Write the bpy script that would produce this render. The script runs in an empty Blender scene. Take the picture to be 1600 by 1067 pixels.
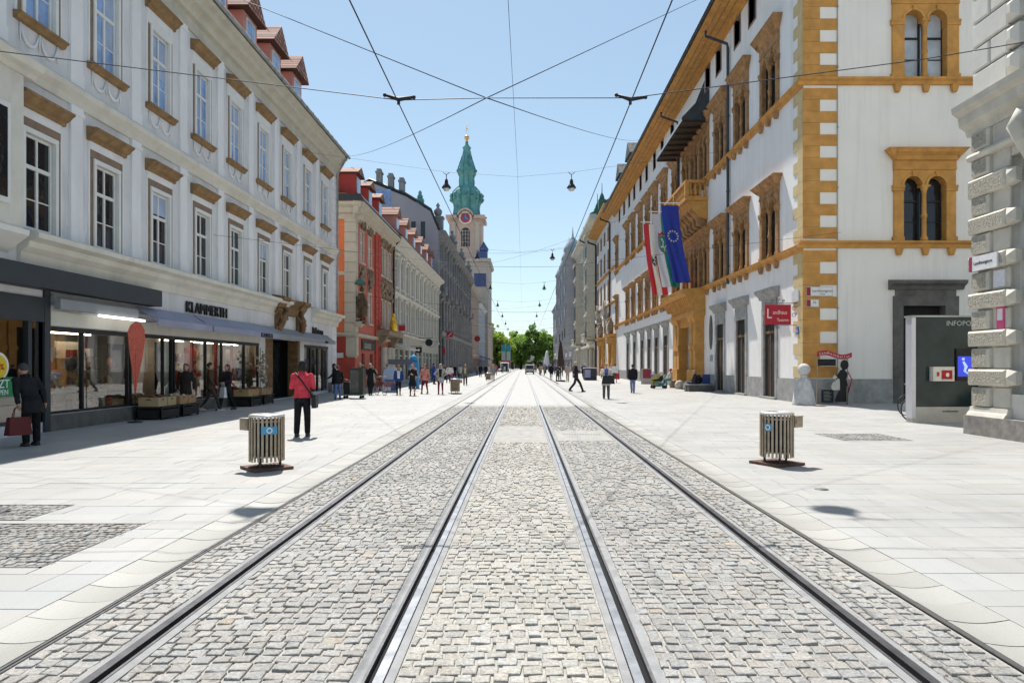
import bpy, math, random
import numpy as np
from mathutils import Vector, Matrix
random.seed(7)
RNG = np.random.default_rng(7)
SC = bpy.context.scene
COL = SC.collection
R = math.radians
PI = math.pi

# ------------------------------------------------------------------ materials
def _n(nt, t, **kw):
    n = nt.nodes.new(t)
    for k, v in kw.items():
        if k.startswith('i_'):
            n.inputs[k[2:].replace('_', ' ')].default_value = v
        else:
            setattr(n, k, v)
    return n

def c4(c, f=1.0):
    return (min(1, c[0] * f), min(1, c[1] * f), min(1, c[2] * f), 1)

def mat(name, col, rough=.8, var=.12, sc=1.5, bump=0.0, bsc=40, metal=0.0, spec=.4, stain=0.0, stcol=(.08, .075, .07), stz=.12, stsc=1.2, coord='Position', bdist=.01):
    m = bpy.data.materials.new(name); m.use_nodes = True
    nt = m.node_tree; b = nt.nodes['Principled BSDF']; L = nt.links.new
    b.inputs['Roughness'].default_value = rough
    b.inputs['Metallic'].default_value = metal
    b.inputs['Specular IOR Level'].default_value = spec
    if coord == 'Position':
        src = nt.nodes.new('ShaderNodeNewGeometry').outputs['Position']
    else:
        src = nt.nodes.new('ShaderNodeTexCoord').outputs['Object']
    out = None
    if var > 0:
        n = _n(nt, 'ShaderNodeTexNoise', i_Scale=sc, i_Detail=6.0, i_Roughness=.6)
        L(src, n.inputs['Vector'])
        r = nt.nodes.new('ShaderNodeMapRange'); r.inputs[1].default_value = .3; r.inputs[2].default_value = .7
        L(n.outputs['Fac'], r.inputs[0])
        mx = _n(nt, 'ShaderNodeMix', data_type='RGBA')
        mx.inputs[6].default_value = c4(col, 1 - var); mx.inputs[7].default_value = c4(col, 1 + var)
        L(r.outputs[0], mx.inputs[0]); out = mx.outputs[2]
    if stain > 0:
        mp = nt.nodes.new('ShaderNodeMapping'); mp.inputs['Scale'].default_value = (1, 1, stz)
        L(src, mp.inputs['Vector'])
        n2 = _n(nt, 'ShaderNodeTexNoise', i_Scale=stsc, i_Detail=8.0, i_Roughness=.7)
        L(mp.outputs[0], n2.inputs['Vector'])
        r2 = nt.nodes.new('ShaderNodeMapRange'); r2.inputs[1].default_value = .5; r2.inputs[2].default_value = .8
        r2.inputs[4].default_value = stain
        L(n2.outputs['Fac'], r2.inputs[0])
        mx2 = _n(nt, 'ShaderNodeMix', data_type='RGBA')
        if out: L(out, mx2.inputs[6])
        else: mx2.inputs[6].default_value = c4(col)
        mx2.inputs[7].default_value = c4(stcol)
        L(r2.outputs[0], mx2.inputs[0]); out = mx2.outputs[2]
    if out: L(out, b.inputs['Base Color'])
    else: b.inputs['Base Color'].default_value = c4(col)
    if bump > 0:
        n3 = _n(nt, 'ShaderNodeTexNoise', i_Scale=bsc, i_Detail=4.0)
        L(src, n3.inputs['Vector'])
        bp = nt.nodes.new('ShaderNodeBump'); bp.inputs['Strength'].default_value = bump; bp.inputs['Distance'].default_value = bdist
        L(n3.outputs['Fac'], bp.inputs['Height']); L(bp.outputs[0], b.inputs['Normal'])
    return m

def glassmat(name, col, rough=.04, spec=.6, wav=.15, var=.3, sc=.8):
    m = mat(name, col, rough, var, sc, bump=wav, bsc=1.3, spec=spec, bdist=.05)
    return m

def shopglass(name, base=.05, tint=(.92, .97, .95)):
    m = bpy.data.materials.new(name); m.use_nodes = True
    nt = m.node_tree; L = nt.links.new
    nt.nodes.remove(nt.nodes['Principled BSDF'])
    t = nt.nodes.new('ShaderNodeBsdfTransparent'); t.inputs[0].default_value = c4(tint)
    g = nt.nodes.new('ShaderNodeBsdfGlossy'); g.inputs['Roughness'].default_value = .015
    fr = _n(nt, 'ShaderNodeFresnel', i_IOR=1.6)
    ad = _n(nt, 'ShaderNodeMath', operation='ADD', use_clamp=True); ad.inputs[1].default_value = base
    mx = nt.nodes.new('ShaderNodeMixShader')
    L(fr.outputs[0], ad.inputs[0]); L(ad.outputs[0], mx.inputs[0]); L(t.outputs[0], mx.inputs[1]); L(g.outputs[0], mx.inputs[2])
    L(mx.outputs[0], nt.nodes['Material Output'].inputs[0])
    return m

def emit(name, col, s):
    m = bpy.data.materials.new(name); m.use_nodes = True
    b = m.node_tree.nodes['Principled BSDF']
    b.inputs['Base Color'].default_value = c4(col); b.inputs['Emission Color'].default_value = c4(col); b.inputs['Emission Strength'].default_value = s
    return m

def brickmat(name, c1, c2, mortar, bw, bh, zs=1.0, off=.5, bump=.6, rough=.8, msize=.02, bdist=.02):
    """tiles / courses laid in the object's own x and z"""
    m = bpy.data.materials.new(name); m.use_nodes = True
    nt = m.node_tree; b = nt.nodes['Principled BSDF']; L = nt.links.new
    tc = nt.nodes.new('ShaderNodeTexCoord'); sp = nt.nodes.new('ShaderNodeSeparateXYZ'); cb = nt.nodes.new('ShaderNodeCombineXYZ')
    L(tc.outputs['Object'], sp.inputs[0]); L(sp.outputs[0], cb.inputs[0])
    mu = _n(nt, 'ShaderNodeMath', operation='MULTIPLY'); mu.inputs[1].default_value = zs
    L(sp.outputs[2], mu.inputs[0]); L(mu.outputs[0], cb.inputs[1])
    bt = nt.nodes.new('ShaderNodeTexBrick'); bt.offset = off
    bt.inputs['Color1'].default_value = c4(c1); bt.inputs['Color2'].default_value = c4(c2); bt.inputs['Mortar'].default_value = c4(mortar)
    bt.inputs['Scale'].default_value = 1; bt.inputs['Brick Width'].default_value = bw; bt.inputs['Row Height'].default_value = bh
    bt.inputs['Mortar Size'].default_value = msize; bt.inputs['Bias'].default_value = 0
    L(cb.outputs[0], bt.inputs['Vector'])
    L(bt.outputs['Color'], b.inputs['Base Color'])
    b.inputs['Roughness'].default_value = rough
    bp = nt.nodes.new('ShaderNodeBump'); bp.inputs['Strength'].default_value = bump; bp.inputs['Distance'].default_value = bdist; bp.invert = True
    L(bt.outputs['Fac'], bp.inputs['Height']); L(bp.outputs[0], b.inputs['Normal'])
    return m

_flat = {}
def fl(r, g, b, rough=.7, metal=0):
    k = (r, g, b, rough, metal)
    if k not in _flat:
        _flat[k] = mat('paint_%d' % len(_flat), (r, g, b), rough, .1, 9.0, bump=.05, bsc=60, metal=metal, coord='Object')
    return _flat[k]

_cl = {}
def cloth(r, g, b):
    k = (r, g, b)
    if k not in _cl:
        m = mat('fabric_%d' % len(_cl), k, .9, .28, 7.0, bump=.9, bsc=11, coord='Object', bdist=.035, spec=.15); _cl[k] = m
    return _cl[k]

# ------------------------------------------------------------------ mesh builder
class MB:
    def __init__(s):
        s.v = []; s.f = []; s.m = []; s.s = []
    def add(s, vs, fs, m=0, sm=False):
        o = len(s.v); s.v += [tuple(p) for p in vs]
        for f in fs:
            s.f.append([o + i for i in f]); s.m.append(m); s.s.append(sm)
        return s
    def quad(s, a, b, c, d, m=0):
        return s.add([a, b, c, d], [(0, 1, 2, 3)], m)
    def box(s, x0, x1, y0, y1, z0, z1, m=0):
        return s.add([(x0, y0, z0), (x1, y0, z0), (x1, y1, z0), (x0, y1, z0), (x0, y0, z1), (x1, y0, z1), (x1, y1, z1), (x0, y1, z1)],
                     [(0, 3, 2, 1), (4, 5, 6, 7), (0, 1, 5, 4), (1, 2, 6, 5), (2, 3, 7, 6), (3, 0, 4, 7)], m)
    def frus(s, cx, cy, z0, z1, a0, b0, a1, b1, m=0):
        """tapered block, half sizes a (x) b (y) at bottom and top"""
        return s.add([(cx - a0, cy - b0, z0), (cx + a0, cy - b0, z0), (cx + a0, cy + b0, z0), (cx - a0, cy + b0, z0),
                      (cx - a1, cy - b1, z1), (cx + a1, cy - b1, z1), (cx + a1, cy + b1, z1), (cx - a1, cy + b1, z1)],
                     [(0, 3, 2, 1), (4, 5, 6, 7), (0, 1, 5, 4), (1, 2, 6, 5), (2, 3, 7, 6), (3, 0, 4, 7)], m)
    def prof(s, pts, u0, u1, m=0, ax='x', sm=False):
        n = len(pts)
        def P(u, p):
            return (u, p[0], p[1]) if ax == 'x' else ((p[0], u, p[1]) if ax == 'y' else (p[0], p[1], u))
        vs = [P(u0, p) for p in pts] + [P(u1, p) for p in pts]
        fs = [(i, (i + 1) % n, n + (i + 1) % n, n + i) for i in range(n)]
        s.add(vs, fs, m, sm)
        o = len(s.v) - 2 * n
        s.f.append([o + i for i in range(n)][::-1]); s.m.append(m); s.s.append(False)
        s.f.append([o + n + i for i in range(n)]); s.m.append(m); s.s.append(False)
        return s
    def lathe(s, pts, c=(0, 0, 0), n=14, m=0, sm=True, sx=1, sy=1, ph=0, mod=None):
        vs = []
        for r, z in pts:
            for k in range(n):
                a = 2 * PI * k / n + ph
                q = r * (mod(a) if mod else 1)
                vs.append((c[0] + q * math.cos(a) * sx, c[1] + q * math.sin(a) * sy, c[2] + z))
        fs = []
        for i in range(len(pts) - 1):
            for k in range(n):
                fs.append((i * n + k, i * n + (k + 1) % n, (i + 1) * n + (k + 1) % n, (i + 1) * n + k))
        s.add(vs, fs, m, sm)
        o = len(s.v) - len(vs)
        if pts[0][0] > 1e-4:
            s.f.append([o + k for k in range(n)][::-1]); s.m.append(m); s.s.append(False)
        if pts[-1][0] > 1e-4:
            s.f.append([o + (len(pts) - 1) * n + k for k in range(n)]); s.m.append(m); s.s.append(False)
        return s
    def tube(s, pts, r, n=6, m=0, sm=True, caps=True):
        pts = [Vector(p) for p in pts]; N = len(pts)
        rs = r if isinstance(r, (list, tuple)) else [r] * N
        vs = []; up = None
        for i, p in enumerate(pts):
            t = (pts[min(i + 1, N - 1)] - pts[max(i - 1, 0)])
            if t.length < 1e-9: t = Vector((0, 0, 1))
            t.normalize()
            if up is None:
                up = Vector((0, 0, 1)) if abs(t.z) < .9 else Vector((1, 0, 0))
            b = t.cross(up)
            if b.length < 1e-5: b = t.cross(Vector((0, 1, 0)))
            b.normalize(); up = b.cross(t).normalized()
            rr = rs[i]; ra, rb = rr if isinstance(rr, (list, tuple)) else (rr, rr)
            for k in range(n):
                a = 2 * PI * k / n
                vs.append(p + b * (ra * math.cos(a)) + up * (rb * math.sin(a)))
        fs = [(i * n + k, i * n + (k + 1) % n, (i + 1) * n + (k + 1) % n, (i + 1) * n + k) for i in range(N - 1) for k in range(n)]
        if caps:
            fs += [tuple(range(n))[::-1], tuple((N - 1) * n + k for k in range(n))]
        return s.add(vs, fs, m, sm)
    def ball(s, c, rx, ry=None, rz=None, n=10, m=0, k=None):
        ry = rx if ry is None else ry; rz = rx if rz is None else rz
        k = k or max(4, n // 2 + 1)
        vs = [(c[0], c[1], c[2] - rz)]
        for i in range(1, k):
            t = -PI / 2 + PI * i / k
            for j in range(n):
                a = 2 * PI * j / n
                vs.append((c[0] + rx * math.cos(t) * math.cos(a), c[1] + ry * math.cos(t) * math.sin(a), c[2] + rz * math.sin(t)))
        vs.append((c[0], c[1], c[2] + rz)); T = len(vs) - 1
        fs = [(0, 1 + (j + 1) % n, 1 + j) for j in range(n)]
        for i in range(k - 2):
            for j in range(n):
                a = 1 + i * n + j; b = 1 + i * n + (j + 1) % n
                fs.append((a, b, b + n, a + n))
        o = 1 + (k - 2) * n
        fs += [(o + j, o + (j + 1) % n, T) for j in range(n)]
        return s.add(vs, fs, m, True)
    def grid(s, fn, nu, nv, m=0, sm=True, mf=None):
        vs = [fn(i / nu, j / nv) for j in range(nv + 1) for i in range(nu + 1)]
        o = len(s.v); s.v += [tuple(p) for p in vs]
        for j in range(nv):
            for i in range(nu):
                a = o + j * (nu + 1) + i
                s.f.append([a, a + 1, a + nu + 2, a + nu + 1]); s.m.append(mf(i / nu, j / nv) if mf else m); s.s.append(sm)
        return s
    def mesh(s, name, mats):
        me = bpy.data.meshes.new(name)
        me.from_pydata(s.v, [], s.f)
        for x in (mats if isinstance(mats, (list, tuple)) else [mats]): me.materials.append(x)
        me.polygons.foreach_set('material_index', s.m)
        me.polygons.foreach_set('use_smooth', s.s)
        me.update()
        return me
    def build(s, name, mats, parent=None, loc=(0, 0, 0), rz=0):
        return link(name, s.mesh(name, mats), parent, loc, rz)

def link(name, data, parent=None, loc=(0, 0, 0), rz=0):
    o = bpy.data.objects.new(name, data); COL.objects.link(o)
    o.location = loc; o.rotation_euler = (0, 0, rz)
    if parent: o.parent = parent
    return o

def tag(o, label=None, cat=None, group=None, kind=None):
    if label: o['label'] = label
    if cat: o['category'] = cat
    if group: o['group'] = group
    if kind: o['kind'] = kind
    return o

def thing(name, label, cat, loc=(0, 0, 0), rz=0, group=None):
    return tag(link(name, None, None, loc, rz), label, cat, group)

def text(parent, s, size, loc, rot, m, name='lettering', ext=.006, align='LEFT', sx=1.0):
    cu = bpy.data.curves.new(name, 'FONT'); cu.body = s; cu.size = size; cu.extrude = ext; cu.align_x = align
    cu.resolution_u = 2
    cu.materials.append(m)
    tmp = bpy.data.objects.new(name, cu); me = bpy.data.meshes.new_from_object(tmp)
    bpy.data.objects.remove(tmp); bpy.data.curves.remove(cu); me.name = name
    o = bpy.data.objects.new(name, me); COL.objects.link(o)
    o.location = loc; o.rotation_euler = rot; o.scale = (sx, 1, 1); o.parent = parent
    return o
FACE = (PI / 2, 0, 0)        # lettering that faces local -y

def at(x, y):                # a point of the ground seen at (x, y) of the photo, by triangulation
    D = 1067 * 1.645 / (y - 570.5)
    return (x - 818) * D / 1067, D
# ------------------------------------------------------------------ camera, light
cam = bpy.data.cameras.new('camera'); cam.sensor_width = 36; cam.lens = 24.0
cam.shift_x = -18 / 1600; cam.shift_y = 37 / 1600; cam.clip_end = 4000; cam.clip_start = .05
co = link('camera', cam, None, (0, 0, 1.645)); co.rotation_euler = (PI / 2, 0, 0)
SC.camera = co
SUN = Vector((.157, -.60, -1.0)).normalized()
W = bpy.data.worlds.new('World'); SC.world = W; W.use_nodes = True
nt = W.node_tree; bg = nt.nodes['Background']
sk = nt.nodes.new('ShaderNodeTexSky'); sk.sky_type = 'NISHITA'; sk.sun_disc = False
sk.sun_elevation = math.asin(-SUN.z)
sk.sun_rotation = math.atan2(-SUN.x, -SUN.y)
sk.altitude = 300; sk.air_density = 1.0; sk.dust_density = .3; sk.ozone_density = 2.2
tn = _n(nt, 'ShaderNodeMix', data_type='RGBA', blend_type='MULTIPLY'); tn.inputs[0].default_value = 1; tn.inputs[7].default_value = (1.0, 1.08, 1.07, 1)
gm_ = nt.nodes.new('ShaderNodeGamma'); gm_.inputs[1].default_value = .62
nt.links.new(sk.outputs[0], gm_.inputs[0]); nt.links.new(gm_.outputs[0], tn.inputs[6]); nt.links.new(tn.outputs[2], bg.inputs['Color']); bg.inputs['Strength'].default_value = .15
sl = bpy.data.lights.new('sun', 'SUN'); sl.energy = 4.0; sl.angle = R(.55); sl.color = (1, .955, .89)
so = link('sun', sl, None, (0, 0, 60)); so.rotation_euler = SUN.to_track_quat('-Z', 'Y').to_euler()
SC.view_settings.view_transform = 'Standard'; SC.view_settings.look = 'None'
SC.view_settings.exposure = .86; SC.view_settings.gamma = 1
SC.cycles.max_bounces = 6; SC.cycles.diffuse_bounces = 3; SC.cycles.glossy_bounces = 3; SC.cycles.transparent_max_bounces = 8
SC.cycles.caustics_reflective = False; SC.cycles.caustics_refractive = False
SC.cycles.use_adaptive_sampling = True; SC.cycles.adaptive_threshold = .02
SC.cycles.use_denoising = True

# ------------------------------------------------------------------ shared materials
M = {}
M['grey_plaster'] = mat('grey_plaster', (.69, .69, .70), .9, .10, .6, bump=.2, bsc=40, stain=.42, stcol=(.22, .21, .21))
M['pale_plaster'] = mat('pale_plaster', (.79, .79, .79), .9, .06, .7, bump=.1, bsc=60, stain=.28, stcol=(.3, .29, .28))
M['cream_trim'] = mat('cream_trim', (.68, .655, .58), .85, .07, 1.5, bump=.1, bsc=30, stain=.3, stcol=(.2, .18, .15), stz=.5)
M['cornice_grey'] = mat('cornice_grey', (.56, .53, .44), .85, .1, 1.2, bump=.1, bsc=30, stain=.35, stcol=(.2, .18, .15), stz=.6)
M['white_frame'] = mat('white_frame', (.74, .74, .71), .55, .05, 4, coord='Object')
M['brown_strip'] = mat('brown_strip', (.24, .17, .12), .8, .2, 4, bump=.1)
M['ochre_hood'] = mat('ochre_hood', (.27, .165, .075), .8, .3, 4, bump=.2, bsc=25, stain=.5, stcol=(.12, .08, .04), stz=1, stsc=3)
M['glass_dark'] = glassmat('glass_dark', (.018, .02, .022), spec=.5)
M['glass_blue'] = glassmat('glass_blue', (.20, .32, .58), spec=.9, var=.45, sc=1.2)  # blue of reflected sky and skylit curtains put into the pane colour
M['glass_pale'] = glassmat('glass_pale', (.45, .5, .55), spec=.8, var=.25, sc=1.0)
M['glass_shop'] = shopglass('glass_shop', .17)
M['glass_shade'] = mat('glass_shade', (.03, .035, .035), .05, .3, .8, spec=.8)
M['zinc'] = mat('zinc', (.34, .36, .35), .5, .2, 3, metal=.5)
M['dark_pipe'] = mat('dark_pipe', (.05, .06, .07), .5, .2, 3, metal=.3)
M['dark_metal'] = mat('dark_metal', (.025, .027, .03), .5, .2, 6, metal=.3, coord='Object')
M['black'] = mat('black', (.012, .012, .013), .6, .2, 5, coord='Object')
M['wire'] = mat('wire', (.02, .025, .035), .6, 0)
M['anthracite'] = mat('anthracite', (.035, .042, .05), .5, .1, 2)
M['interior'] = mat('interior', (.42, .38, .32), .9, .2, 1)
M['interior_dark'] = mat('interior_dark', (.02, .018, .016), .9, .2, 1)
M['red_tile'] = brickmat('red_tile', (.34, .12, .07), (.60, .33, .25), (.07, .03, .02), .24, .2, zs=1.0, bump=1.0, msize=.03)
M['pink_plaster'] = mat('pink_plaster', (.55, .27, .23), .9, .1, 1)
M['awning'] = mat('awning', (.30, .31, .40), .8, .12, 1.2, bump=.1, bsc=4, bdist=.05)
M['awning_grey'] = mat('awning_grey', (.27, .28, .29), .8, .12, 1.2)
M['carved_wood'] = mat('carved_wood', (.20, .115, .05), .7, .4, 5, bump=.5, bsc=14, bdist=.04)
M['white_wall'] = mat('white_wall', (.82, .81, .79), .92, .05, .5, bump=.15, bsc=40, stain=.36, stz=.06, stsc=2.2, stcol=(.4, .38, .36))
M['white_side'] = mat('white_side', (.84, .81, .755), .92, .04, .5, bump=.15, bsc=40, stain=.30, stz=.06, stsc=2.2, stcol=(.4, .37, .33))
M['ochre'] = mat('ochre', (.55, .28, .075), .85, .2, 2.2, bump=.25, bsc=22, stain=.28, stcol=(.28, .12, .03), stz=.5)
M['ochre_old_shaded'] = mat('ochre_old_shaded', (.36, .20, .085), .85, .4, 3, bump=.3, bsc=18, stain=.4, stcol=(.13, .07, .03), stz=.5)  # weathered ochre, with the street front's shade also put into the colour
M['grey_stone'] = mat('grey_stone', (.33, .33, .32), .85, .25, 2.5, bump=.3, bsc=18, stain=.4, stcol=(.1, .1, .1), stz=.5)
M['dark_stone'] = mat('dark_stone', (.13, .125, .115), .85, .3, 2.5, bump=.3, bsc=18, stain=.3, stcol=(.04, .04, .04), stz=.5)
M['pale_stone'] = mat('pale_stone', (.55, .52, .45), .85, .15, 2, bump=.2, bsc=25, stain=.3, stcol=(.2, .19, .17))
M['vermic'] = mat('vermiculated_stone', (.38, .35, .29), .9, .35, 16, bump=1.0, bsc=22, bdist=.05, stain=.2, stcol=(.2, .18, .15))
M['rust_smooth'] = mat('rust_smooth', (.62, .60, .55), .85, .09, 2, bump=.1, bsc=30, stain=.2, stcol=(.3, .29, .27))
M['dark_roof'] = brickmat('dark_roof', (.06, .06, .065), (.09, .085, .085), (.03, .03, .03), .25, .2, zs=1.2)
M['brown_roof'] = brickmat('brown_roof', (.16, .09, .06), (.22, .12, .08), (.06, .04, .03), .22, .18, zs=1.2)
M['copper'] = mat('copper_green', (.11, .30, .285), .6, .4, .5, bump=.2, bsc=2, stain=.4, stcol=(.02, .06, .08), stz=.4, stsc=.6, bdist=.2)
M['gold'] = mat('gold', (.75, .42, .14), .35, .1, 2, metal=.6)
M['church'] = mat('church_plaster', (.58, .43, .35), .9, .08, .3, stain=.2, stcol=(.3, .22, .2))
M['church_pale'] = mat('church_pale', (.55, .46, .385), .9, .08, .3)
M['sheet'] = mat('metal_sheet', (.6, .6, .62), .3, .1, 1, metal=.7)
# ------------------------------------------------------------------ ground, pavement, tram bed
M['cobble'] = None
def stonemat(name, attr, base, rough=.75, spec=.35, bsc=90, bstr=.5, bdist=.004, nvar=.35, patch=.12):
    m = mat(name, base, rough, nvar, bsc * .9, bump=bstr, bsc=bsc, bdist=bdist, spec=spec)
    nt = m.node_tree; b = nt.nodes['Principled BSDF']; L = nt.links.new
    prev = b.inputs['Base Color'].links[0].from_socket
    a = nt.nodes.new('ShaderNodeAttribute'); a.attribute_name = attr
    mu = _n(nt, 'ShaderNodeMix', data_type='RGBA', blend_type='MULTIPLY'); mu.inputs[0].default_value = 1
    L(prev, mu.inputs[6]); L(a.outputs['Color'], mu.inputs[7])
    # broad wear
    g = nt.nodes.new('ShaderNodeNewGeometry')
    n = _n(nt, 'ShaderNodeTexNoise', i_Scale=.45, i_Detail=5.0); L(g.outputs['Position'], n.inputs['Vector'])
    r = nt.nodes.new('ShaderNodeMapRange'); r.inputs[1].default_value = .3; r.inputs[2].default_value = .7
    r.inputs[3].default_value = 1 - patch; r.inputs[4].default_value = 1 + patch; L(n.outputs['Fac'], r.inputs[0])
    mu2 = _n(nt, 'ShaderNodeMix', data_type='RGBA', blend_type='MULTIPLY'); mu2.inputs[0].default_value = 1
    # dirt dragged along the street and small dark spots
    mp = nt.nodes.new('ShaderNodeMapping'); mp.inputs['Scale'].default_value = (1.9, .16, 1); L(g.outputs['Position'], mp.inputs['Vector'])
    n4 = _n(nt, 'ShaderNodeTexNoise', i_Scale=1.3, i_Detail=7.0, i_Roughness=.65); L(mp.outputs[0], n4.inputs['Vector'])
    r4 = nt.nodes.new('ShaderNodeMapRange'); r4.inputs[1].default_value = .52; r4.inputs[2].default_value = .78; r4.inputs[3].default_value = 1; r4.inputs[4].default_value = 1 - patch * 2.4; L(n4.outputs['Fac'], r4.inputs[0])
    v = _n(nt, 'ShaderNodeTexVoronoi', i_Scale=2.1); L(g.outputs['Position'], v.inputs['Vector'])
    r5 = nt.nodes.new('ShaderNodeMapRange'); r5.inputs[1].default_value = .035; r5.inputs[2].default_value = .06; r5.inputs[3].default_value = .72; r5.inputs[4].default_value = 1; L(v.outputs['Distance'], r5.inputs[0])
    m5 = _n(nt, 'ShaderNodeMath', operation='MULTIPLY'); L(r4.outputs[0], m5.inputs[0]); L(r5.outputs[0], m5.inputs[1])
    m6 = _n(nt, 'ShaderNodeMath', operation='MULTIPLY'); L(m5.outputs[0], m6.inputs[0]); L(r.outputs[0], m6.inputs[1]); r = m6
    L(mu.outputs[2], mu2.inputs[6]); L(r.outputs[0], mu2.inputs[7]); L(mu2.outputs[2], b.inputs['Base Color'])
    return m
M['cobble'] = stonemat('granite_sett', 'tone', (.335, .322, .30), bsc=55, bdist=.006, bstr=.9)
M['slab'] = stonemat('granite_slab', 'tone', (.37, .366, .352), rough=.5, bsc=120, bstr=.3, bdist=.002, nvar=.12, patch=.07)
M['sand'] = mat('joint_sand', (.36, .34, .31), .95, .25, 30, bump=.5, bsc=120)
M['sand_pale'] = mat('joint_sand_pale', (.375, .36, .325), .95, .25, 30, bump=.5, bsc=120)
M['joint'] = mat('slab_joint', (.075, .07, .065), .95, .25, 10)
M['bed'] = mat('rail_mortar', (.27, .27, .27), .85, .2, 5, bump=.4, bsc=40, stain=.3, stcol=(.12, .12, .12), stz=1, stsc=3)
M['concrete'] = mat('concrete', (.36, .355, .34), .6, .1, 3, bump=.2, bsc=60)
M['rail_steel'] = mat('rail_steel', (.26, .27, .29), .42, .3, 6, metal=.8)
M['rail_steel_dim'] = mat('rail_steel_dim', (.13, .13, .14), .38, .3, 6, metal=.8)  # outer heads: weaker sky reflection put into a darker steel colour
M['rail_dark'] = mat('rail_groove', (.004, .004, .005), .9, .2, 8)  # near-black: the shade inside the groove is put into its colour
M['rail_side'] = mat('rail_side', (.12, .12, .125), .45, .25, 12, metal=.6)
M['iron'] = mat('cast_iron', (.12, .12, .12), .6, .3, 12, bump=.4, bsc=60, metal=.4)

def npmesh(name, V, F, mats, tone=None, midx=None, smooth=False):
    me = bpy.data.meshes.new(name)
    nv, nf = len(V), len(F)
    me.vertices.add(nv); me.vertices.foreach_set('co', V.astype(np.float32).ravel())
    me.loops.add(nf * 4); me.loops.foreach_set('vertex_index', F.astype(np.int32).ravel())
    me.polygons.add(nf); me.polygons.foreach_set('loop_start', np.arange(nf, dtype=np.int32) * 4)
    try: me.polygons.foreach_set('loop_total', np.full(nf, 4, dtype=np.int32))
    except Exception: pass
    for m in mats: me.materials.append(m)
    if midx is not None: me.polygons.foreach_set('material_index', midx.astype(np.int32))
    me.polygons.foreach_set('use_smooth', np.full(nf, smooth))
    me.update(calc_edges=True); me.validate()
    if tone is not None:
        at_ = me.attributes.new('tone', 'FLOAT_COLOR', 'FACE')
        at_.data.foreach_set('color', tone.astype(np.float32).ravel())
    return me

def tones(n, lo, hi, warm=.03):
    t = RNG.uniform(lo, hi, n); w = RNG.normal(0, warm, n)
    return np.stack([t * (1 + w), t, t * (1 - w), np.ones(n)], 1)

def stones(cx, cy, hx, hy, jit, h, bev, hvar, z0=0, tilt=.0, cut=None):
    """n stones with a bevelled, slightly uneven top; returns V, F, stone id per face"""
    n = len(cx)
    sx = np.array([-1, 1, 1, -1]); sy = np.array([-1, -1, 1, 1])
    X = cx[:, None] + sx * hx[:, None] + RNG.normal(0, jit, (n, 4))
    Y = cy[:, None] + sy * hy[:, None] + RNG.normal(0, jit, (n, 4))
    mx, my = X.mean(1, keepdims=True), Y.mean(1, keepdims=True)
    zt = z0 + RNG.normal(0, hvar, (n, 1)) + RNG.normal(0, tilt, (n, 4))
    b = bev * RNG.uniform(.6, 1.5, (n, 4))
    rows = []
    def ring(k, z): return np.stack([mx + (X - mx) * (1 - k / hx[:, None]), my + (Y - my) * (1 - k / hy[:, None]), np.broadcast_to(z, (n, 4))], 2)
    rows.append(ring(b * 1.3, zt)); rows.append(ring(b * .35, zt - bev * .45)); rows.append(ring(b * 0, zt - bev * 1.5)); rows.append(ring(b * 0, zt * 0 + z0 - h))
    ctr = np.stack([mx[:, 0], my[:, 0], zt.mean(1) + bev * .12], 1)[:, None, :]
    V = np.concatenate(rows + [ctr], 1)   # n,17,3
    f = []
    for r in range(3):
        for k in range(4):
            f.append([(r + 1) * 4 + k, (r + 1) * 4 + (k + 1) % 4, r * 4 + (k + 1) % 4, r * 4 + k])
    f.append([0, 1, 2, 3])
    f = np.array(f)
    F = (np.arange(n)[:, None, None] * 17 + f[None]).reshape(-1, 4)
    return V.reshape(-1, 3), F, np.repeat(np.arange(n), len(f))

def structure(name, me, loc=(0, 0, 0)):
    o = link(name, me, None, loc); o['kind'] = 'structure'; return o

g = MB(); g.quad((-1200, -300, 0), (1200, -300, 0), (1200, 2500, 0), (-1200, 2500, 0))
structure('ground', g.mesh('ground', M['concrete']), (0, 0, -.08))
XL, XR = -2.84, 2.72
RAILS = [(-2.23, 1, 'outer'), (-.805, -1, 'inner'), (.65, 1, 'inner'), (2.09, -1, 'outer')]   # groove centre, side of the groove seen from the head
YS = 27.0
tb = MB()
for i_, (a, b) in enumerate(((XL - .02, -2.32), (-2.16, -.88), (-.74, .585), (.73, 2.0), (2.18, XR + .02))): tb.quad((a, -3, 0), (b, -3, 0), (b, YS + 1, 0), (a, YS + 1, 0), int(i_ == 2))
structure('track_bed', tb.mesh('track_bed', [M['sand'], M['sand_pale']]), (0, 0, -.0125))
tb = MB(); tb.quad((XL - .02, YS + 1, 0), (XR + .02, YS + 1, 0), (XR + .02, 300, 0), (XL - .02, 300, 0))
structure('tram_road', tb.mesh('tram_road', M['concrete']), (0, 0, -.006))
# granite setts
cx = []; cy = []; hx = []; hy = []
strips = [(XL + .05, -2.23 - .13, .5), (-2.23 + .10, -.805 - .10, 1), (-.805 + .135, .65 - .135, 1), (.65 + .10, 2.09 - .10, 1), (2.09 + .13, XR - .06, .5)]
for (a, b, q) in strips:
    y = 1.6
    while y < YS:
        p = .098 + random.uniform(-.008, .012)
        x = a + (random.uniform(-.05, .0) if q else 0)
        x = a
        first = random.uniform(.45, 1)
        while x < b - .03:
            w = random.uniform(.088, .128) * first; first = 1
            if b - (x + w) < .05: w = b - x
            conc = (abs((a + b) / 2 + .08) < .2 and 14.6 < y < 18.4) or (a > .6 and a < .8 and 14.9 < y < 17.2)
            if not conc:
                wav = .012 * math.sin(x * 5 + y * .7)
                cx.append(x + w / 2); cy.append(y + p / 2 + wav); hx.append(w / 2 - .0075); hy.append(p / 2 - .0055)
            x += w
        y += p
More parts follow.
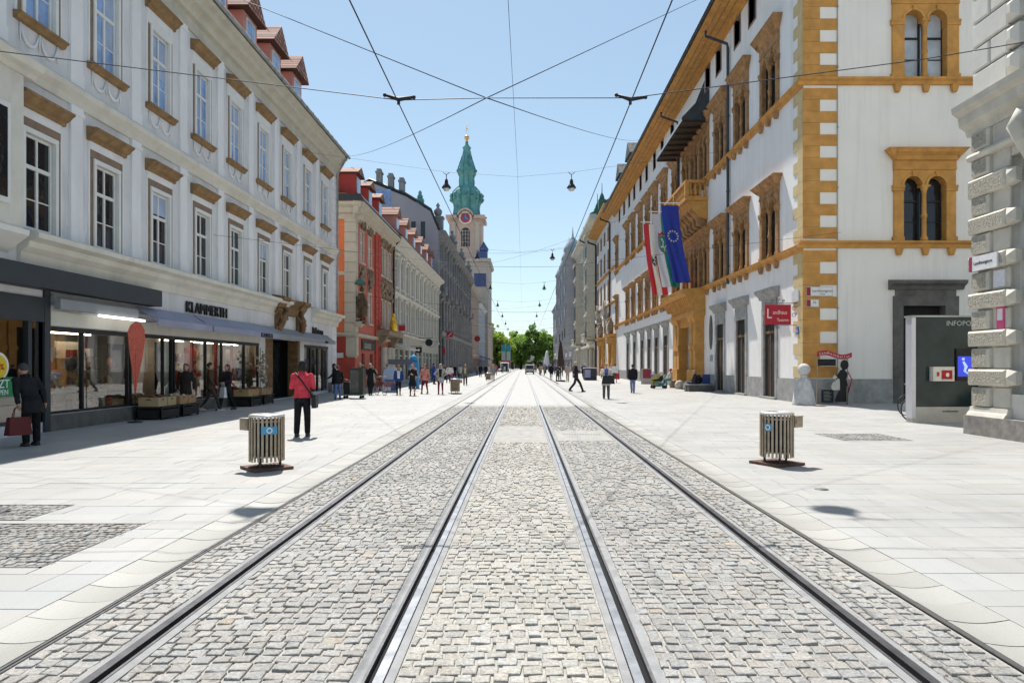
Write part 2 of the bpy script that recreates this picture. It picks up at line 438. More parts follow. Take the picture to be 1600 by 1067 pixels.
cx, cy, hx, hy = map(np.array, (cx, cy, hx, hy))
V, F, sid = stones(cx, cy, hx, hy, .0036, .06, .006, .003, tilt=.0026)
t = tones(len(cx), .86, 1.10, .018)
odd = RNG.random(len(cx)) < .006; t[odd, 0] *= 1.12; t[odd, 2] *= .85
# paler, sandier stones between the two inner rails
mid = (cx > -.7) & (cx < .55); t[mid, :3] *= np.array([1.13, 1.115, 1.07])
t[:, :3] *= .92
structure('cobblestone_paving', npmesh('cobblestone_paving', V, F, [M['cobble']], t[sid]))
M['patch'] = mat('road_patch', (.315, .305, .285), .85, .25, 4, bump=.4, bsc=30, stain=.3, stcol=(.2, .19, .18), stz=1, stsc=2)
cb = MB(); cb.box(-.66, .5, 14.55, 18.45, -.05, -.0005); cb.box(.76, 1.98, 14.85, 17.25, -.05, -.0005)
structure('concrete_road_patch', cb.mesh('concrete_road_patch', M['patch']))
for (a, b, Y) in ((-1.95, -1.05, 16.35), (.95, 1.85, 16.2)):
    dr = MB()
    for k in range(14):
        x = a + (b - a) * k / 14; dr.box(x, x + .035, Y, Y + .09, -.03, .004)
    tag(dr.build('drain_grate', M['iron']), 'row of small drain slots across the %s tram track' % ('left' if a < 0 else 'right'), 'drain grate', 'drain slots across the tracks')
# rails
for i, (gx, sd, nm) in enumerate(RAILS):
    h = MB()
    a = -sd   # the head lies on this side of the groove
    def bx(x0, x1, z0, z1, m):
        x0, x1 = sorted((gx + a * x0, gx + a * x1)); h.box(x0, x1, -2, 290, z0, z1, m)
    bx(.02, .074, -.06, .004, 0 if nm == 'inner' else 3)      # running head
    bx(-.022, .02, -.06, -.035, 1)    # groove
    bx(-.04, -.022, -.06, .001, 2)    # guard lip
    bx(.074, .080, -.06, -.004, 1)
    lab = ['grooved steel tram rail at the left edge of the setts', 'grooved steel tram rail left of the middle strip of setts',
           'grooved steel tram rail right of the middle strip of setts', 'grooved steel tram rail at the right edge of the setts'][i]
    tag(h.build('tram_rail', [M['rail_steel'], M['rail_dark'], M['rail_side'], M['rail_steel_dim']]), lab, 'rail', 'rails of the double tram track')
    s = MB()
    x0, x1 = sorted((gx + a * .080, gx + a * (.13 if nm == 'inner' else .12))); s.box(x0, x1, -2, YS + 1, -.06, -.002)
    x0, x1 = sorted((gx - a * .040, gx - a * .098)); s.box(x0, x1, -2, YS + 1, -.06, -.0035)
    structure('rail_mortar_strip', s.mesh('rail_mortar_strip', M['bed']))
# steel edge + concave gutter stones + slabs on both sides
for sd, X0 in ((-1, XL), (1, XR)):
    e = MB(); x0, x1 = sorted((X0 - sd * .035, X0)); e.box(x0, x1, -2, 200, -.06, -.004); e.box(x0, (x0 + x1) / 2 , -2, 200, -.06, .003)
    structure('steel_edge_strip', e.mesh('steel_edge_strip', M['rail_side']))
    vs = []; fs = []; tn = []; y = 1.2
    nseg = 8
    while y < 60:
        p = .355 + random.uniform(-.03, .03); o = len(vs); dz = random.uniform(-.002, .002)
        for yy in (y + .004, y + p - .004):
            for k in range(nseg + 1):
                q = k / nseg; z = -.022 * math.sin(PI * q) ** 1.0 + dz
                vs.append((X0 + sd * (.014 + .406 * q), yy, z))
            vs.append((X0 + sd * .014, yy, -.06)); vs.append((X0 + sd * .42, yy, -.06))
        st = nseg + 3
        tv = random.uniform(.86, 1.04)
        for k in range(nseg): fs.append((o + k, o + k + 1, o + st + k + 1, o + st + k)); tn.append(tv)
        for b0 in (0, st):
            for k in range(nseg // 2): pass
        fs.append((o, o + st, o + st + nseg + 1, o + nseg + 1)); tn.append(tv)
        fs.append((o + nseg, o + nseg + 2, o + st + nseg + 2, o + st + nseg)); tn.append(tv)
        for k in range(nseg):   # end faces
            for b0 in (0, st):
                fs.append((o + b0 + k, o + b0 + k + 1, o + b0 + nseg + 2, o + b0 + nseg + 1)); tn.append(tv)
        y += p
    tn = np.array(tn); tone = np.stack([tn * 1.0, tn * .99, tn * .95, np.ones(len(tn))], 1)
    structure('gutter_stones', npmesh('gutter_stones', np.array(vs), np.array(fs), [M['slab']], tone))
    b = MB(); x0, x1 = sorted((X0 + sd * .405, sd * 30)); b.quad((x0, -2, 0), (x1, -2, 0), (x1, 300, 0), (x0, 300, 0))
    structure('pavement_base', b.mesh('pavement_base', M['joint']), (0, 0, -.014))
    # slabs laid in courses across the street
    cx = []; cy = []; hx = []; hy = []
    holes = [(-6.6, -3.93, 5.55, 7.1), (-7.6, -5.3, 7.25, 8.05), (7.0, 8.5, 14.9, 16.4)]
    y = 1.2
    while y < 62:
        p = random.choice((.33, .37, .37, .40, .42)); x = X0 + sd * .43
        lim = 13.2 if sd < 0 else (24 if 14 < y < 30 else 12.6)
        first = True
        while abs(x) < lim:
            w = random.uniform(.52, .98); 
            if first: w *= random.uniform(.5, 1); first = False
            xc = x + sd * w / 2; yc = y + p / 2
            rects = [(xc - w / 2, xc + w / 2, y, y + p)]
            for h in holes:
                nr = []
                for (a, b, c, d) in rects:
                    if b <= h[0] or a >= h[1] or d <= h[2] or c >= h[3]: nr.append((a, b, c, d)); continue
                    if a < h[0]: nr.append((a, h[0], c, d))
                    if b > h[1]: nr.append((h[1], b, c, d))
                    a2, b2 = max(a, h[0]), min(b, h[1])
                    if c < h[2]: nr.append((a2, b2, c, h[2]))
                    if d > h[3]: nr.append((a2, b2, h[3], d))
                rects = nr
            for (a, b, c, d) in rects:
                if b - a > .03 and d - c > .03: cx.append((a + b) / 2); cy.append((c + d) / 2); hx.append((b - a) / 2 - .0028); hy.append((d - c) / 2 - .0028)
            x += sd * w
        y += p
    cx, cy, hx, hy = map(np.array, (cx, cy, hx, hy))
    V, F, sid = stones(cx, cy, hx, hy, .0006, .05, .003, .0009, tilt=.0006)
    t = tones(len(cx), .945, 1.055, .010)
    structure('pavement', npmesh('pavement', V, F, [M['slab']], t[sid]))
    f = MB(); x0, x1 = sorted((X0 + sd * .43, sd * 13)); f.quad((x0, 62, 0), (x1, 62, 0), (x1, 300, 0), (x0, 300, 0))
    structure('pavement_far', f.mesh('pavement_far', M['concrete']), (0, 0, -.004))
# square access covers filled with small setts
def cover(x0, x1, y0, y1, lab, ring=None, sz=.085):
    t = thing('access_cover', lab, 'manhole cover', ((x0 + x1) / 2, (y0 + y1) / 2, 0), 0, 'access covers in the pavement')
    cx = []; cy = []; hx = []; hy = []
    y = y0
    while y < y1 - .03:
        x = x0
        while x < x1 - .03:
            w = sz * random.uniform(.85, 1.2); X = x + w / 2 - (x0 + x1) / 2; Y = y + sz / 2 - (y0 + y1) / 2
            if not (ring and math.hypot(X - ring[0], Y - ring[1]) < ring[2] + .03):
                cx.append(X); cy.append(Y); hx.append(w / 2 - .006); hy.append(sz / 2 - .006)
            x += w
        y += sz
    cx, cy, hx, hy = map(np.array, (cx, cy, hx, hy))
    V, F, sid = stones(cx, cy, hx, hy, .004, .05, .007, .002, tilt=.002)
    tn = tones(len(cx), .62, .95, .03)
    link('sett_infill', npmesh('sett_infill', V, F, [M['cobble']], tn[sid]), t)
    fr = MB(); a, b = (x1 - x0) / 2, (y1 - y0) / 2
    fr.quad((-a, -b, -.010), (a, -b, -.010), (a, b, -.010), (-a, b, -.010), 1)
    for q in (0, .30):
        for (u0, u1, v0, v1) in ((-a + q, a - q, -b + q, -b + q + .02), (-a + q, a - q, b - q - .02, b - q), (-a + q, -a + q + .02, -b + q, b - q), (a - q - .02, a - q, -b + q, b - q)):
            fr.box(u0, u1, v0, v1, -.04, .003 + q * .002)
    fr.build('frame', [M['iron'], M['joint']], t)
    if ring:
        d = MB(); d.lathe([(ring[2], -.03), (ring[2], .004), (ring[2] * .9, .004), (ring[2] * .86, -.002), (ring[2] * .6, -.002), (ring[2] * .56, .003), (ring[2] * .3, .003), (.001, .003)], (ring[0], ring[1], 0), 28)
        d.build('iron_lid', M['iron'], t)
cover(-6.6, -3.93, 5.55, 7.1, 'large rectangular cover filled with small dark setts on the left pavement')
cover(-7.6, -5.3, 7.25, 8.05, 'sett-filled cover with a round iron lid in it', (.3, 0, .3))
cover(7.0, 8.5, 14.9, 16.4, 'sett-filled square cover on the right pavement by the kiosk')
sm = MB(); sm.lathe([(.09, -.02), (.09, .004), (.001, .004)], (0, 0, 0), 16)
tag(sm.build('valve_cap', M['iron'], None, (3.95, 9.05, 0)), 'small round iron valve cap in the slabs near the right bin', 'valve cap')
# ------------------------------------------------------------------ buildings: a facade frame with x along the wall, -y towards the street
class Bld:
    def __init__(s, name, label, cat, X, Ya, Yb, side):
        """side 'L' faces +X, 'R' faces -X, 'S' faces -Y (then X is the wall's Y and Ya, Yb are X)"""
        s.side = side; s.c = (Ya + Yb) / 2; s.w = Yb - Ya
        if side == 'L': loc, rz = (X, s.c, 0), PI / 2
        elif side == 'R': loc, rz = (X, s.c, 0), -PI / 2
        else: loc, rz = (s.c, X, 0), 0
        s.root = thing(name, label, cat, loc, rz)
        s.a, s.b = -s.w / 2, s.w / 2
    def u(s, Y):
        return (s.c - Y) if s.side == 'R' else (Y - s.c)
    def part(s, name, mb, mats, parent=None, loc=(0, 0, 0), rz=0):
        return mb.build(name, mats, parent or s.root, loc, rz)

def wallholes(mb, u0, u1, z0, z1, holes, rev=.22, y=0, m=0, mr=None):
    us = sorted({u0, u1} | {h[0] for h in holes} | {h[1] for h in holes})
    zs = sorted({z0, z1} | {h[2] for h in holes} | {h[3] for h in holes})
    us = [q for q in us if u0 - 1e-6 <= q <= u1 + 1e-6]; zs = [q for q in zs if z0 - 1e-6 <= q <= z1 + 1e-6]
    for i in range(len(us) - 1):
        for j in range(len(zs) - 1):
            a, b = (us[i] + us[i + 1]) / 2, (zs[j] + zs[j + 1]) / 2
            if any(h[0] < a < h[1] and h[2] < b < h[3] for h in holes): continue
            mb.quad((us[i], y, zs[j]), (us[i + 1], y, zs[j]), (us[i + 1], y, zs[j + 1]), (us[i], y, zs[j + 1]), m)
    r = m if mr is None else mr
    for (a, b, c, d) in [h[:4] for h in holes]:
        mb.quad((a, y, c), (a, y, d), (a, y + rev, d), (a, y + rev, c), r)
        mb.quad((b, y, c), (b, y + rev, c), (b, y + rev, d), (b, y, d), r)
        mb.quad((a, y, d), (b, y, d), (b, y + rev, d), (a, y + rev, d), r)
        mb.quad((a, y, c), (a, y + rev, c), (b, y + rev, c), (b, y, c), r)

def shell(mb, u0, u1, z0, z1, dep, y=0, m=0):
    """the three other walls and the top"""
    mb.quad((u0, y, z0), (u0, y, z1), (u0, y + dep, z1), (u0, y + dep, z0), m)
    mb.quad((u1, y, z0), (u1, y + dep, z0), (u1, y + dep, z1), (u1, y, z1), m)
    mb.quad((u0, y + dep, z0), (u0, y + dep, z1), (u1, y + dep, z1), (u1, y + dep, z0), m)
    mb.quad((u0, y, z1), (u1, y, z1), (u1, y + dep, z1), (u0, y + dep, z1), m)

class Proto:
    """a window kind: meshes made once, placed many times as part + sub-parts"""
    def __init__(s, name, main, kids): s.name, s.main, s.kids = name, main, kids
    def place(s, parent, loc, label=None):
        o = link(s.name, s.main, parent, loc)
        if label: o['label'] = label
        for n, me, off in s.kids: link(n, me, o, off)
        return o

def frame_mb(w, h, y0=.10, fw=.07, trans=.68, mulw=.06, bars=(.33,), fd=.07, top_mull=True, arch=False):
    f = MB()
    f.box(-w / 2, -w / 2 + fw, y0, y0 + fd, 0, h); f.box(w / 2 - fw, w / 2, y0, y0 + fd, 0, h)
    f.box(-w / 2 + fw, w / 2 - fw, y0, y0 + fd, 0, fw); f.box(-w / 2 + fw, w / 2 - fw, y0, y0 + fd, h - fw, h)
    zt = h * trans
    if trans: f.box(-w / 2 + fw, w / 2 - fw, y0 - .012, y0 + fd - .004, zt - .045, zt + .045)
    e = .003
    if mulw:
        f.box(-mulw / 2, mulw / 2, y0 + e, y0 + fd - e, fw, (zt - .045) if trans else h - fw)
        if trans and top_mull: f.box(-mulw * .35, mulw * .35, y0 + 2 * e, y0 + fd - e, zt + .045, h - fw)
    for b in bars:
        for sgn in (-1, 1):
            x0, x1 = sorted((sgn * mulw / 2, sgn * (w / 2 - fw)))
            f.box(x0, x1, y0 + .02, y0 + fd - .01, h * b - .014, h * b + .014)
    return f

def pane_mb(w, h, y):
    p = MB(); p.quad((-w / 2, y, 0), (w / 2, y, 0), (w / 2, y, h), (-w / 2, y, h)); return p

HOOD = [(0, 0), (-.10, .0), (-.12, .09), (-.20, .13), (-.30, .24), (-.36, .27), (-.36, .33), (-.30, .35), (0, .40)]
def sc_prof(p, f, dz=0, dy=0): return [(a * f + dy, b * f + dz) for a, b in p]

def roof_gable(mb, u0, u1, ze, over, dep, rise, m=0):
    mb.prof([(-over, ze), (dep / 2, ze + rise), (dep + over, ze), (dep + over, ze - .08), (-over, ze - .08)], u0, u1, m)

def dormer(B, u, y, z, w, h, d, mats, roofm, rise=.9, win=True, over=.25):
    t = MB(); t.box(u - w / 2, u + w / 2, y, y + d, z, z + h)
    o = B.part('dormer', t, mats[0])
    r = MB(); zz = z + h
    r.prof([(u - w / 2 - over, zz), (u, zz + rise), (u + w / 2 + over, zz), (u + w / 2 + over, zz - .07), (u - w / 2 - over, zz - .07)], y - over, y + d, 0, 'y')
    # hipped front edge
    r.add([(u - w / 2 - over, y - over - .02, zz - .04), (u + w / 2 + over, y - over - .02, zz - .04), (u, y + .5, zz + rise + .06)], [(0, 1, 2)])
    B.part('dormer_roof', r, roofm, o)
    if win:
        f = MB(); f.box(u - w * .32, u + w * .32, y - .04, y + .02, z + h * .25, z + h * .88, 0)
        fo = B.part('dormer_window', f, mats[1], o)
        g = MB()
        for s in (-1, 1):
            g.box(u + (s - 1) * w * .13 + .02 * (s > 0) + w * .0, u + (s + 1) * w * .13 - .02 * (s < 0), y - .05, y - .02, z + h * .3, z + h * .83)
        B.part('pane', g, M['glass_blue'], fo)
    return o

def downpipe(B, u, y, z0, z1, m, r=.055, neck=0):
    t = MB(); pts = [(u, y, z0), (u, y, z1)]
    if neck: pts += [(u, y - .05, z1 + .25), (u, y - neck, z1 + .7), (u, y - neck, z1 + 1.0)]
    t.tube(pts, r, 8)
    z = z0 + 1
    while z < z1: t.tube([(u, y, z), (u, y, z + .06)], r * 1.35, 8); z += 2.2
    return B.part('downpipe', t, m)

def wall_sign(parent, name, u, y, z, w, h, m, d=.04):
    t = MB(); t.box(u - w / 2, u + w / 2, y - d, y, z, z + h); return t.build(name, m, parent)
# ------------------------------------------------------------------ grey town house on the left
A = Bld('grey_townhouse', 'long grey town house with pilasters, ochre window hoods and shops under grey awnings', 'building', -11.8, 6.0, 42.97, 'L')
WD = [16.61, 19.28, 22.13, 25.03, 27.92, 30.93, 34.0, 37.25, 40.48]
WU = [A.u(d) for d in WD]
near_extra = [A.u(13.8), A.u(11.1)]
w = MB()
holes = [(u - .52, u + .52, 4.88, 7.17) for u in WU] + [(u - .52, u + .52, 9.86, 12.28) for u in WU + near_extra]
SH0, SH1 = A.u(8), A.u(30.45)       # shop windows
holes += [(SH0, A.u(16.75), .25, 3.1), (A.u(16.95), SH1, .42, 2.62), (A.u(31.2), A.u(36.0), .02, 2.9), (A.u(36.7), A.u(41.2), .15, 2.75)]
wallholes(w, A.a, A.b, 0, 13.95, holes, .2, 0, 0)
shell(w, A.a, A.b, 0, 13.95, 12)
A.part('wall', w, M['grey_plaster'])
# pilasters, two storeys
edges = [A.u(15.25)] + [(WU[i] + WU[i + 1]) / 2 for i in range(8)]
for z0, z1 in ((4.86, 8.42), (8.98, 13.45)):
    for e in edges:
        p = MB(); p.box(e - .24, e + .24, -.07, 0.01, z0, z1 - .22); p.box(e - .28, e + .28, -.1, .01, z1 - .22, z1 - .12); p.box(e - .25, e + .25, -.085, .01, z1 - .12, z1)
        p.box(e - .27, e + .27, -.09, .01, z0, z0 + .35)
        A.part('pilaster', p, M['pale_plaster'])
q = MB()
z = .3
while z < 13.4:     # corner ashlar strip
    if not (4.1 < z < 4.8): q.box(A.b - .95, A.b + .004, -.03, .2, z, z + .44)
    z += .47
A.part('corner_quoins', q, M['pale_plaster'])
# raised fields between pilasters
fl_ = MB()
for i, u in enumerate(WU):
    for z0, z1 in ((4.9, 8.35), (9.0, 13.4)):
        pass
# string courses and main cornice
s = MB(); s.prof([(0, 8.42), (-.06, 8.42), (-.08, 8.6), (-.22, 8.72), (-.24, 8.86), (-.2, 8.9), (0, 8.97)], A.a, A.b)
A.part('string_course', s, M['cream_trim'])
s = MB(); s.prof([(0, 4.05), (-.06, 4.05), (-.1, 4.3), (-.26, 4.42), (-.30, 4.55), (-.50, 4.62), (-.52, 4.74), (-.46, 4.78), (0, 4.86)], A.u(15.9), A.u(33.6))
s.prof([(0, 4.05), (-.06, 4.05), (-.1, 4.3), (-.26, 4.42), (-.30, 4.55), (-.50, 4.62), (-.52, 4.74), (-.46, 4.78), (0, 4.86)], A.u(37.9), A.b + .25)
A.part('shop_cornice', s, M['cream_trim'])
s = MB(); s.prof([(0, 13.45), (-.05, 13.45), (-.07, 13.6), (-.02, 13.6), (-.02, 13.92), (-.16, 13.95), (-.2, 14.2), (-.42, 14.28), (-.46, 14.5), (-.62, 14.55), (-.66, 14.7), (0.3, 14.8)], A.a, A.b + .3)
A.part('cornice', s, M['cornice_grey'])
s = MB(); s.tube([(A.a, -.74, 14.78), (A.b + .4, -.74, 14.78)], .085, 8)
u = A.a
while u < A.b: s.tube([(u, -.74, 14.78), (u + .05, -.74, 14.78)], .1, 8); u += .9
A.part('gutter', s, M['zinc'])
s = MB(); roof_gable(s, A.a, A.b + .3, 14.86, .66, 12, 3.9); A.part('roof', s, M['red_tile'])
for d in (18.2, 21.3, 24.4, 27.5, 30.6, 33.7, 36.9):
    dormer(A, A.u(d), .45, 15.25, 1.5, 2.0, 3.6, (M['pink_plaster'], M['white_frame']), M['red_tile'], 1.1, over=.32)
pp = MB(); pp.tube([(A.b - .1, -.74, 14.7), (A.b - .1, -.45, 14.2), (A.b - .1, -.12, 13.6), (A.b - .1, -.12, 8.95), (A.b - .1, -.3, 8.7), (A.b - .1, -.12, 8.35), (A.b - .1, -.12, 5.0)], .06, 8)
A.part('downpipe', pp, M['zinc'])
M['curtain'] = mat('curtain', (.36, .44, .60), .7, .15, 2)
# windows
def surround(w, h, jamb=.16, m=0, head=0, pr=.05):
    t = MB()
    t.box(-w / 2 - jamb, -w / 2, -pr, .01, 0, h, m); t.box(w / 2, w / 2 + jamb, -pr, .01, 0, h, m)
    t.box(-w / 2 - jamb, w / 2 + jamb, -pr - .002, .01, h, h + jamb, m)
    return t
def a_window(upper):
    W_, H_ = 1.04, (2.42 if upper else 2.29)
    t = MB()
    # dirty brown outer strip, then white box frame
    for s_ in (-1, 1):
        x0, x1 = sorted((s_ * .62, s_ * .735)); t.box(x0, x1, -.04, .01, -.02, H_ + .1, 1)
        x0, x1 = sorted((s_ * .515, s_ * .62)); t.box(x0, x1, -.075, .01, -.02, H_ + .08, 0)
        x0, x1 = sorted((s_ * .735, s_ * .80)); t.box(x0, x1, -.03, .01, -.02, H_ + .7, 2)
    t.box(-.62, .62, -.078, .01, H_, H_ + .12, 0)
    t.box(-.735, .735, -.045, .01, H_ + .12, H_ + .34, 0 if upper else 1)
    t.box(-.76, .76, -.05, .01, H_ + .342, H_ + .6, 2)
    kids = []
    f = frame_mb(W_ - .02, H_ - .02, .03, .065, .66, .075, (.32,), .06); kids.append(('frame', f.mesh('window_frame', M['white_frame']), (0, 0, .01)))
    kids.append(('pane', pane_mb(W_, H_, .07).mesh('window_pane', M['glass_blue' if upper else 'glass_dark']), (0, 0, 0)))
    hd = MB(); hd.prof(sc_prof(HOOD, .95, H_ + .56), -.86, .86); kids.append(('hood', hd.mesh('window_hood', M['ochre_hood']), (0, 0, 0)))
    sl_ = MB()
    if upper:
        sl_.prof([(0, -.17), (-.1, -.15), (-.14, -.07), (-.2, -.04), (-.2, 0), (0, .02)], -.84, .84, 0); kids.append(('sill', sl_.mesh('window_sill', M['ochre_hood']), (0, 0, -.01)))
        gl = MB()
        for k in (-1, 1):
            pts = [(k * .33 + .27 * math.cos(PI + PI * i / 8), -.03, -.28 + .34 * math.sin(PI + PI * i / 8)) for i in range(9)]
            gl.tube(pts, [.02, .025, .035, .045, .05, .045, .035, .025, .02], 6)
        for x in (-.64, 0, .64):
            gl.tube([(x, -.03, -.2), (x, -.03, -.62)], [.03, .012], 5)
        kids.append(('garland', gl.mesh('garland', M['pale_plaster']), (0, 0, 0)))
    else:
        sl_.box(-.72, .72, -.1, .01, -.06, -.018); kids.append(('sill', sl_.mesh('window_sill', M['zinc']), (0, 0, 0)))
    return Proto('window', t.mesh('window_surround', [M['white_frame'], M['brown_strip'], M['pale_plaster']]), kids)
pl, pu = a_window(False), a_window(True)
for u in WU: pl.place(A.root, (u, 0, 4.88))
for i, u in enumerate(WU + near_extra):
    wo_ = pu.place(A.root, (u, 0, 9.86))
    for s_ in (-1, 1):
        if (i * 7 + s_) % 4 != 2:
            hh = (1.55, .9, 1.5, 1.2, 1.5)[(i + s_) % 5]; c = MB(); c.grid(lambda a, b: (s_ * (.08 + .34 * a), .064 + .006 * math.sin(a * 20), 2.3 - hh + hh * b), 16, 1); c.build('curtain', M['curtain'], wo_)
for i, u in enumerate(WU):
    if i in (2, 5, 7): c = MB(); c.box(-.42, .42, .05, .06, 1.62, 2.22); c.build('roller_blind', M['curtain'], [o_ for o_ in A.root.children if o_.name.startswith('window') and abs(o_.location.x - u) < .01 and o_.location.z < 6][0])
# oriel at the near end
o = MB(); o.box(A.u(9), A.u(15.5), -.45, 0.02, 4.72, 8.2); 
oo = A.part('oriel', o, M['cream_trim'])
o = MB(); o.prof([(.01, 8.2), (-.5, 8.2), (-.55, 8.3), (-.7, 8.36), (-.75, 8.5), (-.3, 8.62), (.01, 8.7)], A.u(9), A.u(15.8)); A.part('oriel_roof', o, M['cream_trim'], oo)
o = MB(); o.prof([(.01, 4.2), (-.3, 4.45), (-.5, 4.6), (-.52, 4.72), (.01, 4.73)], A.u(9), A.u(15.6)); A.part('oriel_base', o, M['white_frame'], oo)
for d in (14.55, 12.9):
    o = MB(); o.box(A.u(d) - .5, A.u(d) + .5, -.5, -.44, 5.2, 7.4)
    a_ = A.part('oriel_window', o, M['white_frame'], oo)
    o = MB()
    for k in (-1, 1): o.box(A.u(d) + k * .22 - .17, A.u(d) + k * .22 + .17, -.515, -.47, 5.32, 7.28)
    A.part('pane', o, M['glass_dark'], oo)
# ---- shop fronts
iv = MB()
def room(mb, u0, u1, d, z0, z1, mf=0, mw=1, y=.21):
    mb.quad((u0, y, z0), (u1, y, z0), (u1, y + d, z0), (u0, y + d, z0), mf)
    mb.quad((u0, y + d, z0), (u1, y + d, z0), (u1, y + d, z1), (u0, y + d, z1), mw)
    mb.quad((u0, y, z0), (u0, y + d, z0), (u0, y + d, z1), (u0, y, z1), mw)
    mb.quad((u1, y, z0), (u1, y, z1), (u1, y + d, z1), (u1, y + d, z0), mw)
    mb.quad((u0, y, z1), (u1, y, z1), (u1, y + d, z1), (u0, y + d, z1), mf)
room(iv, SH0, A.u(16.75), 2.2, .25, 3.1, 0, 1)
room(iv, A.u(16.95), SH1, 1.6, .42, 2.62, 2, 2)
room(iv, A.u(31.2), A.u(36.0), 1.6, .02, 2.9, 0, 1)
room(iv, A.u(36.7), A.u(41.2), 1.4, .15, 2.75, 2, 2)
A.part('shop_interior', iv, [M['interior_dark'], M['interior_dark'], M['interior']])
gp = MB(); gp.quad((A.u(16.95), .05, .42), (SH1, .05, .42), (SH1, .05, 2.62), (A.u(16.95), .05, 2.62)); gp.quad((SH0, .05, .25), (A.u(16.75), .05, .25), (A.u(16.75), .05, 3.1), (SH0, .05, 3.1)); gp.quad((A.u(36.7), .05, .15), (A.u(41.2), .05, .15), (A.u(41.2), .05, 2.75), (A.u(36.7), .05, 2.75))
A.part('shop_glass', gp, M['glass_shop'])
fr = MB()
for d, wd in ((16.98, .06), (18.3, .06), (20.4, .05), (20.55, .05), (22.4, .04), (22.95, .04), (23.1, .05), (25.4, .05), (26.75, .05), (28.9, .04), (30.4, .06)):
    fr.box(A.u(d) - wd / 2, A.u(d) + wd / 2, .0, .12, .42, 2.62)
fr.box(A.u(16.95), SH1, -.012, .11, 2.50, 2.62); fr.box(A.u(16.95), SH1, -.012, .11, .42, .48)
for d in (37.9, 39.2, 40.2): fr.box(A.u(d) - .09, A.u(d) + .09, .0, .12, .15, 2.75)
fr.box(A.u(36.7), A.u(41.2), -.012, .11, 2.6, 2.75)
A.part('shop_frame', fr, M['dark_metal'])
fr = MB(); fr.box(A.u(16.75), A.u(16.95), -.06, .1, 0, 4.1); fr.box(SH0, A.u(16.75), -.05, .1, 2.7, 3.3)
for d in (10, 12, 14, 16.3): fr.box(A.u(d) - .06, A.u(d) + .06, -.02, .1, .25, 2.7)
A.part('dark_shop_frame', fr, M['anthracite'])
fr = MB(); fr.box(SH0, A.u(21.5), -.42, .0, 3.48, 3.98); A.part('fascia_board', fr, M['anthracite'])
fr = MB(); fr.box(A.u(16.96), SH1, -.06, .0, 2.64, 3.0); A.part('shop_lintel', fr, M['cream_trim'])
fr = MB(); fr.box(A.u(16.96), A.u(36), -.14, 0, 3.22, 3.42); fr.box(A.u(16.96), A.u(20.4), -.3, -.14, 3.04, 3.3); A.part('awning_cassette', fr, M['awning_grey'])
fr = MB(); fr.tube([(A.u(18.4), -.36, 2.98), (A.u(20.6), -.36, 2.98)], .035, 8); A.part('tube_lamp', fr, emit('tube_light', (1, .98, .92), 2.0))
def awn(d0, d1, m, zt=3.42, zo=2.9, out=.85):
    t = MB(); n = 10
    def fn(i, j):
        u = A.u(d0) + (A.u(d1) - A.u(d0)) * i; q = j
        return (u, -.15 - (out - .15) * q, zt + (zo + .12 - zt) * q - .035 * math.sin(PI * q) * (1 + .5 * math.sin(i * 9)))
    t.grid(fn, 14, 5)
    t.box(A.u(d0), A.u(d1), -out - .02, -out + .03, zo - .08, zo + .13)
    for d in (d0 + .3, d1 - .3): t.tube([(A.u(d), -.1, 3.1), (A.u(d), -out, zo + .02)], .025, 6)
    return A.part('awning', t, m)
a1 = awn(20.45, 24.0, M['awning']); a2 = awn(24.12, 30.6, M['awning']); a3 = awn(30.75, 40.6, M['awning_grey'], 3.4, 2.95, .6)
text(a2, 'KLAMMERTH', .27, (A.u(28.4), -.886, 2.815), FACE, M['black'], sx=.85)
text(a3, 'LORENZ', .2, (A.u(38.4), -.634, 2.88), FACE, M['black'], sx=.9)
text(A.root, 'KLAMMERTH', .56, (A.u(23.75), -.055, 3.5), FACE, M['dark_metal'], 'sign_lettering', .03, sx=1.02)
text(A.root, 'Delikatessen', .52, (A.u(38.0), -.05, 3.42), FACE, M['dark_metal'], 'sign_lettering', .03, sx=.75)
# plinth
p = MB(); p.box(A.u(16.96), A.u(31.1), -.05, .0, 0, .4); A.part('plinth', p, M['dark_stone']); p = MB(); p.box(A.u(41.25), A.b - .96, -.05, 0, 0, .6)
A.part('plinth', p, M['dark_stone'])
# carved portal top with two leaning figures
c = MB()
U0, U1 = A.u(32.0), A.u(36.0)
c.prof([(0, 4.1), (-.2, 4.12), (-.3, 4.4), (-.26, 4.6), (-.5, 4.75), (-.5, 4.84), (0, 4.95)], U0 + 1.0, U1 - 1.0)
for a, b, dr_ in ((U0, U0 + .95, 1), (U1 - .95, U1, -1)):
    m_ = (a + b) / 2
    c.prof([(0, 4.3), (-.32, 4.4), (-.42, 4.62), (-.6, 4.74), (-.6, 4.88), (0, 4.97)], a, b)
    c.prof([(0, 3.4), (-.14, 3.45), (-.2, 3.9), (-.34, 4.3), (0, 4.32)], m_ - .16, m_ + .16)
    c.tube([(m_ - .2 * dr_, -.12, 3.1), (m_ - .1 * dr_, -.3, 3.5), (m_ + .15 * dr_, -.4, 3.95), (m_ + .3 * dr_, -.36, 4.2)], [.08, .15, .14, .07], 8); c.ball((m_ + .36 * dr_, -.42, 4.3), .11)
    c.tube([(m_ + .15 * dr_, -.4, 4.0), (m_ + .5 * dr_, -.4, 3.85), (m_ + .75 * dr_, -.3, 4.1)], [.06, .05, .04], 6)
    for k in range(9): c.ball((random.uniform(a, b), -.22 + random.uniform(-.1, .05), random.uniform(3.2, 4.4)), random.uniform(.05, .1), n=6)
A.part('carved_portal_top', c, M['carved_wood'])
c = MB(); c.box(A.u(31.25), A.u(32.4), .1, .6, .02, 2.9); A.part('portal_jamb', c, M['carved_wood']); c = MB(); c.box(A.u(35.6), A.u(35.98), -.02, .5, .02, 2.9)
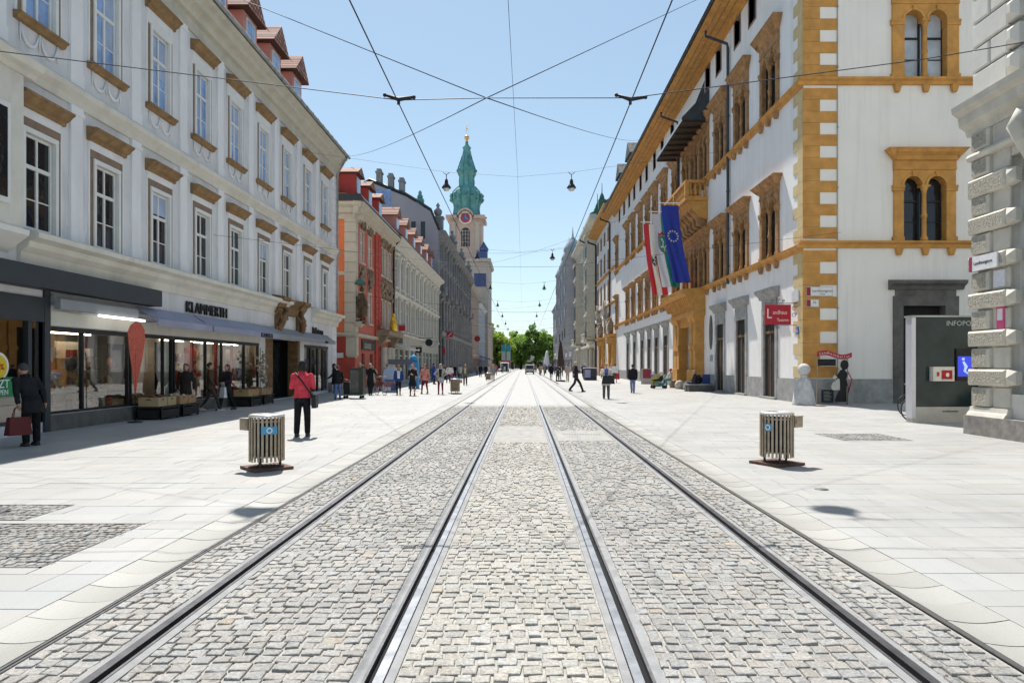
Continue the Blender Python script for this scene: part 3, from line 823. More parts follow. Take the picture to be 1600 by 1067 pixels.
A.part('portal_jamb', c, M['carved_wood'])
c = MB(); c.box(A.u(32.5), A.u(35.55), .9, .95, .05, 2.8); dl_ = A.part('glass_door', c, M['glass_shade']); c = MB(); c.box(A.u(32.7), A.u(33.4), .86, .89, 1.1, 1.9); A.part('door_poster', c, fl(.4, .42, .45), dl_); c = MB(); c.box(A.u(36.05), A.u(36.35), -.12, .0, 3.0, 3.9); A.part('portal_post', c, M['pale_plaster'])
# window displays
ME = emit('shop_lamp', (1, .82, .6), 9.0)
for d0, d1 in ((17.6, 19.8), (23.6, 25.2), (25.8, 27.6), (28.2, 30.0)):
    t = MB(); t.box(A.u(d0), A.u(d1), .75, .8, 2.5, 2.54); A.part('shop_lamp', t, ME)
for d0, d1, z0, z1, y_, col in ((17.15, 17.75, .9, 2.1, .35, (.55, .55, .58)), (19.0, 19.9, .55, 1.6, .7, (.5, .42, .3)), (20.7, 21.9, .6, 2.3, .8, (.05, .045, .04)), (23.3, 23.9, .5, 2.4, .5, (.6, .58, .5)), (24.3, 24.7, .6, 1.5, .4, (.55, .2, .08)), (25.6, 26.5, .5, 2.3, .9, (.5, .06, .04)), (27.0, 27.5, .9, 2.0, .4, (.62, .6, .55)), (28.0, 28.8, .5, 1.4, .6, (.45, .33, .2)), (29.5, 30.2, .5, 2.3, .5, (.3, .28, .24))):
    t = MB(); t.box(A.u(d0), A.u(d1), y_, y_ + .03, z0, z1); A.part('display_panel', t, fl(*col))
for k in range(46):
    d = random.choice((random.uniform(17.2, 20.2), random.uniform(23.2, 30.2))); z = random.choice((.46, 1.0, 1.55)); r = random.uniform(.06, .14); t = MB()
    if k % 3 == 0: t.frus(A.u(d), .32, z, z + r * 3, r, r * .5, r * .8, r * .4)
    else: t.lathe([(r * .7, 0), (r, r), (r * .8, r * 2), (r * .3, r * 2.6)], (A.u(d), .3, z), 8)
    if z > .5: t.box(A.u(d) - r * 1.6, A.u(d) + r * 1.6, .2, .42, z - .02, z - .001)
    A.part('displayed_ware', t, fl(*random.choice([(.5, .05, .04), (.6, .58, .55), (.14, .08, .05), (.45, .3, .12), (.1, .1, .12), (.5, .2, .1), (.15, .2, .1)])))
for (d0, d1, z0, z1, col) in ((17.3, 18.1, .42, 1.9, (.5, .5, .5)), (18.6, 19.6, .42, 2.3, (.55, .5, .42)), (24.0, 24.8, .42, 2.2, (.5, .12, .05)), (26.0, 26.6, .42, 2.3, (.6, .55, .5)), (27.2, 28.1, .42, 2.1, (.5, .4, .28)), (29.2, 30.1, .42, 2.3, (.35, .3, .22))):
    t = MB(); u0, u1 = A.u(d0), A.u(d1)
    t.box(u0, u1, .95, 1.0, z0, z1)
    for k in range(3):
        z = z0 + .15 + k * (z1 - z0) / 3; t.box(u0, u1, .4, .95, z, z + .03)
    A.part('display_shelf', t, fl(*col))
    for k in range(3):
        z = z0 + .18 + k * (z1 - z0) / 3
        for j in range(4):
            t = MB(); cxx = u0 + (j + .5) * (u1 - u0) / 4; r = random.uniform(.05, .1)
            if random.random() < .5: t.lathe([(r * .8, 0), (r, .1), (r * .5, .2), (r * .4, .28)], (cxx, .6, z), 8)
            else: t.frus(cxx, .6, z, z + random.uniform(.12, .3), r, r, r * .9, r * .9)
            A.part('displayed_ware', t, fl(*random.choice([(.4, .06, .04), (.12, .07, .05), (.55, .5, .45), (.1, .12, .14), (.4, .25, .1)])))
for d, col in ((24.95, (.45, .04, .03)), (26.85, (.45, .04, .03)), (28.35, (.5, .05, .04))):
    t = MB(); t.box(A.u(d) - .05, A.u(d) + .05, .28, .36, .45, 2.5); A.part('red_display_post', t, fl(*col))
t = MB(); t.box(A.u(22.5), A.u(22.95), .3, .36, .5, 2.4); A.part('menu_board', t, M['black'])
# poster and round sale sticker in the nearest shop window
t = MB(); t.box(A.u(14.5), A.u(15.95), .02, .035, .92, 1.37); ps = A.part('window_poster', t, fl(.03, .26, .09))
text(ps, 'JETZT', .27, (A.u(15.02), .014, 1.13), FACE, fl(.85, .9, .85), sx=.95); text(ps, 'SHOPPEN', .17, (A.u(14.98), .014, .97), FACE, fl(.85, .9, .85), sx=.92)
t = MB(); t.prof([(A.u(15.36) + .32 * math.cos(2 * PI * k / 28), 1.62 + .32 * math.sin(2 * PI * k / 28)) for k in range(28)], .02, .034, 0, 'y'); ps = A.part('round_sticker', t, fl(.85, .85, .82))
t = MB(); t.prof([(A.u(15.34) + .27 * math.cos(2 * PI * k / 28), 1.61 + .27 * math.sin(2 * PI * k / 28)) for k in range(28)], .008, .018, 0, 'y'); A.part('yellow_disc', t, fl(.8, .6, .03), ps)
text(ps, '-20%', .2, (A.u(15.12), .002, 1.54), FACE, fl(.7, .05, .03))
# ------------------------------------------------------------------ further buildings, left side
M['red_wall'] = mat('red_wall', (.52, .085, .055), .85, .12, 1.5, bump=.1, stain=.25, stcol=(.15, .04, .03))
M['orange_wall'] = mat('orange_wall', (.78, .20, .07), .85, .1, 1.0, bump=.1, stain=.2, stcol=(.3, .08, .04))
M['salmon'] = mat('salmon', (.54, .15, .10), .85, .1, 1.0)
M['cream'] = mat('cream', (.58, .53, .42), .85, .08, 1.5, bump=.1, stain=.3, stcol=(.25, .2, .14))
M['cream_pale'] = mat('cream_pale', (.48, .465, .41), .85, .08, 1, bump=.1, stain=.3, stcol=(.2, .18, .15))
M['stucco'] = mat('stucco_relief', (.30, .23, .16), .85, .35, 3, bump=.6, bsc=12, bdist=.05)
M['bronze'] = mat('bronze', (.12, .08, .045), .6, .3, 5, bump=.3, bsc=15, metal=.3)
M['green_patina'] = mat('green_patina', (.06, .16, .12), .7, .3, 5, coord='Object')
M['dark_facade'] = mat('dark_facade', (.27, .268, .27), .85, .22, 1, bump=.2, bsc=15, stain=.4, stcol=(.06, .06, .065))
M['gable_grey'] = mat('gable_grey', (.36, .35, .38), .9, .06, .4, stain=.15, stcol=(.2, .19, .19))
M['pink_house'] = mat('pink_house', (.46, .31, .27), .9, .08, 1)
M['blue_house'] = mat('blue_house', (.42, .47, .54), .9, .06, 1)
M['beige_stone'] = mat('beige_stone', (.42, .36, .24), .9, .15, 1, stain=.3, stcol=(.2, .17, .12))
M['blue_grey'] = mat('blue_grey', (.40, .41, .45), .9, .12, .6, stain=.2, stcol=(.2, .2, .24))

def relief(u0, u1, z0, z1, n, r0, r1, dep=.12):
    t = MB()
    for k in range(n):
        r = random.uniform(r0, r1)
        t.ball((random.uniform(u0 + r, u1 - r), -random.uniform(0, dep), random.uniform(z0 + r, z1 - r)), r, r * .7, r * random.uniform(.8, 1.6), 6)
    return t

def simple_window(w, h, m_sur, m_pane, jamb=.14, hood=None, m_hood=None, sill=True, pr=.06, trans=.66, fr=None, y0=.06):
    t = surround(w, h, jamb, 0, pr=pr)
    kids = [('frame', frame_mb(w, h, y0, .06, trans, .06, (.33,), .06).mesh('window_frame', fr or M['white_frame']), (0, 0, 0)),
            ('pane', pane_mb(w, h, y0 + .035).mesh('window_pane', m_pane), (0, 0, 0))]
    if hood:
        hd = MB(); hd.prof(sc_prof(HOOD, hood, h + jamb + .02), -w / 2 - jamb - .1, w / 2 + jamb + .1); kids.append(('hood', hd.mesh('window_hood', m_hood or m_sur), (0, 0, 0)))
    if sill:
        s_ = MB(); s_.box(-w / 2 - jamb - .05, w / 2 + jamb + .05, -.16, .01, -.12, -.005); kids.append(('sill', s_.mesh('window_sill', m_hood or m_sur), (0, 0, 0)))
    return Proto('window', t.mesh('window_surround', m_sur), kids)

# ---- red and orange corner house
Bd = Bld('red_corner_house', 'narrow red and orange corner house with statue, stucco garlands and cream corner ashlar', 'building', -11.6, 47.0, 60.35, 'L')
D5 = [48.85, 51.4, 55.5, 57.3, 58.9]
us = [Bd.u(d) for d in D5]
w = MB(); hl = [(u - .5, u + .5, 4.75, 6.95) for u in us] + [(u - .5, u + .5, 8.95, 11.2) for u in us] + [(Bd.u(d) - .5, Bd.u(d) + .5, .05, 2.5) for d in (49.4, 52.1)]
wallholes(w, Bd.a, Bd.b, 0, 12.3, hl, .2); w.quad((Bd.b, 0, 0), (Bd.b, 12, 0), (Bd.b, 12, 12.3), (Bd.b, 0, 12.3)); w.quad((Bd.a, 0, 12.3), (Bd.b, 0, 12.3), (Bd.b, 12, 12.3), (Bd.a, 12, 12.3))
Bd.part('wall', w, M['salmon'])
w = MB(); w.quad((Bd.a, 0, 3.75), (Bd.a, 14, 3.75), (Bd.a, 14, 12.3), (Bd.a, 0, 12.3)); Bd.part('side_wall', w, M['orange_wall'])
w = MB(); w.quad((Bd.a, 0, 0), (Bd.a, 14, 0), (Bd.a, 14, 3.75), (Bd.a, 0, 3.75)); Bd.part('shop_side_wall', w, M['red_wall'])
q = MB(); z = 3.9
while z < 11.9: q.box(Bd.a - .06, Bd.a + .65, -.06, .72, z, z + .66); z += .69
Bd.part('corner_quoins', q, M['cream'])
q = MB(); q.box(Bd.a - .04, Bd.a + .02, .72, 14, 7.85, 8.1); q.prof([(-.02, 11.3), (.9, 11.3), (.9, 11.32), (-.02, 11.32)], Bd.a - .05, Bd.a + .02); Bd.part('side_band', q, M['cream'])
q = MB(); q.box(Bd.a - .05, Bd.a + .5, -.12, .62, 2.3, 3.6); q.frus(Bd.a + .22, .25, 1.9, 2.3, .1, .1, .27, .36); Bd.part('corner_corbel', q, M['cream'])
for d in (53.5, 54.6):
    q = MB(); z = .1
    while z < 12: q.box(Bd.u(d) - .42, Bd.u(d) + .42, -.14, .01, z, z + .42); z += .46
    Bd.part('red_pilaster', q, M['red_wall'])
CP = [(0, 11.7), (-.06, 11.7), (-.1, 12.0), (-.35, 12.1), (-.4, 12.4), (-.75, 12.55), (-.78, 12.75), (0, 12.85)]
q = MB(); q.prof(CP, Bd.a - .6, Bd.b)
q.prof([(Bd.a + y, z) for y, z in CP], -.6, 14, 0, 'y'); Bd.part('cornice', q, M['cream'])
q = MB(); q.prof([(0, 3.6), (-.15, 3.62), (-.25, 3.75), (-.2, 3.85), (0, 3.9)], Bd.a - .1, Bd.b); q.prof([(Bd.a + y, z) for y, z in ((0, 3.6), (-.15, 3.62), (-.25, 3.75), (-.2, 3.85), (0, 3.9))], 0, 14, 0, 'y'); Bd.part('shop_cornice', q, M['cream'])
pw = simple_window(.98, 2.2, M['cream'], M['glass_pale'], .12, None)
for u in us: pw.place(Bd.root, (u, 0, 4.75)); pw.place(Bd.root, (u, 0, 8.97))
for u in us:
    r = relief(u - .85, u + .85, 7.05, 8.8, 46, .07, .2, .2); Bd.part('stucco_garland', r, M['stucco'])
    r = relief(u - .8, u + .8, 11.3, 12.0, 20, .07, .17, .25); Bd.part('stucco_frieze', r, M['stucco'])
r = MB(); r.tube([(Bd.a + .1, -.35, 4.9), (Bd.a + .1, -.5, 5.3), (Bd.a + .12, -.45, 6.0), (Bd.a + .1, -.4, 6.6)], [.3, .34, .38, .2], 8); r.ball((Bd.a + .1, -.45, 6.85), .17); r.tube([(Bd.a + .1, -.6, 6.2), (Bd.a - .2, -.75, 5.8), (Bd.a + .2, -.8, 5.6)], .09, 6)
for k in range(26): r.ball((Bd.a + .1 + random.uniform(-.4, .4), -.4 + random.uniform(-.3, .2), random.uniform(4.6, 6.3)), random.uniform(.07, .18), n=6)
Bd.part('statue', r, M['bronze'])
r = MB(); r.frus(Bd.a + .1, -.3, 4.25, 4.65, .1, .1, .42, .42); Bd.part('statue_console', r, M['cream'])
r = MB(); r.lathe([(.42, 0), (.4, .12), (.22, .3), (.08, .4), (.02, .55)], (Bd.a + .1, -.35, 7.2), 12); Bd.part('statue_canopy', r, M['green_patina'])
q = MB(); roof_gable(q, Bd.a - .55, Bd.b, 12.86, .75, 14, 3.2); Bd.part('roof', q, M['red_tile'])
q = MB(); q.prof([(-.8, 12.86), (-.5, 13.3), (14, 13.3), (14, 12.86)], Bd.a - .6, Bd.b, 0); Bd.part('roof_edge', q, M['dark_pipe'])
M['red_dormer'] = mat('red_dormer', (.42, .06, .05), .8, .1, 2)
for d in (48.3, 52.0, 55.6): dormer(Bd, Bd.u(d), .1, 13.31, 1.5, 1.75, 4, (M['red_dormer'], M['sheet']), M['red_tile'], .55)
t = MB(); t.box(Bd.a - .07, Bd.a - .02, .8, 3.2, 2.55, 3.4); so_ = Bd.part('shop_sign', t, M['red_dormer'])
text(so_, 'KE', .66, (Bd.a - .078, 2.1, 2.72), (PI / 2, 0, -PI / 2), M['white_frame'])
t = MB(); t.box(Bd.a - .07, Bd.a - .02, .8, 2.6, 2.15, 2.5); Bd.part('notice_board', t, M['white_frame'])
so_ = wall_sign(Bd.root, 'shop_sign', Bd.u(50.9), 0, 2.75, 4.2, .75, M['dark_metal'], .08)
text(so_, 'GRANDE', .55, (Bd.u(49.4), -.088, 2.86), FACE, M['cream'])
for d in (49.4, 52.1):
    t = MB(); t.box(Bd.u(d) - .5, Bd.u(d) + .5, .15, .2, .05, 2.5); Bd.part('shop_door', t, M['glass_dark'])
q = MB(); q.prof([(0, 3.9), (-1.1, 4.0), (-1.2, 4.3), (-1.1, 4.4), (0, 4.4)], Bd.u(53.2), Bd.u(59.4)); q.prof([(0, 3.0), (-.5, 3.3), (-.9, 3.9), (0, 3.95)], Bd.u(53.6), Bd.u(54.1)); q.prof([(0, 3.0), (-.5, 3.3), (-.9, 3.9), (0, 3.95)], Bd.u(58.5), Bd.u(59))
Bd.part('balcony', q, M['stucco'])
for d in (54.8, 56.6, 58.2):
    q = MB(); q.lathe([(.34, .1), (.3, .5), (.27, 3), (.34, 3.1)], (Bd.u(d), -.35, 0), 10); Bd.part('column', q, M['pale_stone'])
g_ = MB(); g_.tube([(Bd.u(55), -1.1, 4.4), (Bd.u(55), -1.15, 5.0), (Bd.u(55.1), -1.05, 5.5)], [.3, .28, .14], 8); g_.ball((Bd.u(55), -1.15, 5.65), .17)
for k in range(9): g_.ball((Bd.u(55) + random.uniform(-.4, .4), -1.1, random.uniform(4.5, 5.4)), random.uniform(.08, .16), n=6)
Bd.part('golden_statue', g_, mat('gilding', (.85, .55, .04), .35, .2, 5, metal=.3))
downpipe(Bd, Bd.b - .15, -.16, .2, 11.9, M['black'], .09, .5)

# ---- cream house with pilasters
Cd = Bld('cream_pilaster_house', 'long cream house with two rows of tall windows between pilasters and orange roofed dormers', 'building', -11.6, 60.5, 93.0, 'L')
DC = [62.0 + 2.92 * k for k in range(11)]
w = MB(); hl = [(Cd.u(d) - .55, Cd.u(d) + .55, 4.9, 7.75) for d in DC] + [(Cd.u(d) - .55, Cd.u(d) + .55, 8.75, 11.35) for d in DC] + [(Cd.u(d) - 1.1, Cd.u(d) + 1.1, .2, 3.1) for d in DC]
wallholes(w, Cd.a, Cd.b, 0, 13.0, hl, .3); shell(w, Cd.a, Cd.b, 0, 13.0, 13)
Cd.part('wall', w, M['cream_pale'])
pw = simple_window(1.08, 2.62, M['cream_trim'], M['glass_dark'], .16, .8)
pv = simple_window(1.08, 2.82, M['cream_trim'], M['glass_dark'], .16, .5)
for d in DC: pw.place(Cd.root, (Cd.u(d), 0, 8.75)); pv.place(Cd.root, (Cd.u(d), 0, 4.9))
for i, d in enumerate(DC):
    e = Cd.u(d + 1.46) if i < 10 else Cd.b - .3
    p = MB(); p.box(e - .32, e + .32, -.16, .01, 8.3, 11.7); p.box(e - .4, e + .4, -.24, .01, 11.7, 12.05); p.frus(e, -.1, 11.2, 11.7, .3, .12, .42, .25); Cd.part('pilaster', p, M['cream_trim'])
    p = MB(); p.box(e - .3, e + .3, -.12, .01, 4.8, 7.9); Cd.part('pilaster', p, M['cream_pale'])
    q = relief(Cd.u(d) - .6, Cd.u(d) + .6, 11.45, 12.0, 9, .08, .16); Cd.part('window_relief', q, M['stucco'])
q = MB(); q.prof([(0, 12.05), (-.2, 12.1), (-.3, 12.5), (-.8, 12.8), (-.85, 13.05), (0, 13.15)], Cd.a, Cd.b); q.prof([(0, 7.95), (-.2, 8.0), (-.3, 8.2), (-.2, 8.3), (0, 8.35)], Cd.a, Cd.b); q.prof([(0, 4.4), (-.15, 4.42), (-.25, 4.6), (0, 4.7)], Cd.a, Cd.b); Cd.part('cornice', q, M['cream_trim'])
q = MB(); roof_gable(q, Cd.a, Cd.b, 13.16, .85, 13, 6.5); Cd.part('roof', q, M['brown_roof'])
for d in (65.5, 70.5, 75.5, 80.5, 85.5, 90): dormer(Cd, Cd.u(d), .5, 14.3, 1.7, 1.6, 4, (M['pink_plaster'], M['white_frame']), M['red_tile'], .9)
M['shop_green'] = fl(.1, .3, .2); M['shop_teal'] = fl(.2, .42, .42)
for i, d in enumerate(DC):
    t = MB(); t.box(Cd.u(d) - 1.1, Cd.u(d) + 1.1, .2, .26, .2, 3.1); sp_ = Cd.part('shop_window', t, M['glass_dark'] if i % 3 else M['shop_teal'])
    t = MB(); t.box(Cd.u(d) - .05, Cd.u(d) + .05, .14, .2, .2, 3.1); t.box(Cd.u(d) - 1.1, Cd.u(d) + 1.1, .15, .2, 2.5, 2.6); Cd.part('frame', t, M['white_frame'], sp_)
t = MB(); t.prof([(0, 3.5), (-1.5, 3.1), (-1.5, 3.0), (0, 3.4)], Cd.u(60.8), Cd.u(66)); Cd.part('shop_canopy', t, M['cream_trim'])
wall_sign(Cd.root, 'shop_sign', Cd.u(64), 0, 3.7, 2.8, .6, M['dark_metal'])
q = MB(); q.tube([(Cd.b - .2, -.2, .2), (Cd.b - .2, -.2, 12)], .1, 8); Cd.part('downpipe', q, M['dark_pipe'])

# ---- tall dark ornate house with a bare gable
Dd = Bld('dark_ornate_house', 'tall dark stone house with columns, bare grey gable wall, chimneys and roof vases', 'building', -11.6, 93.1, 149.0, 'L')
DD = [95.5 + 3.6 * k for k in range(15)]
w = MB(); hl = [(Dd.u(d) - .8, Dd.u(d) + .8, .2, 5.2) for d in DD] + [(Dd.u(d) - .7, Dd.u(d) + .7, z0, z1) for d in DD for z0, z1 in ((7, 10.4), (12.2, 15.2), (16.4, 18.6))]
wallholes(w, Dd.a, Dd.b, 0, 20, hl, .5); w.quad((Dd.b, 0, 0), (Dd.b, 14, 0), (Dd.b, 14, 20), (Dd.b, 0, 20))
Dd.part('wall', w, M['dark_facade'])
gm = MB(); gm.prof([(0, 0), (0, 19.9), (1.1, 22.6), (4.4, 24.6), (9.4, 26.6), (13, 25.2), (14, 24), (14, 0)], Dd.a - .05, Dd.a + .1)
Dd.part('gable_wall', gm, M['gable_grey'])
gm = MB(); gm.prof([(-.2, 20.2), (1.1, 23.0), (4.4, 25.0), (9.4, 27.0), (14.2, 24.6), (14.2, 20), (-.2, 20)], Dd.a + .12, Dd.b, 0); Dd.part('roof', gm, M['dark_roof'])
gm = MB(); gm.tube([(Dd.a - .06, -.1, 20.1), (Dd.a - .06, 1.05, 22.9), (Dd.a - .06, 4.3, 24.95), (Dd.a - .06, 9.4, 26.95), (Dd.a - .06, 13.9, 24.6)], .16, 4); Dd.part('gable_coping', gm, M['dark_pipe'])
for y_, z_ in ((8.2, 26.2), (6.6, 25.6), (5.1, 25.0)):
    c = MB(); c.box(Dd.a + .2, Dd.a + 1.3, y_ - .35, y_ + .35, z_ - 1, z_ + 1.7); c.box(Dd.a + .1, Dd.a + 1.4, y_ - .45, y_ + .45, z_ + 1.7, z_ + 1.95); c.box(Dd.a + .25, Dd.a + 1.25, y_ - .3, y_ + .3, z_ + 1.95, z_ + 2.3)
    Dd.part('chimney', c, M['dark_facade'])
for y_ in (3.4, 2.1):
    c = MB(); c.box(Dd.a - .1, Dd.a + .0, y_ - .3, y_ + .3, 18.9, 21.2); Dd.part('gable_window', c, M['glass_dark'])
c = MB(); c.box(Dd.a - .08, Dd.a, 6.5, 9.3, 23.4, 25.6); Dd.part('gable_window', c, M['glass_blue'])
pw = simple_window(1.38, 3.3, M['dark_facade'], M['glass_dark'], .2, .9, y0=.3)
pv = simple_window(1.38, 2.9, M['dark_facade'], M['glass_dark'], .2, .9, y0=.3)
px_ = simple_window(1.38, 2.1, M['dark_facade'], M['glass_dark'], .2, None, y0=.3)
for d in DD:
    pw.place(Dd.root, (Dd.u(d), 0, 7.05)); pv.place(Dd.root, (Dd.u(d), 0, 12.25)); px_.place(Dd.root, (Dd.u(d), 0, 16.45))
    t = MB(); t.box(Dd.u(d) - .8, Dd.u(d) + .8, .4, .46, .2, 5.2); Dd.part('shop_window', t, M['glass_dark'])
    e = Dd.u(d + 1.8)
    t = MB(); t.lathe([(.4, 0), (.36, .6), (.3, .7), (.26, 5.2), (.4, 5.5)], (e, -.3, 0), 8); t.lathe([(.3, 6.6), (.24, 6.9), (.22, 10.6), (.34, 10.9)], (e, -.22, 0), 8); t.box(e - .25, e + .25, -.25, .01, 11.8, 18.9); t.frus(e, -.15, 18.3, 19, .25, .15, .4, .4)
    Dd.part('column', t, M['dark_facade'])
for d in DD[::2]:
    t = relief(Dd.u(d) - 1.2, Dd.u(d) + 1.2, 10.9, 11.9, 16, .1, .25, .3); Dd.part('relief', t, M['dark_facade'])
    t = MB(); t.box(Dd.u(d) - 1.4, Dd.u(d) + 1.4, -.9, 0, 11.5, 11.75)
    for k in range(8): t.lathe([(.06, 0), (.1, .3), (.05, .7)], (Dd.u(d) - 1.25 + k * .35, -.8, 11.75), 6)
    t.box(Dd.u(d) - 1.4, Dd.u(d) + 1.4, -.9, -.72, 12.45, 12.6); Dd.part('balcony', t, M['dark_facade'])
q = MB(); q.prof([(0, 18.9), (-.3, 19), (-.4, 19.4), (-.95, 19.7), (-1, 20.0), (0, 20.2)], Dd.a, Dd.b); q.prof([(0, 5.6), (-.5, 5.7), (-.6, 6.2), (-.4, 6.4), (0, 6.5)], Dd.a, Dd.b); Dd.part('cornice', q, M['dark_facade'])
for d in (95, 114, 131, 147):
    t = MB(); t.box(Dd.u(d) - .7, Dd.u(d) + .7, -.4, 1.0, 20, 22.0); t.box(Dd.u(d) - .85, Dd.u(d) + .85, -.55, 1.15, 22.0, 22.2); t.lathe([(.25, 0), (.55, .5), (.6, .9), (.3, 1.2), (.15, 1.4), (.3, 1.6), (.02, 2.1)], (Dd.u(d), .3, 22.2), 10)
    Dd.part('roof_vase', t, M['dark_facade'])
t = MB(); t.box(Dd.a + .1, Dd.a + 1.1, 2.1, 3.1, 22.8, 24.4); t.lathe([(.3, 0), (.42, .35), (.2, .7), (.26, .9), (.02, 1.3)], (Dd.a + .6, 2.6, 24.4), 8); Dd.part('roof_turret', t, M['copper'])

def plain_house(name, label, X, Y0, Y1, zs, wu, h, mw, msur, mp, side='L', dep=12, roof=None, rise=2.5, gz=3.2, corn=None, nowin=False, ww=1.0):
    b = Bld(name, label, 'building', X, Y0, Y1, side)
    us = [b.a + (k + .5) * b.w / wu for k in range(wu)]
    w = MB(); hl = [(u - ww / 2, u + ww / 2, z, z + hh) for u in us for z, hh in zs] + [(u - b.w / wu * .36, u + b.w / wu * .36, .2, gz) for u in us]
    wallholes(w, b.a, b.b, 0, h, hl, .25); shell(w, b.a, b.b, 0, h, dep); b.part('wall', w, mw)
    pr = {hh: simple_window(ww - .02, hh - .02, msur, mp, .13, .6) for _, hh in zs}
    for u in us:
        for z, hh in zs: pr[hh].place(b.root, (u, 0, z))
        t = MB(); t.box(u - b.w / wu * .36, u + b.w / wu * .36, .2, .26, .2, gz); b.part('shop_window', t, M['glass_dark'])
    q = MB(); q.prof([(0, h - .8), (-.2, h - .75), (-.3, h - .4), (-.7, h - .15), (-.72, h), (0, h + .1)], b.a, b.b); q.prof([(0, gz + .5), (-.2, gz + .55), (-.25, gz + .8), (0, gz + .9)], b.a, b.b); b.part('cornice', q, corn or msur)
    if roof: q = MB(); roof_gable(q, b.a, b.b, h + .12, .6, dep, rise); b.part('roof', q, roof)
    return b
plain_house('pink_house', 'narrow pink house behind the dark ornate house on the left', -11.6, 149.1, 176, [(5, 2.6), (9, 2.8), (13, 2.6), (16.6, 1.6)], 7, 19.5, M['pink_house'], M['cream'], M['glass_dark'], roof=M['brown_roof'])
bh = plain_house('pale_blue_house', 'pale blue house between the pink house and the church', -11.6, 176.1, 205, [(5.5, 3), (9.8, 2.4), (13.4, 2.2)], 7, 17.7, M['blue_house'], M['white_frame'], M['glass_dark'], roof=M['brown_roof'])
t = MB(); t.prof([(0, 4.2), (-3, 3.2), (-3, 3.0), (0, 4.0)], bh.a + 1, bh.a + 12); bh.part('awning', t, fl(.12, .12, .3))

# ---- church tower
T = thing('church_tower', 'baroque church tower with green copper spire and a clock', 'church', (-17.6, 207, 0))
def tp(n, mb, m, par=None): return mb.build(n, m, par or T)
b = MB(); b.box(-4.9, 4.9, 0, 9.8, 0, 46.5); tp('tower_body', b, M['church'])
b = MB(); b.box(-6.6, 6.9, -1.2, 22, 0, 33); b.prof([(-7, 32.8), (-7.4, 33.4), (-7.4, 33.8), (7.7, 33.8), (7.7, 33.4), (7.3, 32.8)], -1.9, 22, 0, 'y'); tp('church_front', b, M['church_pale'])
b = MB()
for z in (33.8,): b.box(3.6, 6.6, -1.0, 3, z, z + 2.2); b.lathe([(1.3, 0), (1.5, .9), (.9, 1.8), (.4, 2.6), (.02, 3.2)], (5.5, .5, z + 2.2), 10)
tp('roof_ornament', b, mat('blue_slate', (.07, .1, .24), .5, .2, 1))
b = MB(); b.box(2.7, 6.3, -1.3, -1.21, 25.3, 29.3); tp('slate_panel', b, bpy.data.materials['blue_slate'])
for s_ in (-1, 1):
    b = MB(); x0, x1 = sorted((s_ * 3.0, s_ * 4.3)); b.box(x0, x1, -.35, .02, 34, 45); x0, x1 = sorted((s_ * 2.7, s_ * 4.6)); b.box(x0, x1, -.5, .02, 44.2, 45); b.box(x0, x1, -.5, .02, 34, 35.2); tp('pilaster', b, M['church_pale'])
b = MB(); b.box(-5.9, -2.2, -1.1, 10.9, 46.0, 47.0); b.box(2.2, 5.9, -1.1, 10.9, 46.0, 47.0); b.box(-2.2, 2.2, .5, 10.9, 46, 47)
# arched cornice over the clock
N = 12; pts = [(2.6 * math.cos(PI - PI * k / N), 46.2 + 2.9 * math.sin(PI - PI * k / N)) for k in range(N + 1)]
inn = [(2.2 * math.cos(PI * k / N), 46.2 + 2.4 * math.sin(PI * k / N)) for k in range(N + 1)]
for k in range(N):
    a_, c_ = pts[k], pts[k + 1]; d_, e_ = inn[N - k], inn[N - k - 1]
    b.prof([a_, c_, e_, d_], -1.1, .4, 0, 'y')
b.prof(inn, -.3, .5, 0, 'y'); tp('tower_cornice', b, M['church'])
b = MB(); b.prof([(1.95 * math.cos(2 * PI * k / 32), 46.1 + 1.95 * math.sin(2 * PI * k / 32)) for k in range(32)], -.75, .02, 0, 'y'); ck = tp('clock', b, fl(.75, .68, .6))
for r, m, y in ((1.45, fl(.45, .06, .05), -.79), (.8, fl(.08, .12, .45), -.83)):
    b = MB(); b.prof([(r * math.cos(2 * PI * k / 28), 46.1 + r * math.sin(2 * PI * k / 28)) for k in range(28)], y, y + .06, 0, 'y'); tp('clock_ring', b, m, ck)
b = MB()
for k in range(12):
    a_ = 2 * PI * k / 12; b.prof([(1.6 * math.cos(a_) + .1 * math.cos(q), 46.1 + 1.6 * math.sin(a_) + .1 * math.sin(q)) for q in (0, PI / 2, PI, 3 * PI / 2)], -.8, -.74, 0, 'y')
b.box(-.06, .06, -.9, -.85, 46.1, 47.3); b.prof([(0, 46.0), (.95, 45.5), (1.0, 45.6), (0, 46.2)], -.9, -.85, 0, 'y'); tp('clock_hands', b, M['gold'], ck)
pts = [(-1.3, 37.6), (1.3, 37.6)] + [(1.3 * math.cos(PI * k / 10), 42 + 1.3 * math.sin(PI * k / 10)) for k in range(11)]
b = MB(); b.prof(pts, -.12, .02, 0, 'y'); bw = tp('belfry_window', b, M['glass_dark'])
b = MB()
for x in (-.8, 0, .8): b.box(x - .07, x + .07, -.18, -.12, 37.7, 42.6)
for z in (38.8, 40, 41.2, 42.2): b.box(-1.25, 1.25, -.2, -.14, z, z + .12)
tp('bars', b, M['church'], bw)
prf = [(130, 618), (88, 604), (82, 560), (88, 528), (98, 510), (99, 480), (92, 462), (74, 440), (54, 424), (48, 412), (50, 388), (47, 362), (50, 350), (58, 338), (59, 312), (54, 294), (50, 288), (48, 276), (38, 250), (32, 225), (26, 195), (22, 182), (27, 174), (27, 168), (18, 158), (12, 150), (9, 140), (6, 128)]
b = MB(); b.lathe([(r * .0484 * .98, 77.25 - z * .04842) for r, z in prf], (0, 4.9, 0), 32, mod=lambda a: 1 + .055 * abs(math.cos(4 * a)) - .03, ph=PI / 8); tp('spire', b, M['copper'])
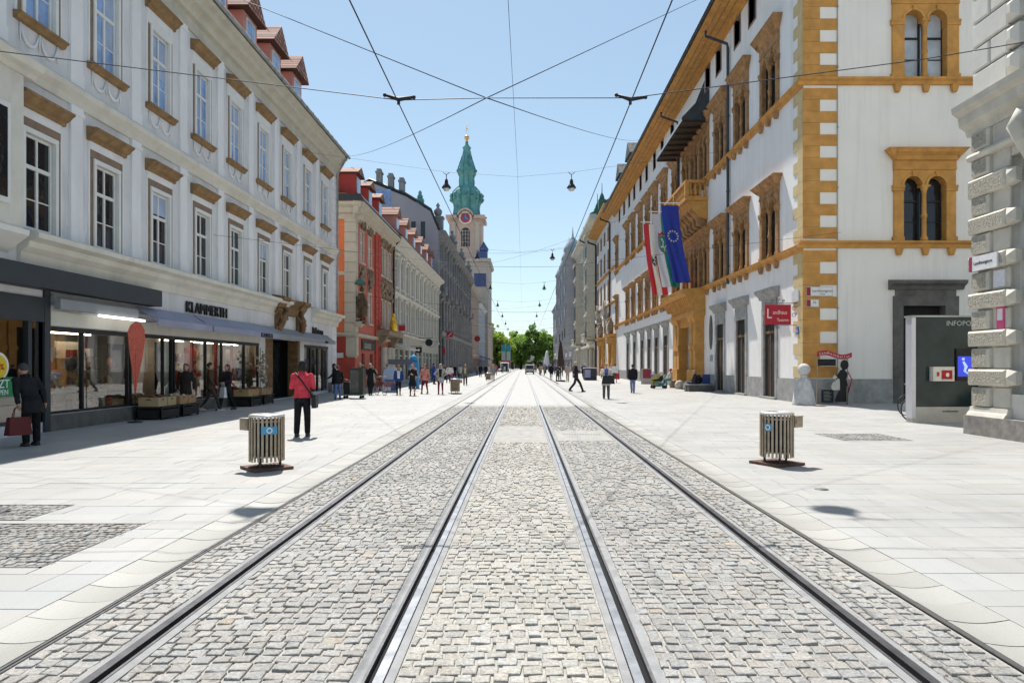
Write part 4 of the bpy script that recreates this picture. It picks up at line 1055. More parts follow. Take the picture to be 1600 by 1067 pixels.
b = MB()
for k in range(8):
    a_ = PI / 8 + k * PI / 4
    b.tube([(r * .0484 * 1.03 * math.cos(a_), 4.9 + r * .0484 * 1.03 * math.sin(a_), 77.25 - z * .04842) for r, z in prf[1:20]], .13, 5)
for z, r in ((505, 100), (318, 60), (430, 60), (480, 99)):
    for k in range(16):
        a_ = k * PI / 8; b.ball((r * .0484 * math.cos(a_), 4.9 + r * .0484 * math.sin(a_), 77.25 - z * .04842), .6 if z > 450 else .38, n=6)
tp('spire_ribs', b, M['copper'])
b = MB(); b.ball((0, 4.9, 77.25 - 105 * .0484), .8, n=12); b.lathe([(.55, 0), (.3, .5), (.5, .8), (.2, 1.1)], (0, 4.9, 77.25 - 132 * .0484), 10); tp('gold_ball', b, M['gold'])
b = MB(); b.tube([(0, 4.9, 72.5), (0, 4.9, 77)], .07, 5)
for k in range(12):
    a_ = k * PI / 6; b.tube([(0, 4.9, 75), (1.1 * math.cos(a_), 4.9, 75 + 1.1 * math.sin(a_))], .04, 4)
tp('cross', b, fl(.75, .7, .6))
plain_house('beige_church_house', 'narrow beige stone house just past the church front', -10.75, 215, 240, [(5, 2.4), (9, 2.4)], 5, 14.5, M['beige_stone'], M['cream'], M['glass_dark'], roof=M['brown_roof'])
plain_house('distant_left_house', 'distant pale house closing the left side of the street near the trees', -11.6, 241, 275, [(5, 2.2), (9, 2.2)], 6, 12, M['cream_pale'], M['cream'], M['glass_dark'], roof=M['brown_roof'])
# ------------------------------------------------------------------ the white renaissance palace on the right
H = Bld('white_palace', 'long white renaissance palace with ochre twin-arched windows, corner ashlar and a balcony above its portal', 'palace', 12.1, 29.5, 90.0, 'R')
HS = [33.5, 37.9, 41.95]; HG = [45.7, 48.15, 50.6]; HF = [54.2, 58.6, 62.6, 66.4, 70.5, 75.0, 79.2, 88.2]
HA = HS + HG + HF
HD = HS + [54.0, 58.0, 62.0, 65.6, 69.5, 74.3, 79.0]
SM = [31.6, 36.1, 38.6, 42.3, 44.8, 55.5, 59.5, 63, 67, 70.5, 74.5, 78, 82, 86]
w = MB()
OW = 1.05
hl = []
for d in HA:
    u = H.u(d)
    hl += [(u - OW, u + OW, 6.85, 9.75), (u - OW, u + OW, 13.95, 17.0)]
for d in HD: hl.append((H.u(d) - .78, H.u(d) + .78, .05, 4.15))
hl.append((H.u(49.0) - 1.7, H.u(49.0) + 1.7, .03, 4.4))
for d in SM: hl.append((H.u(d) - .5, H.u(d) + .5, 19.75, 21.3))
wallholes(w, H.a, H.b, 0, 21.6, hl, .42)
DEP = 16
w.quad((H.a, 0, 0), (H.a, 0, 21.6), (H.a, DEP, 21.6), (H.a, DEP, 0)); w.quad((H.a, 0, 21.6), (H.b, 0, 21.6), (H.b, DEP, 21.6), (H.a, DEP, 21.6)); w.quad((H.a, DEP, 0), (H.a, DEP, 21.6), (H.b, DEP, 21.6), (H.b, DEP, 0))
H.part('wall', w, M['white_wall'])

def arch_plate(mb, cx, half, zs, zt, u0, u1, y0, y1, n=8, m=0):
    """plate from u0 to u1 up to zt with a round-headed opening (springing at zs) in it"""
    pts = [(cx + half * math.cos(PI - PI * k / n), zs + half * math.sin(PI - PI * k / n)) for k in range(n + 1)]
    mb.quad((u0, y0, zs), (pts[0][0], y0, zs), (pts[0][0], y0, zt), (u0, y0, zt), m)
    mb.quad((pts[-1][0], y0, zs), (u1, y0, zs), (u1, y0, zt), (pts[-1][0], y0, zt), m)
    for k in range(n):
        a, b = pts[k], pts[k + 1]
        mb.quad((a[0], y0, a[1]), (b[0], y0, b[1]), (b[0], y0, zt), (a[0], y0, zt), m)
        mb.quad((a[0], y0, a[1]), (a[0], y1, a[1]), (b[0], y1, b[1]), (b[0], y0, b[1]), m)
    # raised archivolt
    po = [(cx + half * 1.28 * math.cos(PI - PI * k / n), zs + half * 1.28 * math.sin(PI - PI * k / n)) for k in range(n + 1)]
    for k in range(n):
        a, b, c, d = pts[k], pts[k + 1], po[k + 1], po[k]
        mb.add([(a[0], y0 - .035, a[1]), (b[0], y0 - .035, b[1]), (c[0], y0 - .035, c[1]), (d[0], y0 - .035, d[1]), (a[0], y0, a[1]), (b[0], y0, b[1]), (c[0], y0, c[1]), (d[0], y0, d[1])],
               [(0, 1, 2, 3), (3, 2, 6, 7), (0, 4, 5, 1)], m)
    mb.frus(cx, y0 - .04, zs + half * .95, zs + half * 1.45, .05, .04, .08, .06, m)

def twin(h, hs, mstone, W_=2.5, mg=None, DP=.13):
    """twin-arched window; h opening height to the arch tops, hs total height with its hood"""
    op = .40; zs = h - op
    t = MB()
    for s_ in (-1, 1):
        x0, x1 = sorted((s_ * .92, s_ * W_ / 2)); t.box(x0, x1, -.10, .30, 0, zs - .0)
        x0, x1 = sorted((s_ * .90, s_ * (W_ / 2 + .06))); t.box(x0, x1, -.14, .28, zs - .24, zs - .1); t.box(x0 - .01, x1 + .01, -.16, .28, zs - .1, zs + .005)
        t.box(x0, x1, -.13, .28, 0, .18)
    for s_ in (-1, 1):
        arch_plate(t, s_ * .51, op, zs, h + .28, -W_ / 2 if s_ < 0 else 0, 0 if s_ < 0 else W_ / 2, -.09, .3)
    t.quad((-W_ / 2, -.09, h + .28), (W_ / 2, -.09, h + .28), (W_ / 2, .0, h + .28), (-W_ / 2, .0, h + .28))
    for s_ in (-1, 1): t.quad((s_ * W_ / 2, -.09, zs), (s_ * W_ / 2, 0.01, zs), (s_ * W_ / 2, 0.01, h + .28), (s_ * W_ / 2, -.09, h + .28))
    kids = []
    c = MB(); c.lathe([(.16, 0), (.16, .12), (.12, .18), (.105, .3), (.1, zs * .42), (.125, zs * .44), (.125, zs * .48), (.1, zs * .5), (.09, zs - .32), (.12, zs - .28), (.1, zs - .25), (.17, zs - .08), (.17, zs)], (0, .0, 0), 12)
    c.box(-.19, .19, -.16, .2, zs - .06, zs + .01); kids.append(('column', c.mesh('column', mstone), (0, 0, 0)))
    hd = MB(); z0 = h + .28
    hd.prof([(0, z0), (-.13, z0 + .002), (-.13, z0 + .12), (-.10, z0 + .13), (-.10, z0 + (hs - z0) * .45), (-.2, z0 + (hs - z0) * .5), (-.24, z0 + (hs - z0) * .68), (-.40, z0 + (hs - z0) * .84), (-.43, hs), (0, hs + .05)], -W_ / 2 - .02, W_ / 2 + .02)
    # wider projecting top, mitred ends
    a, b = z0 + (hs - z0) * .5, hs
    for s_ in (-1, 1):
        x = s_ * (W_ / 2 + .02)
        hd.add([(x, 0, a), (x, -.2, a), (x + s_ * .34, -.43, b), (x + s_ * .34, 0, b), (x, -.43, b), (x, 0, b)], [(0, 1, 2, 3), (1, 4, 2), (3, 2, 4, 5)])
    hd.box(-W_ / 2 - .38, W_ / 2 + .38, -.46, 0, hs + .0, hs + .05)
    kids.append(('hood', hd.mesh('window_hood', mstone), (0, 0, 0)))
    bk = MB(); bk.frus(0, -.1, -.62, -.3, .09, .06, .15, .12); bk = bk.mesh('window_console', mstone)
    for x in (-W_ / 2 + .2, 0, W_ / 2 - .2): kids.append(('console', bk, (x, 0, 0)))
    for s_ in (-1, 1):
        f = MB(); cx = s_ * .51
        f.box(cx - .46, cx - .37, DP, DP + .06, 0, h + .1); f.box(cx + .37, cx + .46, DP, DP + .06, 0, h + .1); f.box(cx - .37, cx + .37, DP, DP + .06, 0, .07); f.box(cx - .37, cx + .37, DP - .01, DP + .06, h * .62, h * .62 + .09); f.box(cx - .37, cx + .37, DP + .01, DP + .06, h * .31, h * .31 + .04)
        kids.append(('frame', f.mesh('casement', M['dark_metal']), (0, 0, 0)))
    kids.append(('pane', pane_mb(2.1, h + .2, DP + .04).mesh('window_pane', mg or M['glass_dark']), (0, 0, 0)))
    return Proto('window', t.mesh('twin_window', mstone), kids)
t1 = twin(2.78, 3.72, M['ochre_old_shaded']); t2 = twin(2.78, 4.1, M['ochre_old_shaded'])
for d in HA:
    t1.place(H.root, (H.u(d), 0, 6.86)); t2.place(H.root, (H.u(d), 0, 13.97))
SB = [(0, -.28), (-.10, -.28), (-.13, -.14), (-.24, -.08), (-.26, 0.0), (0, .03)]
for z in (6.85, 13.95):
    q = MB(); q.prof(sc_prof(SB, 1, z), H.a - .002, H.b); H.part('sill_band', q, M['ochre'])
sw = MB(); sw.box(-.62, -.5, -.03, .2, -.1, 1.65); sw.box(.5, .62, -.03, .2, -.1, 1.65); sw.box(-.5, .5, -.03, .2, -.1, 0); sw.box(-.5, .5, -.03, .2, 1.55, 1.65)
sw = Proto('attic_window', sw.mesh('attic_window', M['brown_strip']), [('pane', pane_mb(1.0, 1.6, .2).mesh('window_pane', M['glass_dark']), (0, 0, 0))])
for d in SM: sw.place(H.root, (H.u(d), 0, 19.75))
# eaves: wide coved ochre cornice, dark gutter
q = MB(); q.prof([(0, 21.25), (-.12, 21.25), (-.2, 21.42), (-.3, 21.45), (-1.2, 21.5), (-1.28, 21.62), (-1.5, 21.68), (-1.52, 21.9), (0, 22.0)], H.a - .5, H.b); H.part('eaves_cornice', q, M['ochre'])
q = MB()
for k in range(3): q.tube([(H.a - .5, -.5 - .38 * k, 21.47), (H.b, -.5 - .38 * k, 21.47)], .035, 5)
H.part('eaves_moulding', q, M['ochre_old_shaded'])
q = MB(); q.tube([(H.a - .5, -1.6, 21.9), (H.b, -1.6, 21.9)], .12, 8); H.part('gutter', q, M['dark_pipe'])
q = MB(); roof_gable(q, H.a - .5, H.b, 22.0, 1.5, DEP, 7); H.part('roof', q, M['dark_roof'])
for d in (76, 84): dormer(H, H.u(d), -.3, 22.6, 3.2, 2.2, 5, (M['white_wall'], M['white_frame']), M['dark_roof'], 1.6)
for d, z1, z0 in ((40.0, 20.2, 6.4), (52.9, 20.2, 6.9), (94.0, 0, 0)):
    if z1: downpipe(H, H.u(d), -.13, z0, z1, M['dark_pipe'], .085, 1.3)
# corner ashlar
q = MB(); z = 1.1; k = 0
while z < 21:
    if not (6.5 < z + .25 < 6.9 or 13.6 < z + .25 < 14.0):
        long = k % 2 == 0
        q.box(H.b - (1.05 if long else .55), H.b - .004, -.035, .01, z + .005, z + .495)
    z += .5; k += 1
H.part('corner_quoins', q, mat('ochre_sunlit', (.60, .47, .25), .85, .1, 2, bump=.15, stain=.2, stcol=(.3, .22, .1)))  # paler copy of the ochre, sunlight on the street face put into colour
cuts = sorted([(H.u(d) - 1.05, H.u(d) + 1.05) for d in HD] + [(H.u(49) - 3.9, H.u(49) + 3.9)])
x = H.a
for a_, b_ in cuts:
    if a_ > x: p = MB(); p.box(x, a_, -.06, 0, 0, 1.05); H.part('plinth', p, M['grey_stone'])
    x = b_
p = MB(); p.box(x, H.b - .004, -.06, .0, 0, 1.05)
H.part('plinth', p, M['grey_stone'])
# stone door cases
ds = MB()
for s_ in (-1, 1): x0, x1 = sorted((s_ * .76, s_ * 1.04)); ds.box(x0, x1, -.07, .42, 0, 4.15)
ds.box(-1.04, 1.04, -.075, .42, 4.15, 4.45); ds.box(-1.0, 1.0, -.07, 0, 4.45, 4.9); ds.prof([(0, 4.9), (-.1, 4.9), (-.16, 5.05), (-.34, 5.2), (-.38, 5.36), (0, 5.42)], -1.25, 1.25); ds.box(-1.06, 1.06, -.2, .02, 0, .1)
dl = MB(); dl.box(-.76, .76, .03, .09, .1, 4.15)  # near-black leaf close to the wall: deep doorway's shade put into its colour
df = MB(); df.box(-.03, .03, .01, .04, .1, 3.2); df.box(-.76, .76, .005, .04, 3.2, 3.32)
for s_ in (-1, 1): x0, x1 = sorted((s_ * .7, s_ * .76)); df.box(x0, x1, .012, .04, .1, 4.15)
dp = Proto('door', ds.mesh('door_case', M['grey_stone']), [('shaded_door_leaf', dl.mesh('shaded_door_leaf', M['interior_dark']), (0, 0, 0)), ('frame', df.mesh('door_frame', M['carved_wood']), (0, 0, 0))])
for d in HD: dp.place(H.root, (H.u(d), 0, 0))
# portal with banded columns and a heavy corbelled entablature
pu_ = H.u(49)
p = MB()
for x in (-2.9, -1.95, 1.95, 2.9):
    p.box(pu_ + x - .45, pu_ + x + .45, -.75, .01, 0, 1.35); p.box(pu_ + x - .36, pu_ + x + .36, -.6, .01, 1.35, 4.9)
    p.frus(pu_ + x, -.35, 4.6, 4.95, .36, .3, .5, .45); p.box(pu_ + x - .42, pu_ + x + .42, -.66, .01, 2.7, 3.0)
p.box(pu_ - 1.6, pu_ + 1.6, -.5, .01, 4.35, 4.95)
p.prof([(0, 4.95), (-.8, 4.95), (-.8, 5.3), (-.7, 5.32), (-.75, 5.7), (-1.0, 5.9), (-1.1, 6.2), (-1.55, 6.45), (-1.6, 6.7), (0, 6.83)], pu_ - 3.6, pu_ + 3.6)
for k in range(15): p.frus(pu_ - 3.4 + k * .486, -.95, 5.55, 6.2, .1, .1, .14, .3)
H.part('portal', p, M['ochre'])
p = MB(); p.box(pu_ - 1.6, pu_ + 1.6, .2, .3, .03, 4.35); H.part('portal_gate', p, M['interior_dark'])
# balcony on curved corbels
bu0, bu1 = H.u(51.6), H.u(44.7)
b = MB(); b.box(bu0, bu1, -1.5, .01, 12.45, 12.72); b.prof([(0, 11.2), (-.5, 11.35), (-1.1, 12.0), (-1.35, 12.44), (0, 12.44)], bu0 + .1, bu1 - .1)
bal = H.part('balcony', b, M['ochre'])
for k in range(7):
    u = bu0 + .5 + k * (bu1 - bu0 - 1) / 6
    b = MB(); b.prof([(-.01, 10.2), (-.25, 10.3), (-.3, 10.75), (-.62, 10.95), (-.68, 11.5), (-1.05, 11.7), (-1.1, 12.2), (-1.42, 12.46), (0, 12.46)], u - .24, u + .24, 0); H.part('corbel', b, M['ochre_old_shaded'], bal)
b = MB(); b.box(bu0, bu1, -1.5, -1.28, 13.6, 13.78)
for s_ in (bu0, bu1 - .22): b.box(s_, s_ + .22, -1.279, .0, 13.6, 13.78)
for x in (bu0 + .13, (bu0 + bu1) / 2, bu1 - .13): b.box(x - .13, x + .13, -1.52, -1.26, 12.721, 13.6)
BP = [(.06, 0), (.1, .2), (.1, .3), (.05, .55), (.07, .7), (.06, .88)]
n = 20
for k in range(1, n): b.lathe(BP, (bu0 + k * (bu1 - bu0) / n, -1.39, 12.72), 7)
for k in range(4):
    for s_ in (bu0 + .11, bu1 - .11): b.lathe(BP, (s_, -.2 - k * .31, 12.72), 7)
H.part('balustrade', b, M['ochre'], bal)
# timber canopy over the balcony
b = MB(); u0, u1 = H.u(53.3), H.u(44.5)
b.prof([(0, 17.72), (-1.75, 17.62), (-1.78, 17.74), (0, 19.6)], u0, u1); cnp = H.part('canopy', b, M['sheet'])
b = MB()
for k in range(8): u = u0 + .1 + k * (u1 - u0 - .3) / 7; b.prof([(0, 17.5), (-1.7, 17.46), (-1.7, 17.61), (0, 17.71)], u, u + .12)
b.prof([(0, 17.69), (-1.74, 17.59), (-1.74, 17.615), (0, 17.715)], u0 + .01, u1 - .01); H.part('canopy_rafters', b, mat('dark_timber', (.05, .035, .025), .8, .3, 4), cnp)
b = MB(); b.prof([(-.3, 18.0), (-1.2, 17.95), (-.3, 20.2)], u1, u1 + .02); b.prof([(0.0, 17.6), (-1.79, 17.6), (-1.8, 17.76), (0, 19.65)], u1 + .003, u1 + .05); H.part('canopy_side', b, M['dark_pipe'], cnp)
# oval niche and small plate by the portal
b = MB(); b.prof([(H.u(44) + .34 * math.cos(2 * PI * k / 24), 3.75 + 1.1 * math.sin(2 * PI * k / 24)) for k in range(24)], -.05, .02, 0, 'y'); H.part('oval_tablet', b, M['dark_stone'])
wall_sign(H.root, 'plaque', H.u(43.9), 0, 1.9, .5, .4, M['grey_stone'])
wall_sign(H.root, 'house_number', H.b - .55, -.035, 3.0, .28, .34, fl(.1, .16, .45), .03)
hn = wall_sign(H.root, 'notice_board', H.b - .75, -.036, 4.45, .75, .5, fl(.6, .6, .6), .04)
text(H.root, '16', .2, (H.b - .66, -.07, 3.08), FACE, M['white_frame'])
# ---- the side wall facing the lane
S_ = H.root
G = Bld('white_palace_lane_wall', 'x', 'x', 29.5, 12.1, 27.0, 'S'); G.root.parent = S_
# keep the lane wall as a part of the palace
G.root.location = (H.b, 0, 0); G.root.rotation_euler = (0, 0, PI / 2); G.root.name = 'lane_wall'
for k_ in ('label', 'category'):
    if k_ in G.root: del G.root[k_]
LW = 14.9
def gu(x): return (x - 818) * 29.35 / 1067 - 12.1       # photo column -> distance from the corner
gr = G.root
G.w_ = None
wc = gu(1447)
w = MB(); wallholes(w, 0, LW, 0, 21.6, [(wc - OW, wc + OW, 6.98, 9.8), (wc - OW, wc + OW, 14.0, 17.0), (gu(1412), gu(1480), .03, 4.2)], .42, mr=0)
wo = w.build('wall', M['white_side'], gr)
p1 = twin(2.78, 3.88, M['ochre'], 2.66, DP=.27); p2 = twin(2.9, 4.1, M['ochre'], 2.86, M['glass_pale'], DP=.27)
p1.place(gr, (wc, 0, 7.0)); p2.place(gr, (wc + .03, 0, 14.02))
for z in (6.98, 14.0): q = MB(); q.prof(sc_prof(SB, 1, z), -.26, LW); q.build('sill_band', M['ochre'], gr)
q = MB(); z = 1.1; k = 0
while z < 21:
    if not (6.5 < z + .25 < 7.0 or 13.6 < z + .25 < 14.05):
        q.box(-.036, 1.44 if k % 2 == 0 else .70, -.03, .02, z + .006, z + .494)
    z += .5; k += 1
q.build('corner_quoins', M['ochre'], gr)
q = MB(); q.box(1.44, 1.47, -.05, 0, 0, 21.5)
z = 1.5
while z < 21: q.ball((1.455, -.06, z), .045, n=6); z += 2.6
q.build('lightning_rod', M['zinc'], gr)
q = MB(); q.box(-.06, gu(1398), -.06, 0, 0, 1.05); q.build('plinth', M['grey_stone'], gr); q = MB(); q.box(gu(1506), LW, -.06, 0, 0, 1.05); q.build('plinth', M['grey_stone'], gr)
q = MB(); x0, x1, x2, x3 = gu(1398), gu(1413), gu(1479), gu(1500)
q.box(x0, x1, -.1, .4, 0, 4.2); q.box(x2, x3, -.1, .4, 0, 4.2); q.box(x0, x3, -.102, .4, 4.2, 4.62); q.box(x0 + .1, x3 - .1, -.07, 0, 4.62, 4.9); q.prof([(0, 4.9), (-.12, 4.9), (-.2, 5.05), (-.4, 5.15), (-.42, 5.28), (0, 5.33)], x0 - .2, x3 + .2)
dd = q.build('door', M['dark_stone'], gr)
q = MB(); q.box(x1, x2, .3, .36, 0, 4.2); q.build('shaded_door_leaf', M['interior_dark'], dd)
q = MB(); q.prof([(0, 21.25), (-.12, 21.25), (-.2, 21.42), (-.3, 21.45), (-1.2, 21.5), (-1.28, 21.62), (-1.5, 21.68), (-1.52, 21.9), (0, 22.0)], .0, LW); q.build('eaves_cornice', M['ochre'], gr)
# street-name plates on the ashlar
def street_sign(u0, u1, z0, z1, s, sub, size):
    t = MB(); t.box(u0, u1, -.075, -.03, z0, z1); o = t.build('street_sign', fl(.62, .60, .55), gr)
    t = MB(); t.box(u0, u0 + .16, -.079, -.072, z0 + .02, z1 - .02); t.build('red_strip', fl(.3, .02, .05), o)
    t = MB(); t.box(u0 + .17, u1 - .03, -.079, -.072, z0 + .03, z1 - .03); t.build('enamel_plate', fl(.75, .75, .72), o)
    text(o, s, size, (u0 + .24, -.08, z0 + (z1 - z0) * .45), FACE, M['dark_metal'], ext=.003)
    if sub: text(o, sub, size * .5, (u0 + .55, -.08, z0 + .06), FACE, M['dark_metal'], ext=.003)
street_sign(gu(1262), gu(1303), 4.62, 5.02, 'Landhausgasse', 'Altstadt', .15)
street_sign(gu(1262), gu(1281), 4.15, 4.48, '16', '', .16)

# ---- armoury next door
Z = Bld('armoury_house', 'white armoury house with ochre portals and small ochre framed windows beyond the palace', 'building', 12.1, 90.1, 113.0, 'R')
ZD = [97, 101.5, 106, 110.5]
w = MB(); hl = [(Z.u(d) - .5, Z.u(d) + .5, z, z + hh) for d in ZD for z, hh in ((6.5, 2.4), (11, 2.6), (15.5, 2.4), (19.5, 1.6))] + [(Z.u(88.5 + 5) - 1.2, Z.u(93.5) + 1.2, .05, 4), (Z.u(104) - 1.4, Z.u(104) + 1.4, .05, 4.0)]
wallholes(w, Z.a, Z.b, 0, 22.6, hl, .3); shell(w, Z.a, Z.b, 0, 22.6, 14); Z.part('wall', w, M['white_wall'])
for z, hh in ((6.5, 2.4), (11, 2.6), (15.5, 2.4), (19.5, 1.6)):
    pw = simple_window(.98, hh, M['ochre_old_shaded'], M['glass_dark'], .16, None, pr=.1)
    for d in ZD: pw.place(Z.root, (Z.u(d), 0, z))
for z in (10.2, 14.8): q = MB(); q.prof(sc_prof(SB, 1, z), Z.a, Z.b); Z.part('sill_band', q, M['ochre'])
q = MB(); q.prof([(0, 22.2), (-.2, 22.3), (-1.3, 22.6), (-1.5, 22.9), (-1.5, 23.1), (0, 23.2)], Z.a, Z.b); Z.part('eaves_cornice', q, M['ochre'])
q = MB(); roof_gable(q, Z.a, Z.b, 23.2, 1.5, 14, 6); Z.part('roof', q, M['dark_roof'])
for d in (91.6, 103.5):
    p = MB(); u = Z.u(d)
    for s_ in (-1, 1): p.box(u + s_ * 1.9 - .5, u + s_ * 1.9 + .5, -.5, .01, 0, 4.6)
    p.box(u - 2.6, u + 2.6, -.7, .01, 4.6, 5.3); p.prof([(0, 5.3), (-.9, 5.4), (-1, 5.7), (0, 5.8)], u - 2.8, u + 2.8); Z.part('portal', p, M['ochre'])
    for s_ in (-1, 1):
        q = MB(); x = u + s_ * 1.5; q.tube([(x, -.6, 5.8), (x + .05, -.65, 6.6), (x, -.6, 7.3), (x, -.6, 7.6)], [.34, .42, .4, .15], 8); q.ball((x, -.62, 7.75), .22); q.tube([(x, -.6, 7.2), (x + .4, -.9, 6.7)], .1, 6)
        Z.part('portal_statue', q, M['stucco'])
    q = MB(); q.tube([(u, -.7, 5.75), (u, -.75, 6.5), (u, -.7, 7.2)], [.2, .3, .2], 8); q.box(u - .35, u + .35, -.95, -.8, 5.9, 7.1); Z.part('shield', q, M['white_frame'])
for d in (99, 108):
    q = MB(); u = Z.u(d); q.lathe([(.5, 8.3), (.35, 8.1), (.5, 8.7)], (u, -.3, 0), 8); q.tube([(u, -.35, 8.7), (u + .1, -.45, 9.6), (u, -.4, 10.4)], [.3, .38, .2], 8); q.ball((u, -.4, 10.75), .24); q.tube([(u, -.4, 10.2), (u + .5, -.6, 9.8), (u + .55, -.6, 11)], .1, 6); Z.part('niche_statue', q, M['pale_stone'])
downpipe(Z, Z.u(94.8), -.15, .2, 21.2, M['dark_pipe'], .12, 1.3)
downpipe(Z, Z.a + .2, -.15, .2, 21.2, M['black'], .14, 1.3)

# ---- cream house with bay windows
E = Bld('cream_bay_house', 'tall cream house with projecting stone bays and balconies beyond the armoury', 'building', 12.1, 113.1, 157.0, 'R')
ED = [116, 123, 128, 133, 138.5, 145, 151, 155]
FZ = ((6, 3.0), (10.6, 3), (15.2, 2.8), (19.6, 2.4), (23.4, 1.8))
w = MB(); hl = [(E.u(d) - .7, E.u(d) + .7, z, z + hh) for d in ED for z, hh in FZ] + [(E.u(d) - 1.3, E.u(d) + 1.3, .1, 4.3) for d in ED]
wallholes(w, E.a, E.b, 0, 26.5, hl, .3); shell(w, E.a, E.b, 0, 26.5, 14); E.part('wall', w, M['cream'])
for z, hh in FZ:
    pw = simple_window(1.38, hh, M['cream_trim'], M['glass_dark'], .2, .9)
    for d in ED: pw.place(E.root, (E.u(d), 0, z))
for d in ED:
    t = MB(); t.box(E.u(d) - 1.3, E.u(d) + 1.3, .2, .26, .1, 4.3); E.part('shop_window', t, M['glass_dark'])
    t = MB(); t.lathe([(.5, 0), (.4, .6), (.33, 4.2), (.5, 4.6)], (E.u(d + 2.6), -.4, 0), 10); E.part('column', t, M['pale_stone'])
for d, zt in ((117.5, 23.5), (142, 22)):
    u = E.u(d); t = MB()
    t.prof([(u - 2.6, 0), (u - 1.9, -1.4), (u + 1.9, -1.4), (u + 2.6, 0)], 6.3, zt, 0, 'z'); t.frus(u, -.2, 4.6, 6.3, .6, .3, 2.4, 1.1); t.box(u - 2.4, u + 2.4, -1.7, 0, zt, zt + .4)
    bay = E.part('bay', t, M['cream'])
    for z, hh in FZ[:4]:
        for x in (-.95, .95):
            t = MB(); t.box(u + x - .6, u + x + .6, -1.46, -1.39, z + .3, z + hh); t.box(u + x - .05, u + x + .05, -1.5, -1.45, z + .3, z + hh); E.part('window', t, M['glass_dark'], bay)
        t = MB(); t.box(u - 2.2, u + 2.2, -1.6, 0, z - .6, z - .3); E.part('bay_cornice', t, M['cream_trim'], bay)
    t = MB(); t.box(u - 2.6, u + 2.6, -2.0, -1.4, 5.6, 5.9)
    for k in range(9): t.lathe([(.08, 0), (.12, .4), (.07, .9)], (u - 2.4 + k * .6, -1.85, 5.9), 6)
    t.box(u - 2.6, u + 2.6, -1.98, -1.7, 6.8, 7.0); E.part('balcony', t, M['cream_trim'], bay)
q = MB(); q.prof([(0, 25.6), (-.2, 25.7), (-.4, 26.1), (-1.1, 26.4), (-1.1, 26.7), (0, 26.8)], E.a, E.b); q.prof([(0, 4.8), (-.5, 4.9), (-.5, 5.3), (0, 5.4)], E.a, E.b); E.part('cornice', q, M['cream_trim'])
q = MB(); roof_gable(q, E.a, E.b, 26.8, 1.1, 14, 4); E.part('roof', q, M['green_patina'])
downpipe(E, E.u(132), -.15, .2, 25, M['black'], .14, 1)
for d in (114, 121, 150):
    t = MB(); u = E.u(d); t.box(u - .6, u + .6, .4, 1.6, 26.8, 29.2); t.lathe([(.5, 29.2), (.3, 30), (.08, 30.4), (.05, 32)], (u, 1, 0), 8); E.part('roof_turret', t, M['green_patina'])
f_ = plain_house('blue_grey_house', 'blue-grey ornate house with corner turrets far down the right side', 12.1, 157.2, 212, [(6, 2.8), (10.6, 2.8), (15.2, 2.6), (19.4, 2.4), (23.4, 2)], 9, 27, M['blue_grey'], M['gable_grey'], M['glass_dark'], 'R', roof=M['dark_roof'], ww=1.6)
for k, (x, r) in enumerate(((-22, 1.7), (-5, 1.5), (12, 1.7), (25, 1.9))):
    t = MB(); t.lathe([(.3, 5), (r, 6.5), (r, 28), (r * 1.2, 28.3), (r * 1.1, 29), (r * .7, 30.5), (.3, 31.5), (.05, 34)], (x, -.6, 0), 10); f_.part('corner_turret', t, M['blue_grey'])
    for z in (8, 13, 18, 23):
        t = MB(); t.box(x - .5, x + .5, -.66 - r, -.6 - r + .1, z, z + 2.2); f_.part('window', t, M['glass_dark'])
for x in (20, 8, -3): t = MB(); t.box(x - .8, x + .8, 2, 3.2, 27, 33); f_.part('chimney', t, M['blue_grey'])
t = MB(); t.box(f_.a + 2, f_.a + 12, -2.6, 0, 4.6, 5.2); f_.part('shop_canopy', t, M['cream_trim'])
plain_house('distant_right_house', 'distant grey house at the far end of the right side', 11.9, 212.2, 275, [(6, 2.6), (10.6, 2.6), (15.2, 2.6), (19, 2)], 10, 23, M['gable_grey'], M['blue_grey'], M['glass_dark'], 'R', roof=M['dark_roof'], ww=1.6)
cl = plain_house('distant_square_house', 'distant pale building across the square behind the trees', 330, -60, 60, [(4, 2.4)], 24, 9.5, M['cream_pale'], M['cream'], M['glass_dark'], 'S', roof=M['dark_roof'], ww=1.8, rise=1.5)

# ---- rusticated corner house at the right edge
F = Bld('rusticated_corner_house', 'grey rusticated stone corner house at the right edge of the street', 'building', 10.85, 4.0, 16.3, 'R')
w = MB(); wallholes(w, F.a, F.b, 0, 22, [(F.u(14.55) - .7, F.u(14.55) + .7, 1.0, 6.3), (F.u(14.5) - .7, F.u(14.5) + .7, 8.6, 13)], .4); shell(w, F.a, F.b, 0, 22, 12); F.part('wall', w, M['rust_smooth'])
for z0, z1 in ((1.0, 6.3), (8.6, 13)):
    p = MB(); p.quad((F.u(14.55) - .75, .36, z0), (F.u(14.55) + .75, .36, z0), (F.u(14.55) + .75, .36, z1), (F.u(14.55) - .75, .36, z1)); wd = F.part('window', p, M['glass_dark'])
    f = MB(); f.box(F.u(14.55) - .7, F.u(14.55) - .6, .25, .34, z0, z1); f.box(F.u(14.55) + .6, F.u(14.55) + .7, .25, .34, z0, z1); f.box(F.u(14.55) - .6, F.u(14.55) + .6, .25, .34, z0 + 3.2, z0 + 3.3); F.part('frame', f, M['white_frame'], wd)
